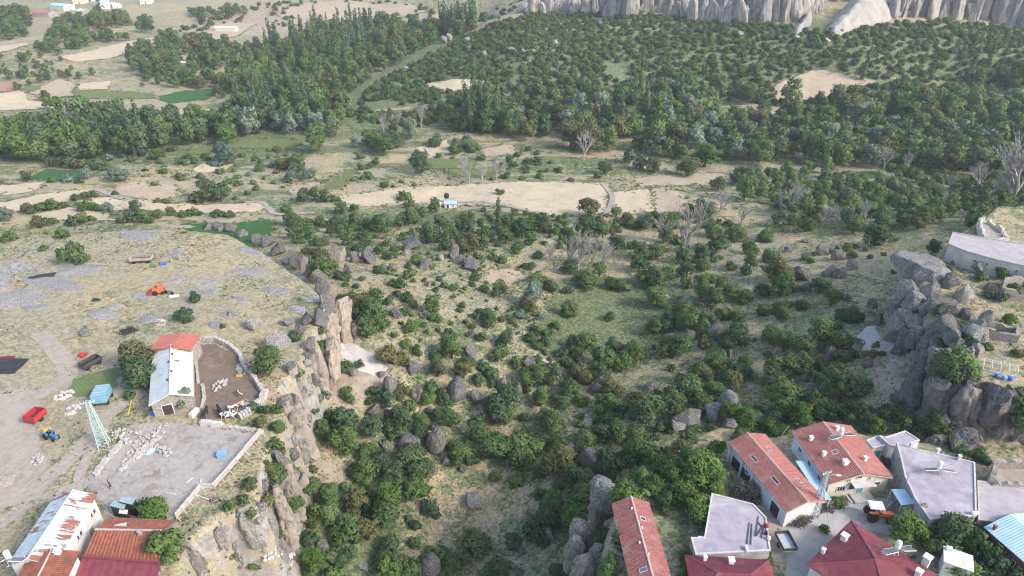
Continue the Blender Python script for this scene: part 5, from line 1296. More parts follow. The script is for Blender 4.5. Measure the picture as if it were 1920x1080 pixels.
# ------------------------------------------------------------------ plants
def crown_arrays(seed, kind, nleaf, leaf):
    """leaf quads spread over many lobes; unit crown: radius ~1, base at z=0. returns verts, normals, tint"""
    r = np.random.default_rng(seed); lobes = []
    if kind == 'shrub':
        n = int(r.integers(10, 22)); off = r.normal(size=2) * 0.14
        for k in range(n):
            a = r.uniform(0, 6.283); q = math.sqrt(r.uniform(0, 1)) * 0.68; rr = r.uniform(0.16, 0.44)
            zt = 1.28 * math.sqrt(max(0.05, 1 - (q / 0.95) ** 2)) * r.uniform(0.45, 1.0)
            lobes.append((q * math.cos(a) + off[0] * zt, q * math.sin(a) + off[1] * zt, max(zt - rr * 0.5, rr * 0.7), rr))
    elif kind == 'tree':
        for k in range(24):
            a = r.uniform(0, 6.283); zc = r.uniform(0.6, 1.95); env = math.sqrt(max(0.04, 1 - ((zc - 1.15) / 0.95) ** 2))
            q = math.sqrt(r.uniform(0.05, 1)) * 0.72 * env; rr = r.uniform(0.20, 0.40)
            lobes.append((q * math.cos(a), q * math.sin(a), zc, rr))
    elif kind == 'poplar':
        for k in range(30):
            t = (k + r.uniform(0, 1)) / 30; zc = 0.5 + 7.2 * t; rad = 0.95 * (math.sin(PI * min(1, 0.14 + 0.86 * t)) ** 0.6) * 0.5
            a = r.uniform(0, 6.283); q = r.uniform(0.1, 0.9) * rad; lobes.append((q * math.cos(a), q * math.sin(a), zc, r.uniform(0.38, 0.62) * (1.1 - 0.55 * t)))
    L = np.array(lobes); w = L[:, 3] ** 2; w /= w.sum()
    n = int(nleaf * 1.5)
    li = r.choice(len(L), n, p=w); d = r.normal(size=(n, 3)); d[:, 2] += 0.25; d /= np.linalg.norm(d, axis=1)[:, None]
    rad = L[li, 3] * np.where(r.uniform(size=n) < 0.1, r.uniform(1.1, 1.45, n), r.uniform(0.62, 1.12, n))
    if kind == 'poplar': sc = np.array([1, 1, 2.0])
    else: sc = np.array([1, 1, 0.92])
    pos = L[li, :3] + d * rad[:, None] * sc
    ins = np.zeros(n)
    for k in range(len(L)):
        dd = np.linalg.norm((pos - L[k, :3]) / sc, axis=1) / L[k, 3]; ins += (dd < 0.72) & (li != k)
    keep = ((ins == 0) | (r.uniform(size=n) < 0.12)) & (pos[:, 2] > 0.02)
    pos, d, li = pos[keep][:nleaf], d[keep][:nleaf], li[keep][:nleaf]; n = len(pos)
    nr = d * 0.75 + r.normal(size=(n, 3)) * 0.5 + np.array([0, 0, 0.25]); nr /= np.linalg.norm(nr, axis=1)[:, None]
    t = np.cross(nr, r.normal(size=(n, 3))); t /= np.linalg.norm(t, axis=1)[:, None] + 1e-9; b = np.cross(nr, t)
    s = leaf * r.uniform(0.55, 1.35, n)[:, None]
    V = np.stack([pos - t * s, pos - b * s * 0.62, pos + t * s * r.uniform(0.7, 1.1, (n, 1)), pos + b * s * 0.62], 1).reshape(-1, 3)
    ctr = np.array([0, 0, pos[:, 2].mean() * 0.8]); o = (pos - ctr)
    if kind == 'poplar': o[:, 2] *= 0.15
    o /= np.linalg.norm(o, axis=1)[:, None] + 1e-9
    sn = d * 0.75 + o * 0.55 + nr * 0.45; sn /= np.linalg.norm(sn, axis=1)[:, None]
    lt = r.uniform(0, 1, len(L)); tint = np.clip(0.45 * lt[li] + 0.55 * r.uniform(0, 1, n), 0, 1)
    return V, np.repeat(sn, 4, 0), np.repeat(tint, 4)
def leaf_mesh(name, V, Nn, T, mats):
    F = np.arange(len(V), dtype=np.int32).reshape(-1, 4)
    me = mesh_np(name, V, F, None, True)
    me.attributes.new('tint', 'FLOAT', 'POINT').data.foreach_set('value', T.astype(np.float32))
    me.normals_split_custom_set_from_vertices(Nn.astype(np.float32))
    for m in mats: me.materials.append(MATS[m])
    return me
def trunk_mesh(seed, kind):
    r = random.Random(seed); M = MB()
    if kind == 'shrub':
        for k in range(4):
            a = r.uniform(0, 6.28); q = r.uniform(.2, .45); M.path([(0.06 * math.cos(a), 0.06 * math.sin(a), -0.15), (q * .5 * math.cos(a), q * .5 * math.sin(a), 0.4), (q * math.cos(a), q * math.sin(a), 0.85)], 0.06, 0.02, 5)
    elif kind == 'tree':
        M.path([(0, 0, -0.2), (0.03, 0.02, 0.35), (0.0, 0.05, 0.8), (0.02, 0, 1.5)], 0.11, 0.03, 6)
        for k in range(6):
            a = k * 1.05 + r.uniform(-.3, .3); z = r.uniform(.4, 1.0); q = r.uniform(.35, .6); M.path([(0, 0, z), (q * .5 * math.cos(a), q * .5 * math.sin(a), z + .2), (q * math.cos(a), q * math.sin(a), z + .55)], 0.05, 0.015, 5)
    else: 
        M.path([(0, 0, -0.3), (0.02, 0, 2.0), (0, 0.02, 5), (0, 0, 7.6)], 0.13, 0.02, 6)
        for k in range(8):
            a = k * 2.4; z = 0.8 + k * .7; M.path([(0, 0, z), (.2 * math.cos(a), .2 * math.sin(a), z + .5), (.3 * math.cos(a), .3 * math.sin(a), z + 1.1)], 0.035, 0.012, 4)
    return M.mesh('trunk', 'bark')
CR = {}
def crowns(kind, res):
    """crown arrays cached per kind and resolution"""
    k = (kind, res)
    if k not in CR:
        nl, lf = {('shrub', 'hi'): (1500, 0.085), ('shrub', 'mid'): (520, 0.14), ('shrub', 'lo'): (150, 0.25), ('tree', 'hi'): (1900, 0.085), ('tree', 'mid'): (700, 0.135), ('tree', 'lo'): (240, 0.22),
                  ('poplar', 'hi'): (1500, 0.17), ('poplar', 'mid'): (750, 0.24), ('poplar', 'lo'): (300, 0.36)}[k]
        CR[k] = [crown_arrays(1000 + 17 * i + len(kind) * 100, kind, nl, lf) for i in range(10)]
    return CR[k]
CM = {}
def crown_mesh(kind, res, mat, i):
    k = (kind, res, mat, i)
    if k not in CM: CM[k] = leaf_mesh('crown', *crowns(kind, res)[i % len(crowns(kind, res))], [mat])
    return CM[k]
TR = {(k, i): trunk_mesh(50 + i, k) for k in ('shrub', 'tree', 'poplar') for i in range(3)}
COUNT = {}
PLANTS = []      # x, y of everything planted by hand
def plant(kind, x, y, rad, hfac, mat, label, group, cat, name, res='hi', parts=True, z=None):
    i = random.randrange(10); zz = float(hz(x, y)) if z is None else z
    COUNT[name] = COUNT.get(name, 0) + 1
    rz = random.uniform(0, 6.28); sc = (rad * random.uniform(.82, 1.18), rad * random.uniform(.82, 1.18), rad * hfac)
    if parts:
        root = empty(name, (x, y, zz - 0.05 * rad), rz, label, cat, group); root.scale = sc; root.rotation_euler = (random.uniform(-.1, .1), random.uniform(-.1, .1), rz)
        link('crown', crown_mesh(kind, res, mat, i), root); link('trunk', TR[(kind, i % 3)], root)
    else:
        root = link(name, crown_mesh(kind, res, mat, i), None, (x, y, zz - 0.05 * rad), (0, 0, rz), sc); tag(root, label, cat, group)
    return root
ZL = {'plat': ('green shrub growing on the dry left plateau', 'shrubs on the left plateau'),
      'rim': ('green shrub rooted among the rocks below the wooden fence', 'shrubs below the fence'),
      'slopeL': ('dark green shrub on the bare slope beyond the left cliff', 'shrubs on the slope beyond the left cliff'),
      'foot': ('dense green shrub in the thicket at the foot of the left cliff', 'thicket at the left cliff foot'),
      'mid': ('rounded green shrub among the boulders of the valley bottom', 'shrubs among the valley boulders'),
      'floor': ('green shrub beside the reed-green valley floor', 'shrubs around the green valley floor'),
      'right': ('dark green shrub on the slope below the right outcrop', 'shrubs below the right outcrop'),
      'vill': ('leafy green bush growing among the village houses', 'bushes among the village houses')}
ZL['hedge'] = ('green shrub in the hedges between the dry fields', 'hedge shrubs between the fields')
ZL['flat'] = ('green shrub on the overgrown flat beyond the valley', 'shrubs on the overgrown flat')
ZL['back'] = ('green shrub on the stony bank behind the tiled houses', 'shrubs behind the tiled houses')
def zone_of(u, v):
    if v < 432: return 'hedge' if u < 900 else 'flat'
    if u > 1300 and u < 1760 and 760 < v < 880: return 'back'
    if u < 480 or (v < 660 and u < 600 and v > 440): return 'plat'
    if u < 545: return 'rim'
    if u > 1150 and v > 845 or (u > 1500 and v > 950): return 'vill'
    if v < 640 and u < 900: return 'slopeL'
    if u < 850: return 'foot' if v > 760 else 'slopeL'
    if v > 690 and u < 1250: return 'mid'
    if u > 1300: return 'right'
    return 'floor'
def put(u, v, w, mat=None, kind=None, hf=None):
    b = G(u, v + 0.30 * w); s = ppm(b); rad = w / s / 2 * 1.32
    m = mat or random.choice(['leaf_dark', 'leaf_dark', 'leaf_dark', 'leaf_mid', 'leaf_mid', 'leaf_mid', 'leaf_mid', 'leaf_olive'])
    zn = zone_of(u, v); big = rad > 2.45
    kd = kind or ('tree' if big and random.random() < 0.6 else 'shrub')
    lab, grp = ZL[zn]; nm = 'shrub'; cat = 'shrub'
    if m == 'leaf_silver': lab, grp = lab.replace('dark green', 'silvery').replace('dense green', 'silvery').replace('rounded green', 'silvery').replace('leafy green', 'silvery').replace('green shrub', 'silvery shrub', 1), 'silvery shrubs'
    elif m == 'leaf_bright': lab, grp = lab.replace('dark green', 'bright green').replace('dense green', 'bright green').replace('rounded green', 'bright green').replace('leafy green', 'bright green'), 'bright ' + grp
    if m == 'leaf_bright' and 'bright' not in lab: lab = 'bright ' + lab
    if big: nm, cat = 'broadleaf_tree', 'tree'; lab = lab.replace('shrub', 'tree').replace('bush', 'tree'); grp = grp.replace('shrubs', 'trees').replace('bushes', 'trees')
    if m == 'leaf_olive': lab, grp = lab.replace('dark green', 'olive').replace('dense green', 'olive').replace('rounded green', 'olive').replace('leafy green', 'olive').replace('green shrub', 'olive shrub', 1).replace('green tree', 'olive tree', 1), 'olive ' + grp
    sz = 'small ' if rad < 1.0 else ('' if rad < 1.8 or (big and rad < 3.1) else 'large ')
    lab = sz + lab.replace('dark green', 'green') if m == 'leaf_mid' else sz + (lab if 'dark' in lab or m != 'leaf_dark' else lab.replace('green', 'dark green', 1))
    PLANTS.append((b.x, b.y, rad))
    return plant('tree' if kd == 'tree' else 'shrub', b.x, b.y, rad * random.uniform(0.95, 1.05), (hf or (random.uniform(0.72, 0.9) if kd == 'tree' else random.uniform(0.85, 1.1))), m, lab, grp, cat, nm, 'hi' if w > 24 else 'mid')
HAND = """548,415,26 628,416,30 605,419,20 577,425,20 603,476,30 579,486,22 621,496,22 603,510,40 635,517,22 715,425,30 691,425,20 768,411,32 752,419,22 793,402,18 815,390,24t 801,443,38 823,425,24 866,425,18
878,431,24 845,447,30 874,461,36 727,455,20 741,470,20 713,468,18 833,463,24 727,480,22 776,488,22 805,498,20 764,500,14 711,504,24 735,508,18 768,514,24 735,530,16 751,531,22 798,523,12 827,523,12 851,537,17 815,543,12
703,551,22 727,563,24 746,551,14 767,559,22 772,571,18 662,557,30 676,575,38 666,588,30 701,592,26 719,586,20 758,582,20 811,577,30 866,571,14 613,569,18b 550,441,20 564,435,20 581,441,20 560,451,22 593,455,22 607,453,20 654,453,22 638,439,20 683,445,24 689,457,24 672,465,22
994,419,40b 1018,421,30 951,419,20 949,449,28b 910,441,30 884,461,22 906,461,22 978,437,30 996,451,24 1102,433,30 1130,439,24 1102,396,32t 1155,402,18 1186,419,24 1210,423,26 1155,461,26 1202,478,32 1226,474,26 1198,502,28 1163,535,40 1218,523,45 1224,559,24 1096,527,40 1065,545,20 1069,506,28 1124,510,26
1010,520,30 1029,537,30 996,500,22 972,470,24 1006,478,18 904,486,24 894,520,20 939,484,22 925,480,16 908,541,18 937,549,26 1000,563,42s 994,576,34 980,590,24s 1018,592,20s 1063,586,26 1141,592,22 920,592,24 900,584,14 713,408,22s
1379,441,36 1436,443,30 1407,468,28 1444,482,30 1407,493,30 1291,396,22 1259,425,30 1244,447,26 1269,447,24 1332,433,36 1342,461,36 1312,482,28 1281,486,30 1232,478,32 1314,498,26 1287,510,28 1246,512,32 1228,527,34 1314,527,32 1332,523,18 1287,531,22 1371,500,18 1399,510,22 1452,519,40 1460,543,42 1426,545,30 1487,537,22 1534,541,32 1544,531,24
1354,543,28 1373,553,28 1397,557,32 1334,569,40 1318,553,30 1230,563,34 1277,561,16 1289,590,36 1360,586,30 1257,594,28 1383,590,22 1430,584,22 1458,590,28 1501,573,22 1475,569,18 1558,563,30 1572,555,20 1574,590,24 1511,425,34 1640,447,44 1720,420,34 1600,430,26
667,598,30 698,596,40 690,623,36 720,592,22 710,612,24 767,613,26 814,592,26 737,668,42 757,643,22 784,657,22 763,680,14 847,659,42 812,664,22 879,676,26 820,696,32 918,600,32 845,627,24 902,631,20 936,643,20 930,661,22 869,700,30 898,712,22 922,698,24 924,716,16 700,733,24 723,753,36 757,731,28 767,757,22
800,747,30 812,725,28 831,741,30 845,753,26 655,782,52 606,739,18 657,745,20 641,741,14 700,792,30 751,790,42 794,786,32 847,786,44 902,790,26 926,769,30 892,749,16 649,690,24 676,680,18 949,639,30 944,659,20 932,667,20 965,678,22 961,602,16 1001,617,22 1028,623,26 1040,609,24 991,631,22 1022,641,24 1010,649,22
1089,645,58 1052,664,26 1067,586,26 1226,619,28 1258,602,36 1256,651,40 1187,666,36 1150,657,30 1128,682,42 1165,680,36 1081,694,38 1132,698,32 1059,678,26 1097,704,32 999,710,40 1034,712,34 1073,731,40 1050,751,32 1156,725,38 1124,753,46 1014,751,36 1030,782,38 987,731,16 944,763,54 924,698,24 985,780,20 1136,786,28
1213,776,46 1191,767,30 1254,763,42 1262,737,32 1238,739,22 1274,714,16 1254,690,16 1283,605,40 1324,598,32 1354,591,26 1384,594,22 1457,589,30 1430,585,22 1588,589,36 1537,626,40 1574,635,44 1565,610,24 1386,626,40 1443,635,34 1317,619,30 1274,653,36 1326,646,28 1365,644,26 1469,649,34 1503,658,40 1576,669,32 1345,665,34
1336,685,30 1375,695,46 1395,676,20 1636,663,26 1457,695,50 1494,690,40 1448,717,34 1519,704,34 1535,688,26 1576,727,62 1471,750,60 1519,754,50 1370,724,40 1308,708,36 1283,740,46 1333,736,34 1324,754,32 1684,743,34 1368,779,42b 1501,786,46b 1581,770,46 1618,763,34 1620,786,40 1661,775,36 1684,791,36 1443,791,30 1441,665,20
576,913,42 609,811,36 648,794,50 646,833,50 696,805,38 751,802,46 784,811,34 834,786,42 684,855,36 690,888,38 718,866,38 768,863,44 790,886,46 743,894,44 779,922,46 732,936,56y 668,947,42 620,936,42 612,969,52 651,997,46 690,999,44 720,974,46 579,1013,38 590,1058,46b 734,1030,62 776,1058,46 731,1069,46 643,1047,28 862,861,40 857,836,28 846,1052,34 884,1024,54 779,1013,24
897,788,30 897,816,36 930,841,54 983,830,60 950,786,32 1036,802,38 1044,830,32 1097,833,40 1044,874,50 1008,886,28 930,895,25 969,897,28 886,858,24 1133,819,36 1158,816,36 1199,816,40 1141,861,50 1197,849,44 1216,863,40 1177,922,54b 1230,910,42b 1205,891,36 1086,899,40 1091,938,52 1016,927,28 1036,950,42 1008,988,52 1030,969,46 961,1011,32 1083,977,52b 933,1066,42 1049,1069,34 1147,1055,34 1138,1074,30b 1172,1008,46 1133,1002,34 1158,960,30
1262,890,50b 1310,885,60b 1300,945,60b 1282,920,46b 1245,940,40 1280,1040,34b 1284,1070,30b 1330,905,36b 1410,1040,30b 1432,1042,24b 1690,992,50b 1720,1000,40b 1770,1005,60 1830,1018,56 1862,1040,50 1800,1060,56 1850,1070,50 1890,1085,50 1720,1050,24s 1760,1030,50 1790,690,58 1900,785,62 1765,812,50 1745,800,40 1800,838,30b 1825,850,26b 1840,605,20 1760,575,26 1755,635,22 1870,510,30b 1890,600,22b 1740,730,26 1690,650,16 1720,700,26 1835,520,20 1850,550,20 1545,990,20b 1568,938,22b
265,675,54 267,712,46 346,753,40s 310,758,22b 287,953,58b 322,1032,66 505,685,48 592,648,30 552,631,22 348,592,28 370,560,22 140,478,46 480,690,26 548,632,22 505,880,30 520,850,36 470,905,28 500,935,40 520,900,44 475,762,22 520,768,24 490,792,26 540,870,30 560,480,18 575,470,20 500,770,22 520,800,26 512,830,24 455,935,22 545,940,36 585,880,22 630,600,16 420,610,12 20,445,24 80,465,14 250,740,20 17,407,22s 55,395,20 70,390,20 85,388,22 100,388,20 118,386,18 145,370,16 160,367,16 178,364,14 155,392,18 170,388,20 185,390,18 205,394,18s 72,420,22 85,416,18 100,415,16 140,415,22 155,412,20 172,410,16 118,440,20 232,412,18 250,411,20 268,412,20 284,413,16 298,404,18 322,400,18 342,402,16 362,398,20 400,402,16 415,402,18 432,402,16 255,390,18 293,377,12 312,377,13 375,372,24 395,365,38 415,370,28 420,357,24 535,305,38 560,315,30 575,325,26s 548,335,22s 600,270,44t 428,262,34tb 415,280,22b 297,293,22b
 50,335,16 100,337,14 125,335,20s 150,338,14 95,308,20 115,309,18 135,310,20 155,310,20 175,312,20 165,330,18s 215,333,26s 235,333,22s 200,315,18b 425,298,40s 405,300,24s 350,305,14s 290,345,12 570,372,22 590,368,20 612,372,22 630,372,16 720,281,34b 700,262,30 745,268,26 790,315,34t 770,250,30s 820,262,30 870,270,26 885,275,24 850,285,20 955,310,22 1100,270,50t 1070,265,40t 1135,320,22 1180,300,24 1200,310,24 1225,315,26 1120,330,14 1320,300,44tb 1345,350,22 1395,365,36 1420,300,40t 1290,320,34 935,360,14 690,330,16 760,370,20 640,395,22 665,390,16 770,384,18 1010,305,14
 1400,792,36b 1440,800,34b 1475,806,30b 1560,772,34 1640,800,34b 1700,790,28 1345,838,34b 1330,860,36 1335,905,34b 1300,850,40 1275,840,34 1250,850,36 1385,812,26 1540,775,30 1610,770,30 1455,775,34 1395,770,30b 1420,775,26 1480,770,34 1712,815,20b 1735,790,34 1290,825,30 1240,870,36 1265,865,34
 1705,585,14 1760,620,20 1770,660,20 1720,655,14 1790,730,22 1750,760,16 1820,690,26 1745,470,26 1780,505,16 1820,640,20 1880,560,22 1910,660,24 1850,650,18 1900,540,20 1800,860,22 1840,860,24 590,770,20 575,820,22 600,620,16 540,960,30 520,1000,22 470,960,20 430,950,18 480,1060,24 440,1040,18 555,890,24 560,700,20 1240,800,24 1400,905,20 640,560,18 70,1000,12""".split()
for tok in HAND:
    fl = ''
    while tok[-1] in 'bsyt': fl, tok = fl + tok[-1], tok[:-1]
    u, v, w = [float(x) for x in tok.split(',')]
    put(u, v, w, 'leaf_bright' if 'b' in fl or 'y' in fl else 'leaf_silver' if 's' in fl else None, 'tree' if 't' in fl or 'y' in fl else None)
HP = np.array([(a, b, c) for a, b, c in PLANTS])

# bare trees
def bare_mesh(seed, n=5):
    r = random.Random(seed); M = MB()
    def grow(p, d, ln, rad, lev):
        q = p + d * ln; m = p.lerp(q, 0.5) + Vector((r.uniform(-1, 1), r.uniform(-1, 1), 0)) * ln * 0.06
        M.path([p, m, q], rad, rad * 0.6, 5 if lev < 2 else 3)
        if lev < 5:
            for k in range(r.choice((2, 3)) if lev else 5):
                a = r.uniform(0, 6.28); sp = r.uniform(.25, .6); nd = (d + Vector((math.cos(a), math.sin(a), r.uniform(0, .5))) * sp).normalized()
                grow(p.lerp(q, r.uniform(.55, 1.0)), nd, ln * r.uniform(.6, .85), rad * .66, lev + 1)
    grow(Vector((0, 0, -.1)), Vector((0, 0, 1)), 0.33, 0.026, 0)
    return M.mesh('bare_tree', 'dead_wood')
BARE = [bare_mesh(s) for s in range(5)]
for (u, v, h) in [(1085,505,66),(1065,500,56),(1110,500,60),(1130,505,50),(1031,490,34),(1198,425,36),(1282,475,95),(1245,455,44),(1895,385,120),(1885,385,90),(1860,385,60),(1655,320,44),(1520,300,40),(1480,400,54),(1500,395,44),(1460,400,40),(1350,400,40),(1390,420,36),
   (1540,430,46),(1570,425,40),(1620,425,46),(1600,400,34),(790,240,46),(745,245,34),(720,250,30),(730,865,36),(930,335,40),(880,345,44),(905,345,40),(865,330,34),(945,330,30),(1095,300,50),(130,245,40),(145,245,34),(690,1075,26),(1760,400,40),(1780,360,36),(1700,330,40),(1830,360,50),(1440,300,36),(370,1000,20),(640,335,20),(300,250,26),(1800,420,30)]:
    b = G(u, v); s = ppm(b); H = h / s * 1.35
    o = link('bare_tree', random.choice(BARE), None, b, (0, 0, random.uniform(0, 6.28)), (H, H, H))
    lab, grp = ('leafless grey tree standing in the valley bottom thicket', 'leafless trees in the valley') if v > 440 else ('pale leafless tree among the green riverside trees', 'leafless trees along the river')
    if u > 1850: lab, grp = 'tall pale dead poplar beside the ruins of the outcrop', 'dead poplars by the ruins'
    tag(o, lab, 'tree', grp)

# ---------------- scattered woodland: world-space jitter, kept inside zones drawn over the ground
def jit(poly, sp, seed):
    r = np.random.default_rng(seed); A = np.array(poly); x0, y0 = A.min(0); x1, y1 = A.max(0)
    nx, ny = int((x1 - x0) / sp) + 1, int((y1 - y0) / sp) + 1
    X, Y = np.meshgrid(x0 + sp * np.arange(nx), y0 + sp * np.arange(ny)); X = (X + r.uniform(-.48, .48, X.shape) * sp).ravel(); Y = (Y + r.uniform(-.48, .48, Y.shape) * sp).ravel()
    k = sdist(X, Y, poly) > 0
    return X[k], Y[k]
GLADE = [GP(q) for q in ([(805,880),(870,865),(960,870),(1005,925),(985,975),(930,1010),(850,1030),(790,1010),(820,950)], [(600,830),(650,860),(665,915),(610,900)], [(640,650),(730,670),(720,720),(630,740)], [(1390,660),(1430,660),(1430,760),(1400,760)], [(1470,585),(1570,560),(1640,600),(1560,640)], [(1600,680),(1690,680),(1690,770),(1640,760)])]
def clear_mask(X, Y, marg=1.0):
    k = np.ones(len(X), bool)
    for w in GLADE: k &= sdist(X, Y, w) < 0
    for w in FIELD_W: k &= sdist(X, Y, w) < -marg
    for a in ((PLAT, -4), (BENCH, -2), (OUTC, -2)): k &= sdist(X, Y, a[0]) < a[1]
    if len(HP):
        for i in range(0, len(HP)):
            k &= (X - HP[i, 0]) ** 2 + (Y - HP[i, 1]) ** 2 > (HP[i, 2] * 0.9) ** 2
    return k
SCAT = []     # kind, x, y, rad, hfac, mat, zone
def scatter(px, kind, sp, rlo, rhi, mats, zn, clump=0.0, csc=30, seed=0, hf=(0.85, 1.1), marg=1.0):
    poly = GP(px); X, Y = jit(poly, sp, seed); k = clear_mask(X, Y, marg)
    if clump: k &= fbm2(X, Y, csc, 3, seed + 77) > clump
    r = random.Random(seed)
    for x, y in zip(X[k], Y[k]):
        t = r.random() ** 1.2
        SCAT.append((kind, x, y, rlo + (rhi - rlo) * t, r.uniform(*hf), r.choice(mats), zn))
DK = ['leaf_dark', 'leaf_dark', 'leaf_dark', 'leaf_mid', 'leaf_mid', 'leaf_olive']; MX = ['leaf_dark', 'leaf_mid', 'leaf_mid', 'leaf_bright', 'leaf_olive', 'leaf_dark']; WET = ['leaf_mid', 'leaf_mid', 'leaf_dark', 'leaf_bright', 'leaf_silver', 'leaf_poplar', 'leaf_olive', 'leaf_mid', 'leaf_dark']
HILL = [(640,225),(690,170),(760,130),(860,75),(950,40),(1010,28),(1250,32),(1430,44),(1540,60),(1660,46),(1830,44),(2060,60),(2060,200),(1900,190),(1700,195),(1640,190),(1450,200),(1300,175),(1150,205),(960,205),(860,215),(760,245)]
scatter(HILL, 'shrub', 5.3, 1.9, 3.6, DK, 'hill', -0.62, 40, 1)
scatter([(840,205),(1000,200),(1160,190),(1300,170),(1450,200),(1640,195),(1750,190),(2060,190),(2060,345),(1850,340),(1700,325),(1480,310),(1300,300),(1150,285),(960,262),(840,255)], 'tree', 8.8, 3.8, 7.2, WET, 'river', -0.45, 45, 2, (0.8, 1.15))
scatter([(1000,150),(1450,130),(1450,210),(1000,215)], 'tree', 15, 3.0, 4.5, MX, 'river', -0.1, 45, 22, (0.8, 1.1))
scatter([(1640,195),(1920,120),(2060,120),(2060,240),(1640,240)], 'tree', 10, 3.4, 6.5, MX, 'river', -0.35, 45, 23, (0.8, 1.15))
scatter([(-60,262),(60,240),(180,222),(330,222),(410,236),(430,262),(340,280),(250,296),(150,303),(60,308),(-60,312)], 'tree', 8.5, 4.0, 6.8, ['leaf_mid', 'leaf_mid', 'leaf_dark', 'leaf_bright', 'leaf_poplar'], 'river', -0.45, 45, 3, (0.9, 1.3))
scatter([(410,225),(470,195),(560,178),(650,190),(650,262),(570,254),(500,255),(420,262)], 'tree', 8.5, 4.0, 6.8, WET, 'river', -0.45, 45, 4, (0.9, 1.3))
scatter([(400,170),(480,120),(600,60),(720,40),(930,38),(840,78),(720,135),(650,185),(560,180),(480,195)], 'tree', 10.5, 3.8, 6.2, MX, 'upper', -0.35, 60, 5, (0.9, 1.25))
scatter([(230,100),(300,70),(420,85),(560,90),(480,125),(400,165),(290,165),(250,130)], 'tree', 9.5, 3.4, 5.6, DK, 'upper', -0.25, 50, 6, (0.8, 1.1))
scatter([(60,95),(130,40),(200,30),(290,50),(300,66),(220,80),(160,92),(110,102)], 'tree', 10, 3.5, 6.0, MX, 'upper', -0.4, 50, 7, (0.8, 1.1))
scatter([(-60,80),(-60,20),(50,25),(60,60),(40,75)], 'tree', 10, 3.5, 6.0, MX, 'upper', -0.4, 50, 8, (0.8, 1.1))
scatter([(330,30),(460,10),(460,36),(380,45)], 'tree', 11, 3.2, 5.0, DK, 'upper', -0.1, 50, 9, (0.8, 1.0))
scatter([(650,250),(760,240),(960,258),(960,275),(860,282),(720,285),(640,275)], 'tree', 8.5, 2.8, 4.6, WET, 'river', -0.25, 35, 10, (0.85, 1.15))
scatter([(1290,335),(1480,318),(1700,330),(2060,345),(2060,420),(1780,420),(1700,435),(1560,430),(1450,425),(1330,430),(1290,395)], 'tree', 7.0, 2.2, 3.9, ['leaf_mid', 'leaf_dark', 'leaf_mid', 'leaf_poplar', 'leaf_mid'], 'flat', -0.22, 30, 11, (0.8, 1.1))
scatter([(1180,300),(1300,300),(1300,400),(1260,410),(1230,350),(1170,330)], 'shrub', 7, 1.6, 3.2, MX, 'flat', 0.05, 26, 12)
scatter([(-60,100),(100,100),(300,110),(480,120),(420,230),(200,235),(-60,250)], 'tree', 11, 1.8, 3.8, MX, 'fields', 0.06, 30, 13, (0.8, 1.0))
scatter([(-60,310),(150,305),(400,268),(640,262),(650,300),(560,345),(520,408),(340,412),(-60,425)], 'shrub', 8.5, 1.3, 3.2, MX + ['leaf_silver'], 'fields', 0.02, 24, 14, (0.75, 1.0))
scatter([(640,290),(960,275),(1180,300),(1180,340),(1000,338),(640,360)], 'shrub', 7.5, 1.2, 2.8, MX, 'fields', 0.12, 24, 15, (0.75, 1.0))
scatter([(520,385),(800,385),(1000,402),(1240,405),(1250,470),(1060,470),(900,440),(700,440),(560,440)], 'shrub', 5.2, 1.1, 2.6, MX, 'flat', -0.04, 20, 16)
scatter([(980,390),(1290,400),(1400,430),(1340,500),(1230,500),(1100,480),(980,440)], 'shrub', 5.0, 1.2, 2.6, MX, 'flat', -0.08, 20, 17)
scatter([(1400,430),(1700,440),(1680,520),(1500,540),(1420,520)], 'shrub', 5.5, 0.9, 2.0, MX, 'flat', 0.1, 16, 18)
scatter([(640,440),(900,440),(1050,540),(960,660),(700,650),(650,560)], 'shrub', 3.6, 0.5, 1.4, MX, 'low', 0.03, 14, 19, (0.7, 1.0))
scatter([(600,680),(1000,660),(1300,620),(1650,640),(1680,790),(1250,820),(1100,900),(560,1080),(600,800)], 'shrub', 2.9, 0.6, 1.9, MX + ['leaf_dark'], 'low', -0.10, 14, 20, (0.7, 1.0), 0.2)
scatter([(560,880),(850,860),(830,1080),(560,1100)], 'shrub', 3.6, 1.2, 2.2, MX, 'low', 0.0, 14, 24, (0.8, 1.0), 0.2)
scatter([(300,62),(480,4),(700,0),(980,0),(940,38),(820,48),(640,58),(560,80)], 'shrub', 12, 2.0, 4.2, DK, 'upper', -0.08, 45, 21, (0.8, 1.0), -8)
for s, pxy, n in ((31, [(420,250),(440,200),(500,190),(560,185),(600,215),(560,250)], 15), (32, [(600,130),(600,75),(660,55),(700,60),(690,110),(640,135)], 16), (33, [(868,252),(872,222),(900,215),(945,225),(950,250)], 6.5), (34, [(228,298),(240,280),(275,276),(280,296)], 8), (35, [(480,100),(560,80),(600,60),(640,110),(560,150)], 19), (36, [(815,62),(860,50),(905,52),(850,72)], 10), (37, [(385,130),(395,118),(405,132)], 9), (38, [(130,265),(180,240),(200,280)], 16), (39, [(1500,110),(1380,80),(1900,110),(1880,170),(1780,160)], 48), (40, [(1000,210),(1200,190),(1400,230),(1250,270)], 30)):
    scatter(pxy, 'poplar', n * 0.8, 2.2, 3.2, ['leaf_poplar', 'leaf_poplar', 'leaf_mid'], 'poplar', 0, 30, s, (0.95, 1.2), -2)
for (u, v, h) in ((935, 440, 76), (410, 128, 0), (1810, 155, 70), (1615, 150, 62), (190, 30, 50), (1205, 130, 40), (960, 440, 50)):
    if h:
        b = G(u, v); SCAT.append(('poplar', b.x, b.y, h / ppm(b) / 7.6, 1.0, 'leaf_poplar', 'poplar'))
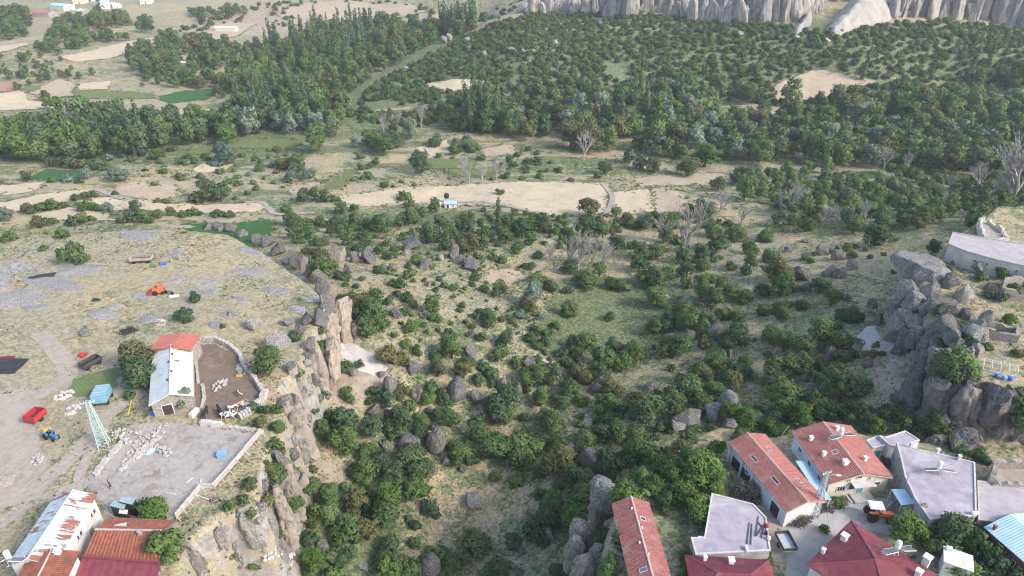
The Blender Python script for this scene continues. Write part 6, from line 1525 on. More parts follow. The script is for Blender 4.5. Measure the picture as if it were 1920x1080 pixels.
ZS = {'hill': ('dark green oak scrub bush on the far hillside', 'bushes of the far hillside', 'shrub', 'bush'),
      'river': ('full-crowned green tree in the riverside woodland', 'trees of the riverside woodland', 'broadleaf_tree', 'tree'),
      'upper': ('dark green tree in the upper woodland below the far village', 'trees of the upper woodland', 'broadleaf_tree', 'tree'),
      'flat': ('green bushy tree on the overgrown flat beyond the valley', 'bushy trees on the overgrown flat', 'broadleaf_tree', 'tree'),
      'fields': ('small green tree in a hedge between the dry fields', 'hedge trees between the fields', 'broadleaf_tree', 'tree'),
      'low': ('low green scrub bush on the dry valley slope', 'low scrub on the valley slope', 'shrub', 'shrub'),
      'poplar': ('slender upright poplar in a grove by the river', 'poplars by the river', 'poplar_tree', 'tree')}
A = np.array([(s[1], s[2], s[3]) for s in SCAT]); Z = hz(A[:, 0], A[:, 1])
pu, pv, dp = project(A[:, 0], A[:, 1], Z)
vis = (pu > -20) & (pu < 1940) & (pv > -10) & (pv < 1100) & (dp > 10)
size = np.where(vis, A[:, 2] / np.maximum(dp, 1), 0)
order = np.argsort(-size); rest = {}
CAP = {'shrub': 298, 'broadleaf_tree': 298, 'poplar_tree': 260}
for i in order:
    kind, x, y, rad, hf, mat, zn = SCAT[i]; lab, grp, nm, cat = ZS[zn]
    if kind == 'shrub' and nm == 'broadleaf_tree': nm = 'shrub'; lab, grp, cat = lab.replace('bushy tree', 'bush').replace('tree', 'shrub'), grp.replace('bushy trees', 'bushes').replace('trees', 'shrubs'), 'shrub'
    if kind == 'tree' and mat == 'leaf_silver': lab, grp = lab.replace('green', 'silver-grey', 1), 'silver ' + grp
    px_ = size[i] * FPX * 2
    lo_, hi_ = {'shrub': (1.6, 2.8), 'tree': (3.6, 5.2), 'poplar': (2.5, 2.9)}[kind]
    if kind == 'poplar': lab = ('short ' if rad < lo_ else 'very tall ' if rad > hi_ else 'tall ') + lab
    else: lab = ('small ' if rad < lo_ and 'small' not in lab and 'low' not in lab else 'large ' if rad > hi_ and 'small' not in lab else '') + (lab.replace('green', 'bright green', 1) if mat == 'leaf_bright' else lab.replace('dark green', 'olive').replace('green', 'olive', 1) if mat == 'leaf_olive' else lab.replace('green', 'grey-green', 1) if mat == 'leaf_poplar' and 'silver' not in lab else lab)
    if vis[i] and COUNT.get(nm, 0) < CAP[nm] and px_ > 5:
        res = 'mid' if px_ > 14 else 'lo'
        plant(kind, x, y, rad, hf, mat, lab, grp, cat, nm, res, parts=px_ > 26 or kind == 'poplar')
    else: rest.setdefault((kind, mat), []).append((x, y, rad, hf, float(Z[i]), px_))
STUFF = {'shrub': ('scrub', 'mass of small dark green scrub covering the slopes and hillside', 'scrub'), 'tree': ('woodland', 'continuous green woodland along the river and upper valley', 'woodland'), 'poplar': ('poplar_woodland', 'mass of distant poplars by the river', 'woodland')}
for kind in ('shrub', 'tree', 'poplar'):
    mats = sorted({m for k, m in rest if k == kind}); VV, NN, TT, MI = [], [], [], []
    for mi, m in enumerate(mats):
        for (x, y, rad, hf, z, px_) in rest[(kind, m)]:
            V, Nn, T = random.choice(crowns(kind, 'mid' if px_ > 13 else 'lo')); a = random.uniform(0, 6.28); c, s = math.cos(a), math.sin(a)
            Rm = np.array([[c, -s, 0], [s, c, 0], [0, 0, 1]])
            br = random.uniform(-0.25, 0.25)
            VV.append((V * np.array([rad, rad, rad * hf])) @ Rm.T + np.array([x, y, z - 0.05 * rad])); NN.append(Nn @ Rm.T); TT.append(np.clip(T + br, 0, 1.2)); MI.append(np.full(len(V) // 4, mi, dtype=np.int32))
    if not VV: continue
    me = leaf_mesh(STUFF[kind][0], np.concatenate(VV), np.concatenate(NN), np.concatenate(TT), mats); me.polygons.foreach_set('material_index', np.concatenate(MI))
    tag(link(STUFF[kind][0], me), STUFF[kind][1], STUFF[kind][2], None, 'stuff')
    print('stuff', kind, len(VV), len(me.polygons))
print('individuals', COUNT)

# ---------------- weeds and dry tufts close by: one object each
def tufts(name, n, mat, box, test, smin, smax, label, seed, blades=3, pts=None):
    r = np.random.default_rng(seed)
    if pts is None: X = r.uniform(box[0], box[1], n); Y = r.uniform(box[2], box[3], n); k = test(X, Y); X, Y = X[k], Y[k]
    else: X, Y = pts
    Zz = hz(X, Y); m = len(X)
    s = r.uniform(smin, smax, m); VV, NN, TT = [], [], []
    for b in range(blades):
        a = r.uniform(0, 6.283, m); t = np.stack([np.cos(a), np.sin(a), np.zeros(m)], 1) * s[:, None]; pr = np.stack([-np.sin(a), np.cos(a), np.zeros(m)], 1); lean = pr * (s * r.uniform(0.5, 1.0, m))[:, None]; lean[:, 2] = s * r.uniform(0.1, 0.45, m)
        p = np.stack([X + r.normal(size=m) * s * .5, Y + r.normal(size=m) * s * .5, Zz - 0.03], 1)
        VV.append(np.stack([p - t * .5, p + t * .5, p + t * .35 + lean, p - t * .35 + lean], 1)); nn = np.stack([r.normal(size=m) * .3, r.normal(size=m) * .3, np.ones(m)], 1); nn /= np.linalg.norm(nn, axis=1)[:, None]
        NN.append(np.repeat(nn[:, None], 4, 1)); TT.append(np.repeat(r.uniform(0, 1, m)[:, None], 4, 1))
    me = leaf_mesh(name, np.concatenate(VV).reshape(-1, 3), np.concatenate(NN).reshape(-1, 3), np.concatenate(TT).ravel(), [mat])
    tag(link(name, me), label, 'grass', None, 'stuff'); print(name, len(me.polygons))
YARDS = [GP(q) for q in ([(352,648),(400,645),(447,668),(488,738),(480,762),(440,782),(372,790)], [(245,800),(300,790),(380,800),(486,815),(398,916),(330,972),(215,985),(160,912)], [(-60,740),(60,730),(75,760),(60,820),(90,870),(60,940),(-60,960)], [(278,761),(363,745),(360,628),(281,628)], [(-40,1080),(12,1062),(130,930),(330,970),(300,1080)])]
def open_ground(X, Y):
    k = np.ones(len(X), bool)
    for w in YARDS: k &= sdist(X, Y, w) < 0
    return k & (sdist(X, Y, BENCH) < -1)
def not_glade(X, Y):
    k = np.ones(len(X), bool)
    for w in GLADE: k &= sdist(X, Y, w) < 0
    return k | (fbm2(X, Y, 6, 2, 88) > 0.45)
tufts('weeds', 70000, 'leaf_weed', (-130, 125, 62, 240), lambda X, Y: open_ground(X, Y) & (fbm2(X, Y, 16, 3, 61) + 0.6 * fbm2(X, Y, 5, 2, 62) > 0.10), 0.16, 0.5, 'low grey-green weeds scattered over the dry ground', 71, 2)
tufts('green_weeds', 42000, 'leaf_mid', (-60, 100, 62, 215), lambda X, Y: open_ground(X, Y) & not_glade(X, Y) & (sdist(X, Y, PLAT) < -3) & (fbm2(X, Y, 13, 3, 63) + 0.6 * fbm2(X, Y, 4, 2, 64) > 0.16), 0.2, 0.6, 'green herbs and nettles growing over the valley slopes', 72, 2)
tufts('dry_grass', 60000, 'leaf_straw', (-130, 125, 62, 240), lambda X, Y: open_ground(X, Y) & (fbm2(X, Y, 12, 3, 66) > 0.0), 0.15, 0.4, 'pale dry grass tufts scattered over the plateau and slopes', 73, 2)

mx_, my_ = [], []
for w in FIELD_W:
    for i in range(len(w)):
        a, b = Vector(w[i]), Vector(w[(i + 1) % len(w)]); n = int((b - a).length / 0.55)
        for k in range(n):
            if vnoise2(np.array([a.x * .1 + k * .12]), np.array([a.y]), 5)[0] < 0.42: continue
            q = a.lerp(b, random.random()); mx_.append(q.x + random.gauss(0, 1.3)); my_.append(q.y + random.gauss(0, 1.6))
tufts('field_margin_weeds', 0, 'leaf_weed', None, None, 0.5, 1.5, 'rough weeds growing along the margins of the fields', 74, 2, (np.array(mx_), np.array(my_)))
X, Y = rng.uniform(-330, 420, 60000), rng.uniform(220, 430, 60000)
k = (fbm2(X * .35, Y, 18, 3, 91) > 0.12)
for w in FIELD_W: k &= sdist(X, Y, w) < 0
k &= (sdist(X, Y, PLAT) < -2)
tufts('field_weeds', 0, 'leaf_mid', None, None, 0.35, 1.0, 'green weeds in strips between the fields', 75, 2, (X[k], Y[k]))

# ------------------------------------------------------------------ walls, fences, piles
def stone_wall(px, z_h, thick, mat, label, zt=None, sz=0.45):
    pts = [G(u, v) for u, v in px]; root = empty('stone_wall', pts[0], 0, label, 'wall'); M = MB(); o = pts[0]
    for i in range(len(pts) - 1):
        a, b = pts[i], pts[i + 1]; d = Vector((b.x - a.x, b.y - a.y, 0)); n = max(1, int(d.length / sz)); e = d.normalized(); nn = Vector((-e.y, e.x, 0)); rz = math.atan2(e.y, e.x)
        for k in range(n):
            c = Vector((a.x, a.y, 0)) + d * ((k + .5) / n); gz = float(hz(c.x, c.y)); rows = max(1, int(z_h / 0.36)); hh = z_h * random.uniform(.75, 1.1)
            for r_ in range(rows):
                for s in (-.25, .25):
                    q = c + nn * s * thick + nn * random.uniform(-.05, .05); zz = gz - 0.15 + (hh + 0.15) * (r_ + .5) / rows
                    Mx = Matrix.Rotation(rz + random.uniform(-.25, .25), 3, 'Z') @ Matrix.Rotation(random.uniform(-.15, .15), 3, 'X')
                    M.box((q.x - o.x, q.y - o.y, zz - o.z), (sz * random.uniform(.8, 1.15), thick * random.uniform(.5, .65), (hh + .15) / rows * random.uniform(.85, 1.1)), M=Mx)
    tag(M.build('stones', mat, root), kind='stuff'); return root
stone_wall([(357,640),(405,640),(430,650),(451,668),(457,690)], 1.1, 0.6, 'stone_light', 'grey dry-stone wall curving round the upper side of the cattle yard')
stone_wall([(457,690),(478,713),(492,735)], 1.2, 0.6, 'stone_light', 'light stone wall between the cattle yard and the rocks')
stone_wall([(500,736),(492,755),(470,774),(449,786)], 1.3, 0.9, 'stone_light', 'thick whitish stone wall at the lower corner of the cattle yard')
stone_wall([(420,803),(455,806),(494,812)], 0.7, 0.6, 'stone_light', 'low stone wall between the cattle yard and the gravel yard')
stone_wall([(366,655),(369,690),(372,720)], 0.35, 0.4, 'stone_light', 'broken line of stones along the barn inside the cattle yard')
stone_wall([(380,722),(383,745),(378,768)], 0.4, 0.5, 'stone_light', 'short row of rubble beside the barn wall in the yard')
for i, (u, v) in enumerate(((388, 797), (408, 800), (365, 778))):
    tag(MB().box((0, 0, .45), (2.0, .8, 1.0)).box((0, 0, 1.0), (1.7, .5, .12)).build('stone_trough', 'stone_chalk', None, loc=G(u, v), rot=(0, 0, (-.1, -.1, 1.3)[i])), ('whitish stone trough at the cattle yard gate', 'second stone trough along the cattle yard wall', 'narrow stone trough standing on end at the barn corner')[i], 'trough')
def rock_heap(name, u, v, w, d, n, mat, label, smax=0.6, hh=0.5):
    b = G(u, v); root = empty(name, b, random.uniform(0, 3), label, 'rubble'); M = MB()
    for k in range(n):
        a = random.uniform(0, 6.28); q = math.sqrt(random.random()); x, y = q * w * math.cos(a), q * d * math.sin(a); s = random.uniform(.2, smax)
        Mx = Matrix.Rotation(random.uniform(0, 3), 3, 'Z') @ Matrix.Rotation(random.uniform(-.5, .5), 3, 'X')
        M.box((x, y, hh * (1 - q) + s * .15), (s, s * random.uniform(.6, 1), s * random.uniform(.4, .8)), M=Mx)
    tag(M.build('stones', mat, root), kind='stuff'); return root
for q in ((460,690,2.2,1.6,60,'stone_light','heap of pale stones beside the curved yard wall'),(412,722,2.0,1.2,35,'stone_light','white rubble scattered in the middle of the cattle yard'),(240,818,4.5,1.6,60,'stone_light','scatter of whitish rubble above the gravel yard'),
          (275,830,5,1.5,70,'stone_light','broken stone rubble strewn along the gravel yard edge'),(120,742,2.0,1.2,40,'stone_chalk','white rubble and boards lying by the grass patch'),(135,770,1.4,1.2,26,'stone_chalk','small heap of white and red scrap near the red trailer'),
          (70,862,1.2,.8,18,'stone_light','small stone heap beside the dirt track'),(300,605,1.6,1,20,'stone_light','pale stones above the barn annex'),(300,845,3,1.2,40,'stone_light','loose stones along the upper gravel yard'),(510,1040,2.2,1.6,40,'stone_chalk','white litter and stones on the slope below the fence'),(545,1050,1.4,1,24,'stone_chalk','pale litter between the rock fins'),
          (1520,955,1.6,1.0,40,'stone_light','loose stones at the foot of the lattice pole'),(1790,640,1.5,1.5,30,'stone_chalk','white rubble in the ravine between the rock columns'),(1660,760,1.8,1.2,20,'stone_light','scattered stones on the dry slope below the outcrop')):
    rock_heap('rubble_heap', *q)
# long whitish stone ridges in the gravel yard
for i, (a, b) in enumerate((((180, 888), (232, 828)), ((232, 880), (300, 818)))):
    p, q = G(*a), G(*b); M = MB(); n = 26
    for k in range(n):
        c = p.lerp(q, k / n); s = random.uniform(.5, 1.0); M.box((c.x - p.x + random.uniform(-.3, .3), c.y - p.y + random.uniform(-.3, .3), .15), (s, s * .8, s * .6), random.uniform(0, 3))
    rt = empty('stone_ridge', p, 0, ('long ridge of whitish stones beside the dirt track', 'second long stone ridge crossing the gravel yard')[i], 'stones'); tag(M.build('stones', 'stone_light', rt), kind='stuff')
def fence(px, label, h=1.3):
    pts = [G(u, v) for u, v in px]; root = empty('wooden_fence', pts[0], 0, label, 'fence'); o = pts[0]
    for i in range(len(pts) - 1):
        a, b = pts[i], pts[i + 1]; n = max(1, round((b - a).length / 1.9)); P_ = [a.lerp(b, k / n) for k in range(n + 1)]
        for k, q in enumerate(P_):
            if i and k == 0: continue
            g = float(hz(q.x, q.y)); x, y = q.x - o.x, q.y - o.y
            MB().tube((x, y, g - o.z - .3), (x + random.uniform(-.06, .06), y, g - o.z + h * random.uniform(.95, 1.15)), .09, .07, 6).build('post', 'fence_wood', root)
            MB().tube((x + 0.9, y - .5, g - o.z - .2), (x, y, g - o.z + h * .8), .05, .05, 5).build('brace', 'fence_wood', root)
        for k in range(n):
            for zz in (.45, .85, 1.2):
                g0, g1 = float(hz(P_[k].x, P_[k].y)), float(hz(P_[k + 1].x, P_[k + 1].y)); p0, p1 = P_[k] - o, P_[k + 1] - o
                MB().bar((p0.x, p0.y, g0 - o.z + zz + random.uniform(-.05, .05)), (p1.x, p1.y, g1 - o.z + zz + random.uniform(-.05, .05)), .2, .12).build('rail', 'fence_wood', root)
    return root
fence([(401, 918), (430, 886), (460, 850), (490, 815)], 'pale wooden rail fence along the plateau edge of the gravel yard')
fence([(332, 974), (355, 946), (378, 919), (401, 918)], 'shorter pale wooden fence running down to the tiled stable')
def log_pile(name, px, n, h, mat, label, ln=(0.5, 1.1), rad=0.06, zz=None):
    w = [P(u, v, zz) if zz is not None else G(u, v) for u, v in px]; c = sum(w, Vector()) / len(w); root = empty(name, (c.x, c.y, float(hz(c.x, c.y))), 0, label, 'woodpile'); poly = [(q.x, q.y) for q in w]; M = MB(); xs, ys = [q[0] for q in poly], [q[1] for q in poly]; k = 0
    while k < n:
        x, y = random.uniform(min(xs), max(xs)), random.uniform(min(ys), max(ys)); s = float(sdist(np.array([x]), np.array([y]), poly)[0])
        if s < 0: continue
        zt = float(hz(x, y)) + min(1, s / 0.9) * h * random.uniform(.2, 1); a = random.uniform(0, PI); L = random.uniform(*ln) / 2; t = random.uniform(-.5, .5); d = Vector((math.cos(a) * math.cos(t), math.sin(a) * math.cos(t), math.sin(t))) * L
        p = Vector((x, y, zt)) - root.location; M.tube(p - d, p + d, rad * random.uniform(.6, 1.4), rad * random.uniform(.5, 1), 5); k += 1
    tag(M.build('logs', mat, root), kind='stuff')
    M = MB(); cc = Vector((c.x, c.y)); ins = [tuple(cc + (Vector(q) - cc) * .8 - cc) for q in poly]; M.prism(ins, -.5, h * .35); M.build('core', 'dark_wood', root)
    return root
log_pile('woodpile', [(1366,925),(1385,908),(1412,912),(1436,930),(1420,944),(1395,936)], 900, 2.2, 'firewood', 'long dark heap of stacked firewood along the wall of the long tiled house', zz=1.8)
log_pile('woodpile', [(1455,962),(1475,975),(1510,960),(1528,962),(1505,985),(1470,980)], 700, 1.9, 'firewood', 'tangled brushwood heap at the front gable of the long tiled house', (0.9, 2.0), 0.04, 1.8)
log_pile('woodpile', [(1535,945),(1560,935),(1590,932),(1588,945),(1560,960),(1538,962)], 450, 1.2, 'firewood', 'mixed wood and stone heap beside the lattice pole', (0.4, 1.0), 0.06, 1.9)
log_pile('woodpile', [(1650,850),(1668,840),(1672,868),(1660,878)], 200, 1.0, 'firewood', 'firewood heap in the gap beside the large flat-roofed house', zz=2.4)
log_pile('branch_heap', [(220,620),(250,612),(262,620),(230,632)], 40, 0.4, 'dark_wood', 'small heap of dark branches above the barn annex', (1.2, 3.0), 0.05)
log_pile('branch_heap', [(385,938),(410,930),(420,940),(395,948)], 18, 0.3, 'old_wood', 'few pale branches lying in the gravel yard corner', (1.2, 2.8), 0.04)
# lattice poles
def lattice(name, base, H, w0, w1, mat, label, arms):
    root = empty(name, base, R(20), label, 'pylon'); c = lambda k, t: Vector(((1, 1, -1, -1)[k], (1, -1, -1, 1)[k], 0)) * ((w0 + (w1 - w0) * t) / 2) + Vector((0, 0, H * t))
    for k in range(4): MB().bar(c(k, -.03), c(k, 1), .1).build('leg', mat, root)
    M = MB(); n = 9
    for j in range(n):
        for k in range(4): M.bar(c(k, j / n), c((k + 1) % 4, (j + 1) / n), .05); M.bar(c((k + 1) % 4, j / n), c(k, (j + 1) / n), .05); M.bar(c(k, (j + 1) / n), c((k + 1) % 4, (j + 1) / n), .05)
    tag(M.build('bracing', mat, root), kind='stuff')
    for z, L in arms:
        MB().bar((-L, 0, z), (L, 0, z), .12).build('crossarm', mat, root)
        for x in (-L, -L * .5, L * .5, L): MB().lathe([(.04, 0), (.09, .06), (.05, .12), (.08, .2), (.03, .28)], (x, 0, z + .05), 8).build('insulator', 'white_paint', root)
    return root
lp = lattice('lattice_pole', P(1526, 966, 1.9), 8.5, 1.0, .35, 'galvanised', 'grey lattice power pole with street lamp beside the long tiled house', ((8.3, .7),))
MB().path([(0, 0, 7.6), (.6, -.3, 8.1), (1.2, -.6, 8.15)], .05, .05, 6).build('lamp_arm', 'galvanised', lp); MB().box((1.45, -.72, 8.12), (.6, .25, .14), -.45).build('lamp_head', 'white_paint', lp)
lattice('lattice_pole', G(196, 836), 9.5, 1.6, .5, 'pylon_green', 'pale green lattice power pylon standing between the farm tracks', ((9.2, 1.0),))
ld = empty('ladder', P(1640, 930, 2.0), R(5), 'wooden ladder leaning on the cream gable wall', 'ladder')
for sx in (-.25, .25): MB().bar((sx, 0, 0), (sx, .7, 2.8), .07).build('ladder_side', 'old_wood', ld)
for k in range(8): MB().bar((-.25, .7 * (k + .5) / 8, 2.8 * (k + .5) / 8), (.25, .7 * (k + .5) / 8, 2.8 * (k + .5) / 8), .05).build('rung', 'old_wood', ld)
for i, (a, b) in enumerate(((P(1540, 893, 9.8), P(1612, 893, 5.2)), (P(1540, 893, 9.8), P(1790, 870, 7.5)), (P(1540, 893, 9.8), P(1590, 1120, 8.0)))):
    pts = [a.lerp(b, t) - Vector((0, 0, 1.0 * 4 * t * (1 - t))) for t in np.linspace(0, 1, 9)]
    tag(MB().path(pts, .025, .025, 4).build('power_cable', 'iron_dark'), ('sagging cable from the lattice pole to the cream gabled house', 'sagging cable from the lattice pole to the large flat roof', 'sagging cable from the lattice pole over the maroon roofs')[i], 'cable')
# slanted dark beam stuck in the shrubs
tag(MB().bar(P(1459, 825, 3), P(1478, 800, 6), .1).build('wooden_pole', 'old_wood'), 'thin slanting wooden pole leaning between the two tiled houses', 'pole')
tag(MB().tube(G(240, 778), G(247, 752) + Vector((0, 0, .3)), .12, .1, 6).build('yellow_pipe', 'paint_yellow'), 'yellow pipe lying in the grass left of the barn', 'pipe')

# ------------------------------------------------------------------ vehicles
def wheel(root, x, y, r, w, rim='paint_orange'):
    M = Matrix.Rotation(PI / 2, 3, 'X')
    o = MB().lathe([(r * .55, -w / 2), (r * .9, -w / 2), (r, -w * .3), (r, w * .3), (r * .9, w / 2), (r * .55, w / 2)], (0, 0, 0), 16, M).build('wheel', 'black_rubber', root, loc=(x, y, r))
    MB().lathe([(r * .1, -w * .35), (r * .56, -w * .42), (r * .56, w * .42), (r * .1, w * .35)], (0, 0, 0), 12, M).build('rim', rim, o)
    return o
def tractor(loc, rz, body, label, canopy='white_paint', s=1.0):
    t = empty('tractor', loc, rz, label, 'tractor'); t.scale = (s, s, s)
    for sy in (-1, 1): wheel(t, -.85, sy * .78, .78, .42, body); wheel(t, 1.35, sy * .65, .45, .25, body)
    MB().add([(0.1, -.33, .75), (2.0, -.28, .7), (2.0, .28, .7), (0.1, .33, .75), (0.1, -.36, 1.45), (2.0, -.27, 1.25), (2.0, .27, 1.25), (0.1, .36, 1.45)], ((0, 3, 2, 1), (4, 5, 6, 7), (0, 1, 5, 4), (1, 2, 6, 5), (2, 3, 7, 6), (3, 0, 4, 7))).build('hood', body, t)
    MB().box((.3, 0, .62), (2.9, .5, .35)).build('chassis', 'iron_dark', t); MB().box((2.03, 0, .98), (.05, .46, .42)).build('grille', 'iron_dark', t)
    for sy in (-1, 1): MB().box((-.85, sy * .62, 1.62), (1.2, .4, .08)).box((-.25, sy * .62, 1.35), (.08, .4, .55)).build('fender', body, t); MB().lathe([(.08, 0), (.1, .04), (.08, .08)], (2.02, sy * .2, 1.05), 8, Matrix.Rotation(PI / 2, 3, 'Y')).build('headlight', 'white_paint', t)
    MB().box((-.75, 0, 1.1), (.5, .5, .12)).box((-1.0, 0, 1.4), (.1, .5, .55)).build('seat', 'black_rubber', t)
    MB().tube((-.1, 0, 1.3), (-.3, 0, 1.65), .03).lathe([(.2, 0), (.23, .02), (.2, .04)], (-.3, 0, 1.66), 12).build('steering_wheel', 'black_rubber', t)
    MB().tube((1.1, .12, 1.35), (1.1, .12, 2.1), .04).build('exhaust', 'iron_dark', t)
    if canopy:
        for x in (-1.3, .1):
            for sy in (-1, 1): MB().bar((x, sy * .55, 1.4), (x, sy * .55, 2.4), .06).build('canopy_post', 'iron_dark', t)
        MB().box((-.6, 0, 2.45), (1.9, 1.5, .12)).box((-.6, 0, 2.54), (1.6, 1.2, .06)).build('canopy', canopy, t)
    return t
tractor(P(1643, 972, 2.15), R(-8), 'paint_orange', 'orange tractor with white canopy parked on the village road', s=1.05)
def trailer(loc, rz, L, W, H, mat, label, wheels=2, inner='iron_dark', open_top=True, tow=True):
    t = empty('trailer', loc, rz, label, 'trailer')
    for sx in ((0,) if wheels == 2 else (-L * .32, L * .32)):
        for sy in (-1, 1): wheel(t, sx, sy * (W / 2 - .1), .4, .25, mat)
    MB().box((0, 0, .75), (L, W, .14)).build('bed', inner, t)
    if open_top:
        for sy in (-1, 1): MB().box((0, sy * (W / 2 - .03), .82 + H / 2), (L, .06, H)).build('side_board', mat, t)
        for sx in (-1, 1): MB().box((sx * (L / 2 - .03), 0, .82 + H / 2), (.06, W - .12, H)).build('end_board', mat, t)
    else:
        MB().box((0, 0, .83 + H / 2), (L - .05, W - .05, H)).build('box_body', mat, t)
        for k in range(5): MB().box((-L / 2 + (k + .5) * L / 5, 0, .83 + H + .03), (.08, W, .06)).build('roof_rib', 'galvanised', t)
    if tow: MB().bar((L / 2, -.3, .7), (L / 2 + 1.1, 0, .55), .08).bar((L / 2, .3, .7), (L / 2 + 1.1, 0, .55), .08).build('drawbar', 'iron_dark', t)
    return t
trailer(P(1471, 1024, 2.0), R(95), 3.0, 2.0, .55, 'iron_dark', 'black open farm trailer parked beside the lilac flat roof', inner='galvanised')
trailer(G(195, 752), R(100), 3.4, 2.4, 1.7, 'paint_lightblue', 'light blue box trailer with ribbed roof beside the grass patch', 4, open_top=False)
tractor(G(184, 742), R(95), 'paint_red', 'small red tractor behind the light blue box trailer', None, .8)
trailer(G(70, 788), R(80), 2.8, 2.2, 1.0, 'paint_red', 'bright red open trailer standing on the bare farm ground')
t = tractor(G(98, 822), R(-25), 'paint_blue', 'small blue tractor with yellow seat cover near the red trailer', None, .75)
tag(MB().box((0, 0, .45), (1.2, 1.1, .9)).box((0, 0, .95), (.9, .8, .14)).build('yellow_crate', 'paint_yellow', None, loc=G(91, 814), rot=(0, 0, .4)), 'yellow crate beside the small blue tractor', 'crate')
trailer(G(172, 686), R(60), 3.6, 1.9, .7, 'iron_dark', 'dark narrow trailer standing beyond the grass patch', 4, inner='black_sheet')
tag(MB().lathe([(.5, 0), (.7, .2), (.6, .6), (.3, .75)], n=10).box((.5, .2, .4), (.9, .5, .3)).build('red_sack', 'paint_red', None, loc=G(155, 668)), 'crumpled red sack on the dry grass near the dark trailer', 'sack')
wg = trailer(G(267, 491), R(8), 5.2, 2.2, .8, 'old_wood', 'old grey wooden wagon abandoned on the upper plateau', 4, inner='dark_wood')
# red harvester wreck
hv = empty('farm_machine', G(298, 550), R(25), 'derelict red-orange farm machine on the plateau rock', 'machine')
MB().box((0, 0, 1.0), (2.2, 1.6, 1.2)).box((.5, 0, 1.9), (1.0, 1.3, .7)).build('body', 'paint_orange', hv)
MB().add([(-1.2, -1.0, .6), (-1.2, 1.0, .6), (-2.4, 1.0, .2), (-2.4, -1.0, .2), (-1.2, -1.0, 1.2), (-1.2, 1.0, 1.2), (-2.4, 1.0, .5), (-2.4, -1.0, .5)], ((0, 1, 2, 3), (4, 7, 6, 5), (0, 3, 7, 4), (1, 5, 6, 2), (2, 6, 7, 3))).build('header', 'paint_red', hv)
for sx, r_ in ((-.7, .6), (.9, .4)):
    for sy in (-1, 1): wheel(hv, sx, sy * .95, r_, .3, 'paint_orange')
MB().bar((.8, .3, 1.8), (2.4, .6, 2.4), .16).build('spout', 'paint_orange', hv); MB().bar((-.5, .5, 1.6), (.9, 1.2, 2.2), .1).build('lever_arm', 'iron_dark', hv)
rk = empty('hay_rake', G(318, 552), R(-20), 'rusty hay rake lying beside the derelict red machine', 'machine')
for k in range(6): MB().path([(k * .3 - .8, 0, .9), (k * .3 - .8, .35, .6), (k * .3 - .8, .4, .1)], .04, .03, 5).build('tine', 'iron_dark', rk)
MB().bar((-1.0, 0, .9), (1.0, 0, .9), .1).build('beam', 'iron_dark', rk); wheel(rk, -.95, 0, .45, .12, 'iron_dark'); wheel(rk, .95, 0, .45, .12, 'iron_dark')
for k in range(5): tag(MB().box((0, 0, .2), (.4, .45, .45)).box((0, 0, .46), (.46, .5, .06)).build('beehive', 'white_paint', None, loc=G(320 + k * 3.6, 558 - k * .5), rot=(0, 0, random.uniform(-.2, .2))), 'small white beehive box in the row beside the hay rake', 'beehive', 'white beehive boxes')
for (u, v, m, lab, rz) in ((288, 501, 'paint_green', 'green tipped container on the upper plateau', .1), (306, 496, 'paint_blue', 'blue and white tub between the green containers', .2)):
    tag(MB().box((0, 0, .25), (1.4, .7, .45)).box((0, 0, .52), (1.2, .55, .1)).build('container', m, None, loc=G(u, v), rot=(0, 0, rz)), lab, 'container')
for i, (u, v) in enumerate(((322, 492), (337, 487))):
    tag(MB().lathe([(.28, 0), (.3, .15), (.26, 1.0), (.08, 1.4)], n=8).box((0, 0, 1.4), (.15, .15, .15)).build('feed_hopper', 'paint_lime', None, loc=G(u, v)), ('lime green upright hopper next to the blue tub', 'taller lime green hopper by the weeds')[i], 'hopper').scale = (1, 1, 1 + .3 * i)
def tarp(u, v, w, d, h, mat, label, rz=0.0, name='tarpaulin'):
    b = G(u, v); n = 10; V, F = [], []
    for j in range(n + 1):
        for i in range(n + 1):
            x, y = i / n * 2 - 1, j / n * 2 - 1; k = (1 - x ** 4) * (1 - y ** 4)
            V.append((x * w / 2 + random.uniform(-.1, .1), y * d / 2 + random.uniform(-.1, .1), h * k * random.uniform(.7, 1.1) + .04))
    for j in range(n):
        for i in range(n): a = j * (n + 1) + i; F.append((a, a + 1, a + n + 2, a + n + 1))
    M = MB(); M.v, M.f = V, F; M.add([(-w / 2, -d / 2, -.1), (w / 2, -d / 2, -.1), (w / 2, d / 2, -.1), (-w / 2, d / 2, -.1)], ((3, 2, 1, 0),))
    return tag(M.build(name, mat, None, loc=b, rot=(0, 0, rz)), label, 'tarpaulin')
tarp(298, 774, 2.6, 1.6, .9, 'paint_blue', 'crumpled blue tarpaulin over a pile at the barn front', .1)
tag(MB().box((0, 0, 0), (.5, .4, .2)).box((0, 0, .15), (.3, .3, .12)).build('yellow_bag', 'paint_yellow', None, loc=G(298, 772) + Vector((0, 0, .95))), 'yellow bag lying on the blue tarpaulin', 'bag')
tarp(4, 686, 8, 5, .5, 'black_sheet', 'black sheet covering a silage heap at the edge of the farm')
tarp(3, 672, 5, .7, .35, 'cloth_red', 'strip of red cloth along the black silage sheet', .15, 'red_cloth')
tarp(75, 519, 6.5, 2.6, .3, 'black_sheet', 'black sheet spread beside the round plateau shrub', .35)
tarp(180, 563, 1.8, 1.2, .4, 'black_sheet', 'small black sheet scrap on the plateau rock')
tarp(285, 846, 2.2, .9, .25, 'metal_skyblue', 'pale blue sheet metal lying between the stone ridges', .9, 'sheet_metal')
tarp(0, 905, 4, 3, .8, 'wall_stone', 'dark rubbish heap beside the farm track', .4, 'rubbish_heap')
tarp(1172, 540, 2.2, 1.0, .3, 'paint_lightblue', 'small light blue sheet lying on the green valley floor')
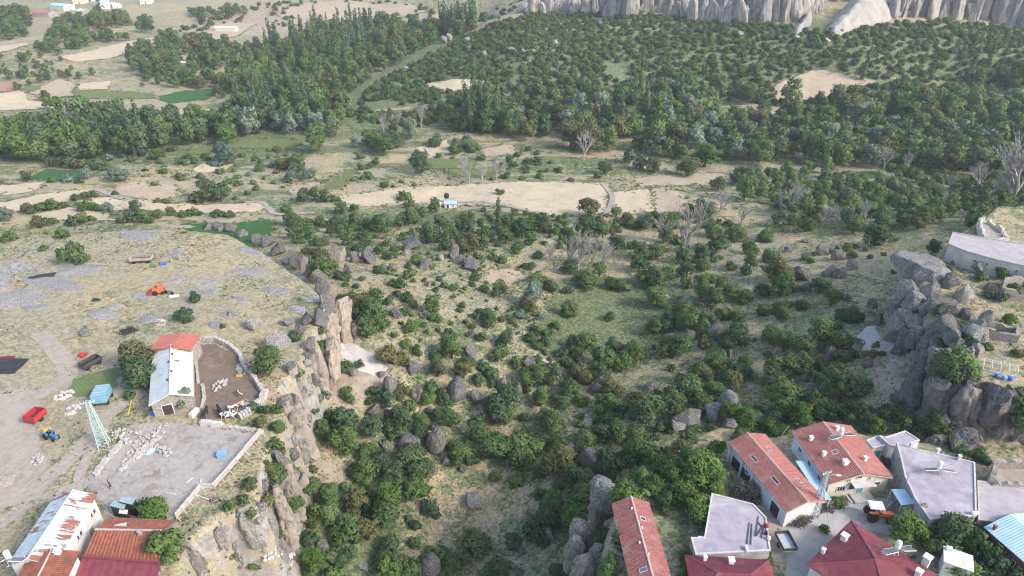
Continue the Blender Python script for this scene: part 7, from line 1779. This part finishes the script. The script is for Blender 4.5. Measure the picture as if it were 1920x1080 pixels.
tag(MB().box((0, 0, .45), (1.3, 1.1, .9)).box((0, 0, .93), (1.4, 1.2, .08)).build('blue_box', 'paint_lightblue', None, loc=G(417, 856), rot=(0, 0, .2)), 'lone light blue box in the middle of the gravel yard', 'box')
tag(MB().box((0, 0, .3), (1.6, .9, .5)).box((0, 0, .58), (1.5, .8, .06)).build('feed_tub', 'metal_bluegrey', None, loc=G(463, 762), rot=(0, 0, -.2)), 'pale blue feed tub beside the cattle', 'tub')
tag(MB().box((0, 0, .2), (1.1, .4, .3)).box((.3, 0, .4), (.4, .35, .2)).build('yellow_tool', 'paint_yellow', None, loc=G(449, 706)), 'small yellow implement in the cattle yard', 'tool')
for i, (a, b) in enumerate((((350, 905), (362, 897)), ((376, 906), (378, 898)), ((312, 925), (330, 928)), ((355, 925), (392, 938)))):
    p, q = G(*a), G(*b); tag(MB().bar(p + Vector((0, 0, .12)), q + Vector((0, 0, .12)), .16).build('plank', 'stone_chalk'), 'pale timber plank lying on the gravel yard', 'plank', 'planks on the gravel yard')
# ------------------------------------------------------------------ cattle and a person
def skin_mesh(name, nodes, edges, root=0, sub=2):
    """continuous body grown over a skeleton"""
    me = bpy.data.meshes.new(name); me.from_pydata([n[:3] for n in nodes], edges, []); o = bpy.data.objects.new('tmp', me); col.objects.link(o)
    o.modifiers.new('skin', 'SKIN'); sd = o.modifiers.new('sub', 'SUBSURF'); sd.levels = sub
    for i, n in enumerate(nodes):
        sv = me.skin_vertices[0].data[i]; r_ = n[3]; sv.radius = r_ if isinstance(r_, tuple) else (r_, r_); sv.use_root = (i == root)
    dg = bpy.context.evaluated_depsgraph_get(); m2 = bpy.data.meshes.new_from_object(o.evaluated_get(dg)); bpy.data.objects.remove(o); m2.name = name
    m2.polygons.foreach_set('use_smooth', np.ones(len(m2.polygons), dtype=bool)); m2.materials.clear()
    return m2
cn = [(0, 0, 1.08, (.36, .30)), (.6, 0, 1.08, (.38, .32)), (-.55, 0, 1.10, (.33, .28)), (.95, 0, 1.22, .22), (1.25, 0, 1.38, .16), (1.45, 0, 1.36, .14), (1.72, 0, 1.16, .09), (-.85, 0, 1.15, .2), (-.98, 0, 1.0, .05), (-1.02, 0, .6, .035)]
ce = [(0, 1), (0, 2), (1, 3), (3, 4), (4, 5), (5, 6), (2, 7), (7, 8), (8, 9)]
def leg(x, y, hind, parent):
    b = len(cn); sg = -1 if hind else 1
    cn.extend([(x, y, .82, .15), (x + (.10 if hind else 0), y, .58, .085), (x - (.10 if hind else 0), y, .36, .06), (x - (.06 if hind else 0), y, .06, .06), (x + (.0 if hind else .06), y, .03, .06)])
    ce.extend([(parent, b), (b, b + 1), (b + 1, b + 2), (b + 2, b + 3), (b + 3, b + 4)])
for y in (-.2, .2): leg(.62, y, False, 1); leg(-.68, y, True, 2)
for y in (-1, 1): b = len(cn); cn.append((1.32, y * .2, 1.46, .04)); cn.append((1.28, y * .32, 1.45, .05)); ce.extend([(4, b), (b, b + 1)])
COWM = skin_mesh('cow', cn, ce, 0, 2)
cows = [((386, 782), 'hide_black', 'black cow standing at the yard gate', 1.6), ((414, 778), 'hide_black', 'black cow nosing the stone wall', 2.2), ((424, 784), 'hide_pied', 'black and white cow near the yard wall', 0.2), ((432, 786), 'hide_pied', 'spotted black and white cow standing behind another at the wall', 0.1), ((449, 766), 'hide_brown', 'brown and white cow beside the feed tub', 0.5), ((439, 770), 'hide_brown', 'brown and white cow behind the one at the feed tub', 0.3), ((449, 742), 'hide_pied', 'small black and white calf alone in the yard', -.7)]
for i, (q, m, lab, rz) in enumerate(cows):
    cm = COWM.copy(); cm.materials.append(MATS[m]); c = empty('cow', G(*q), rz, lab, 'cow', 'cattle in the farm yard'); s = .75 if 'calf' in lab else 1.0; c.scale = (s, s, s)
    link('body', cm, c)
    for sy in (-1, 1): MB().path([(1.36, sy * .1, 1.5), (1.36, sy * .2, 1.6), (1.42, sy * .24, 1.7)], .03, .012, 5).build('horn', 'old_wood', c)
pn = [(0, 0, .95, (.16, .12)), (0, 0, 1.18, (.17, .12)), (0, 0, 1.38, (.19, .12)), (0, 0, 1.5, .065), (0, .01, 1.6, .09), (0, .015, 1.7, .085)]
pe = [(0, 1), (1, 2), (2, 3), (3, 4), (4, 5)]
for sx in (-1, 1):
    b = len(pn); pn += [(sx * .2, 0, 1.4, .065), (sx * .25, .02, 1.14, .05), (sx * .27, -.08, .9, .038), (sx * .27, -.1, .82, .035)]; pe += [(2, b), (b, b + 1), (b + 1, b + 2), (b + 2, b + 3)]
    for f in range(4): q = len(pn); pn += [(sx * (.25 + .015 * f), -.11 - .01 * f, .76, .01), (sx * (.25 + .015 * f), -.12, .71 + .008 * abs(f - 1), .008)]; pe += [(b + 3, q), (q, q + 1)]
    q = len(pn); pn += [(sx * .235, -.13, .79, .01), (sx * .23, -.15, .75, .009)]; pe += [(b + 3, q), (q, q + 1)]
    b = len(pn); st = sx * .12; pn += [(sx * .1, 0, .85, .095), (sx * .11, -st, .48, .065), (sx * .11, -st * 1.6 + .04, .1, .045), (sx * .11, -st * 1.6 - .1, .05, .04)]; pe += [(0, b), (b, b + 1), (b + 1, b + 2), (b + 2, b + 3)]
pm = skin_mesh('body', pn, pe, 0, 2)
for m in ('cloth_dark', 'cloth_red', 'skin'): pm.materials.append(MATS[m])
mi = []
for p in pm.polygons:
    c = p.center; mi.append(2 if c.z > 1.47 or (abs(c.x) > .2 and c.z < .9) else (1 if c.z > .9 else 0))
pm.polygons.foreach_set('material_index', mi)
per = empty('person', G(208, 915), R(150), 'person in dark red top and dark trousers walking on the gravel yard', 'person'); link('body', pm, per)
MB().lathe([(.1, 1.66), (.108, 1.7), (.1, 1.77), (.05, 1.81), (.01, 1.82)], (0, .02, 0), 10).build('hair', 'hair_dark', per, smooth=True)
fc = MB().add([(-.015, -.085, 1.62), (.015, -.085, 1.62), (0, -.115, 1.62), (0, -.085, 1.67)], ((0, 1, 2), (0, 2, 3), (1, 3, 2))).build('nose', 'skin', per)
for sx in (-1, 1): MB().lathe([(.012, 0), (.014, .006), (.01, .012)], (sx * .032, -.088, 1.665), 6).build('eye', 'hair_dark', per)

# ------------------------------------------------------------------ air
hx = bpy.data.materials.new('haze'); hx.use_nodes = True; nt = hx.node_tree
for n_ in list(nt.nodes): nt.nodes.remove(n_)
ho = nt.nodes.new('ShaderNodeOutputMaterial'); pv_ = nt.nodes.new('ShaderNodeVolumePrincipled')
pv_.inputs['Color'].default_value = (0.86, 0.92, 1.0, 1); pv_.inputs['Density'].default_value = 0.00015; pv_.inputs['Anisotropy'].default_value = 0.1
nt.links.new(pv_.outputs[0], ho.inputs['Volume'])
zlo, zhi = float(GZ.min()) - 3, max(float(GZ.max()) + 60, CAMZ + 40)
hb_ = MB().box((0, 1300, (zlo + zhi) / 2), (6700, 4300, zhi - zlo)); MATS['haze'] = hx
tag(hb_.build('haze', 'haze'), 'thin pale summer haze over the valley', 'haze', None, 'stuff')
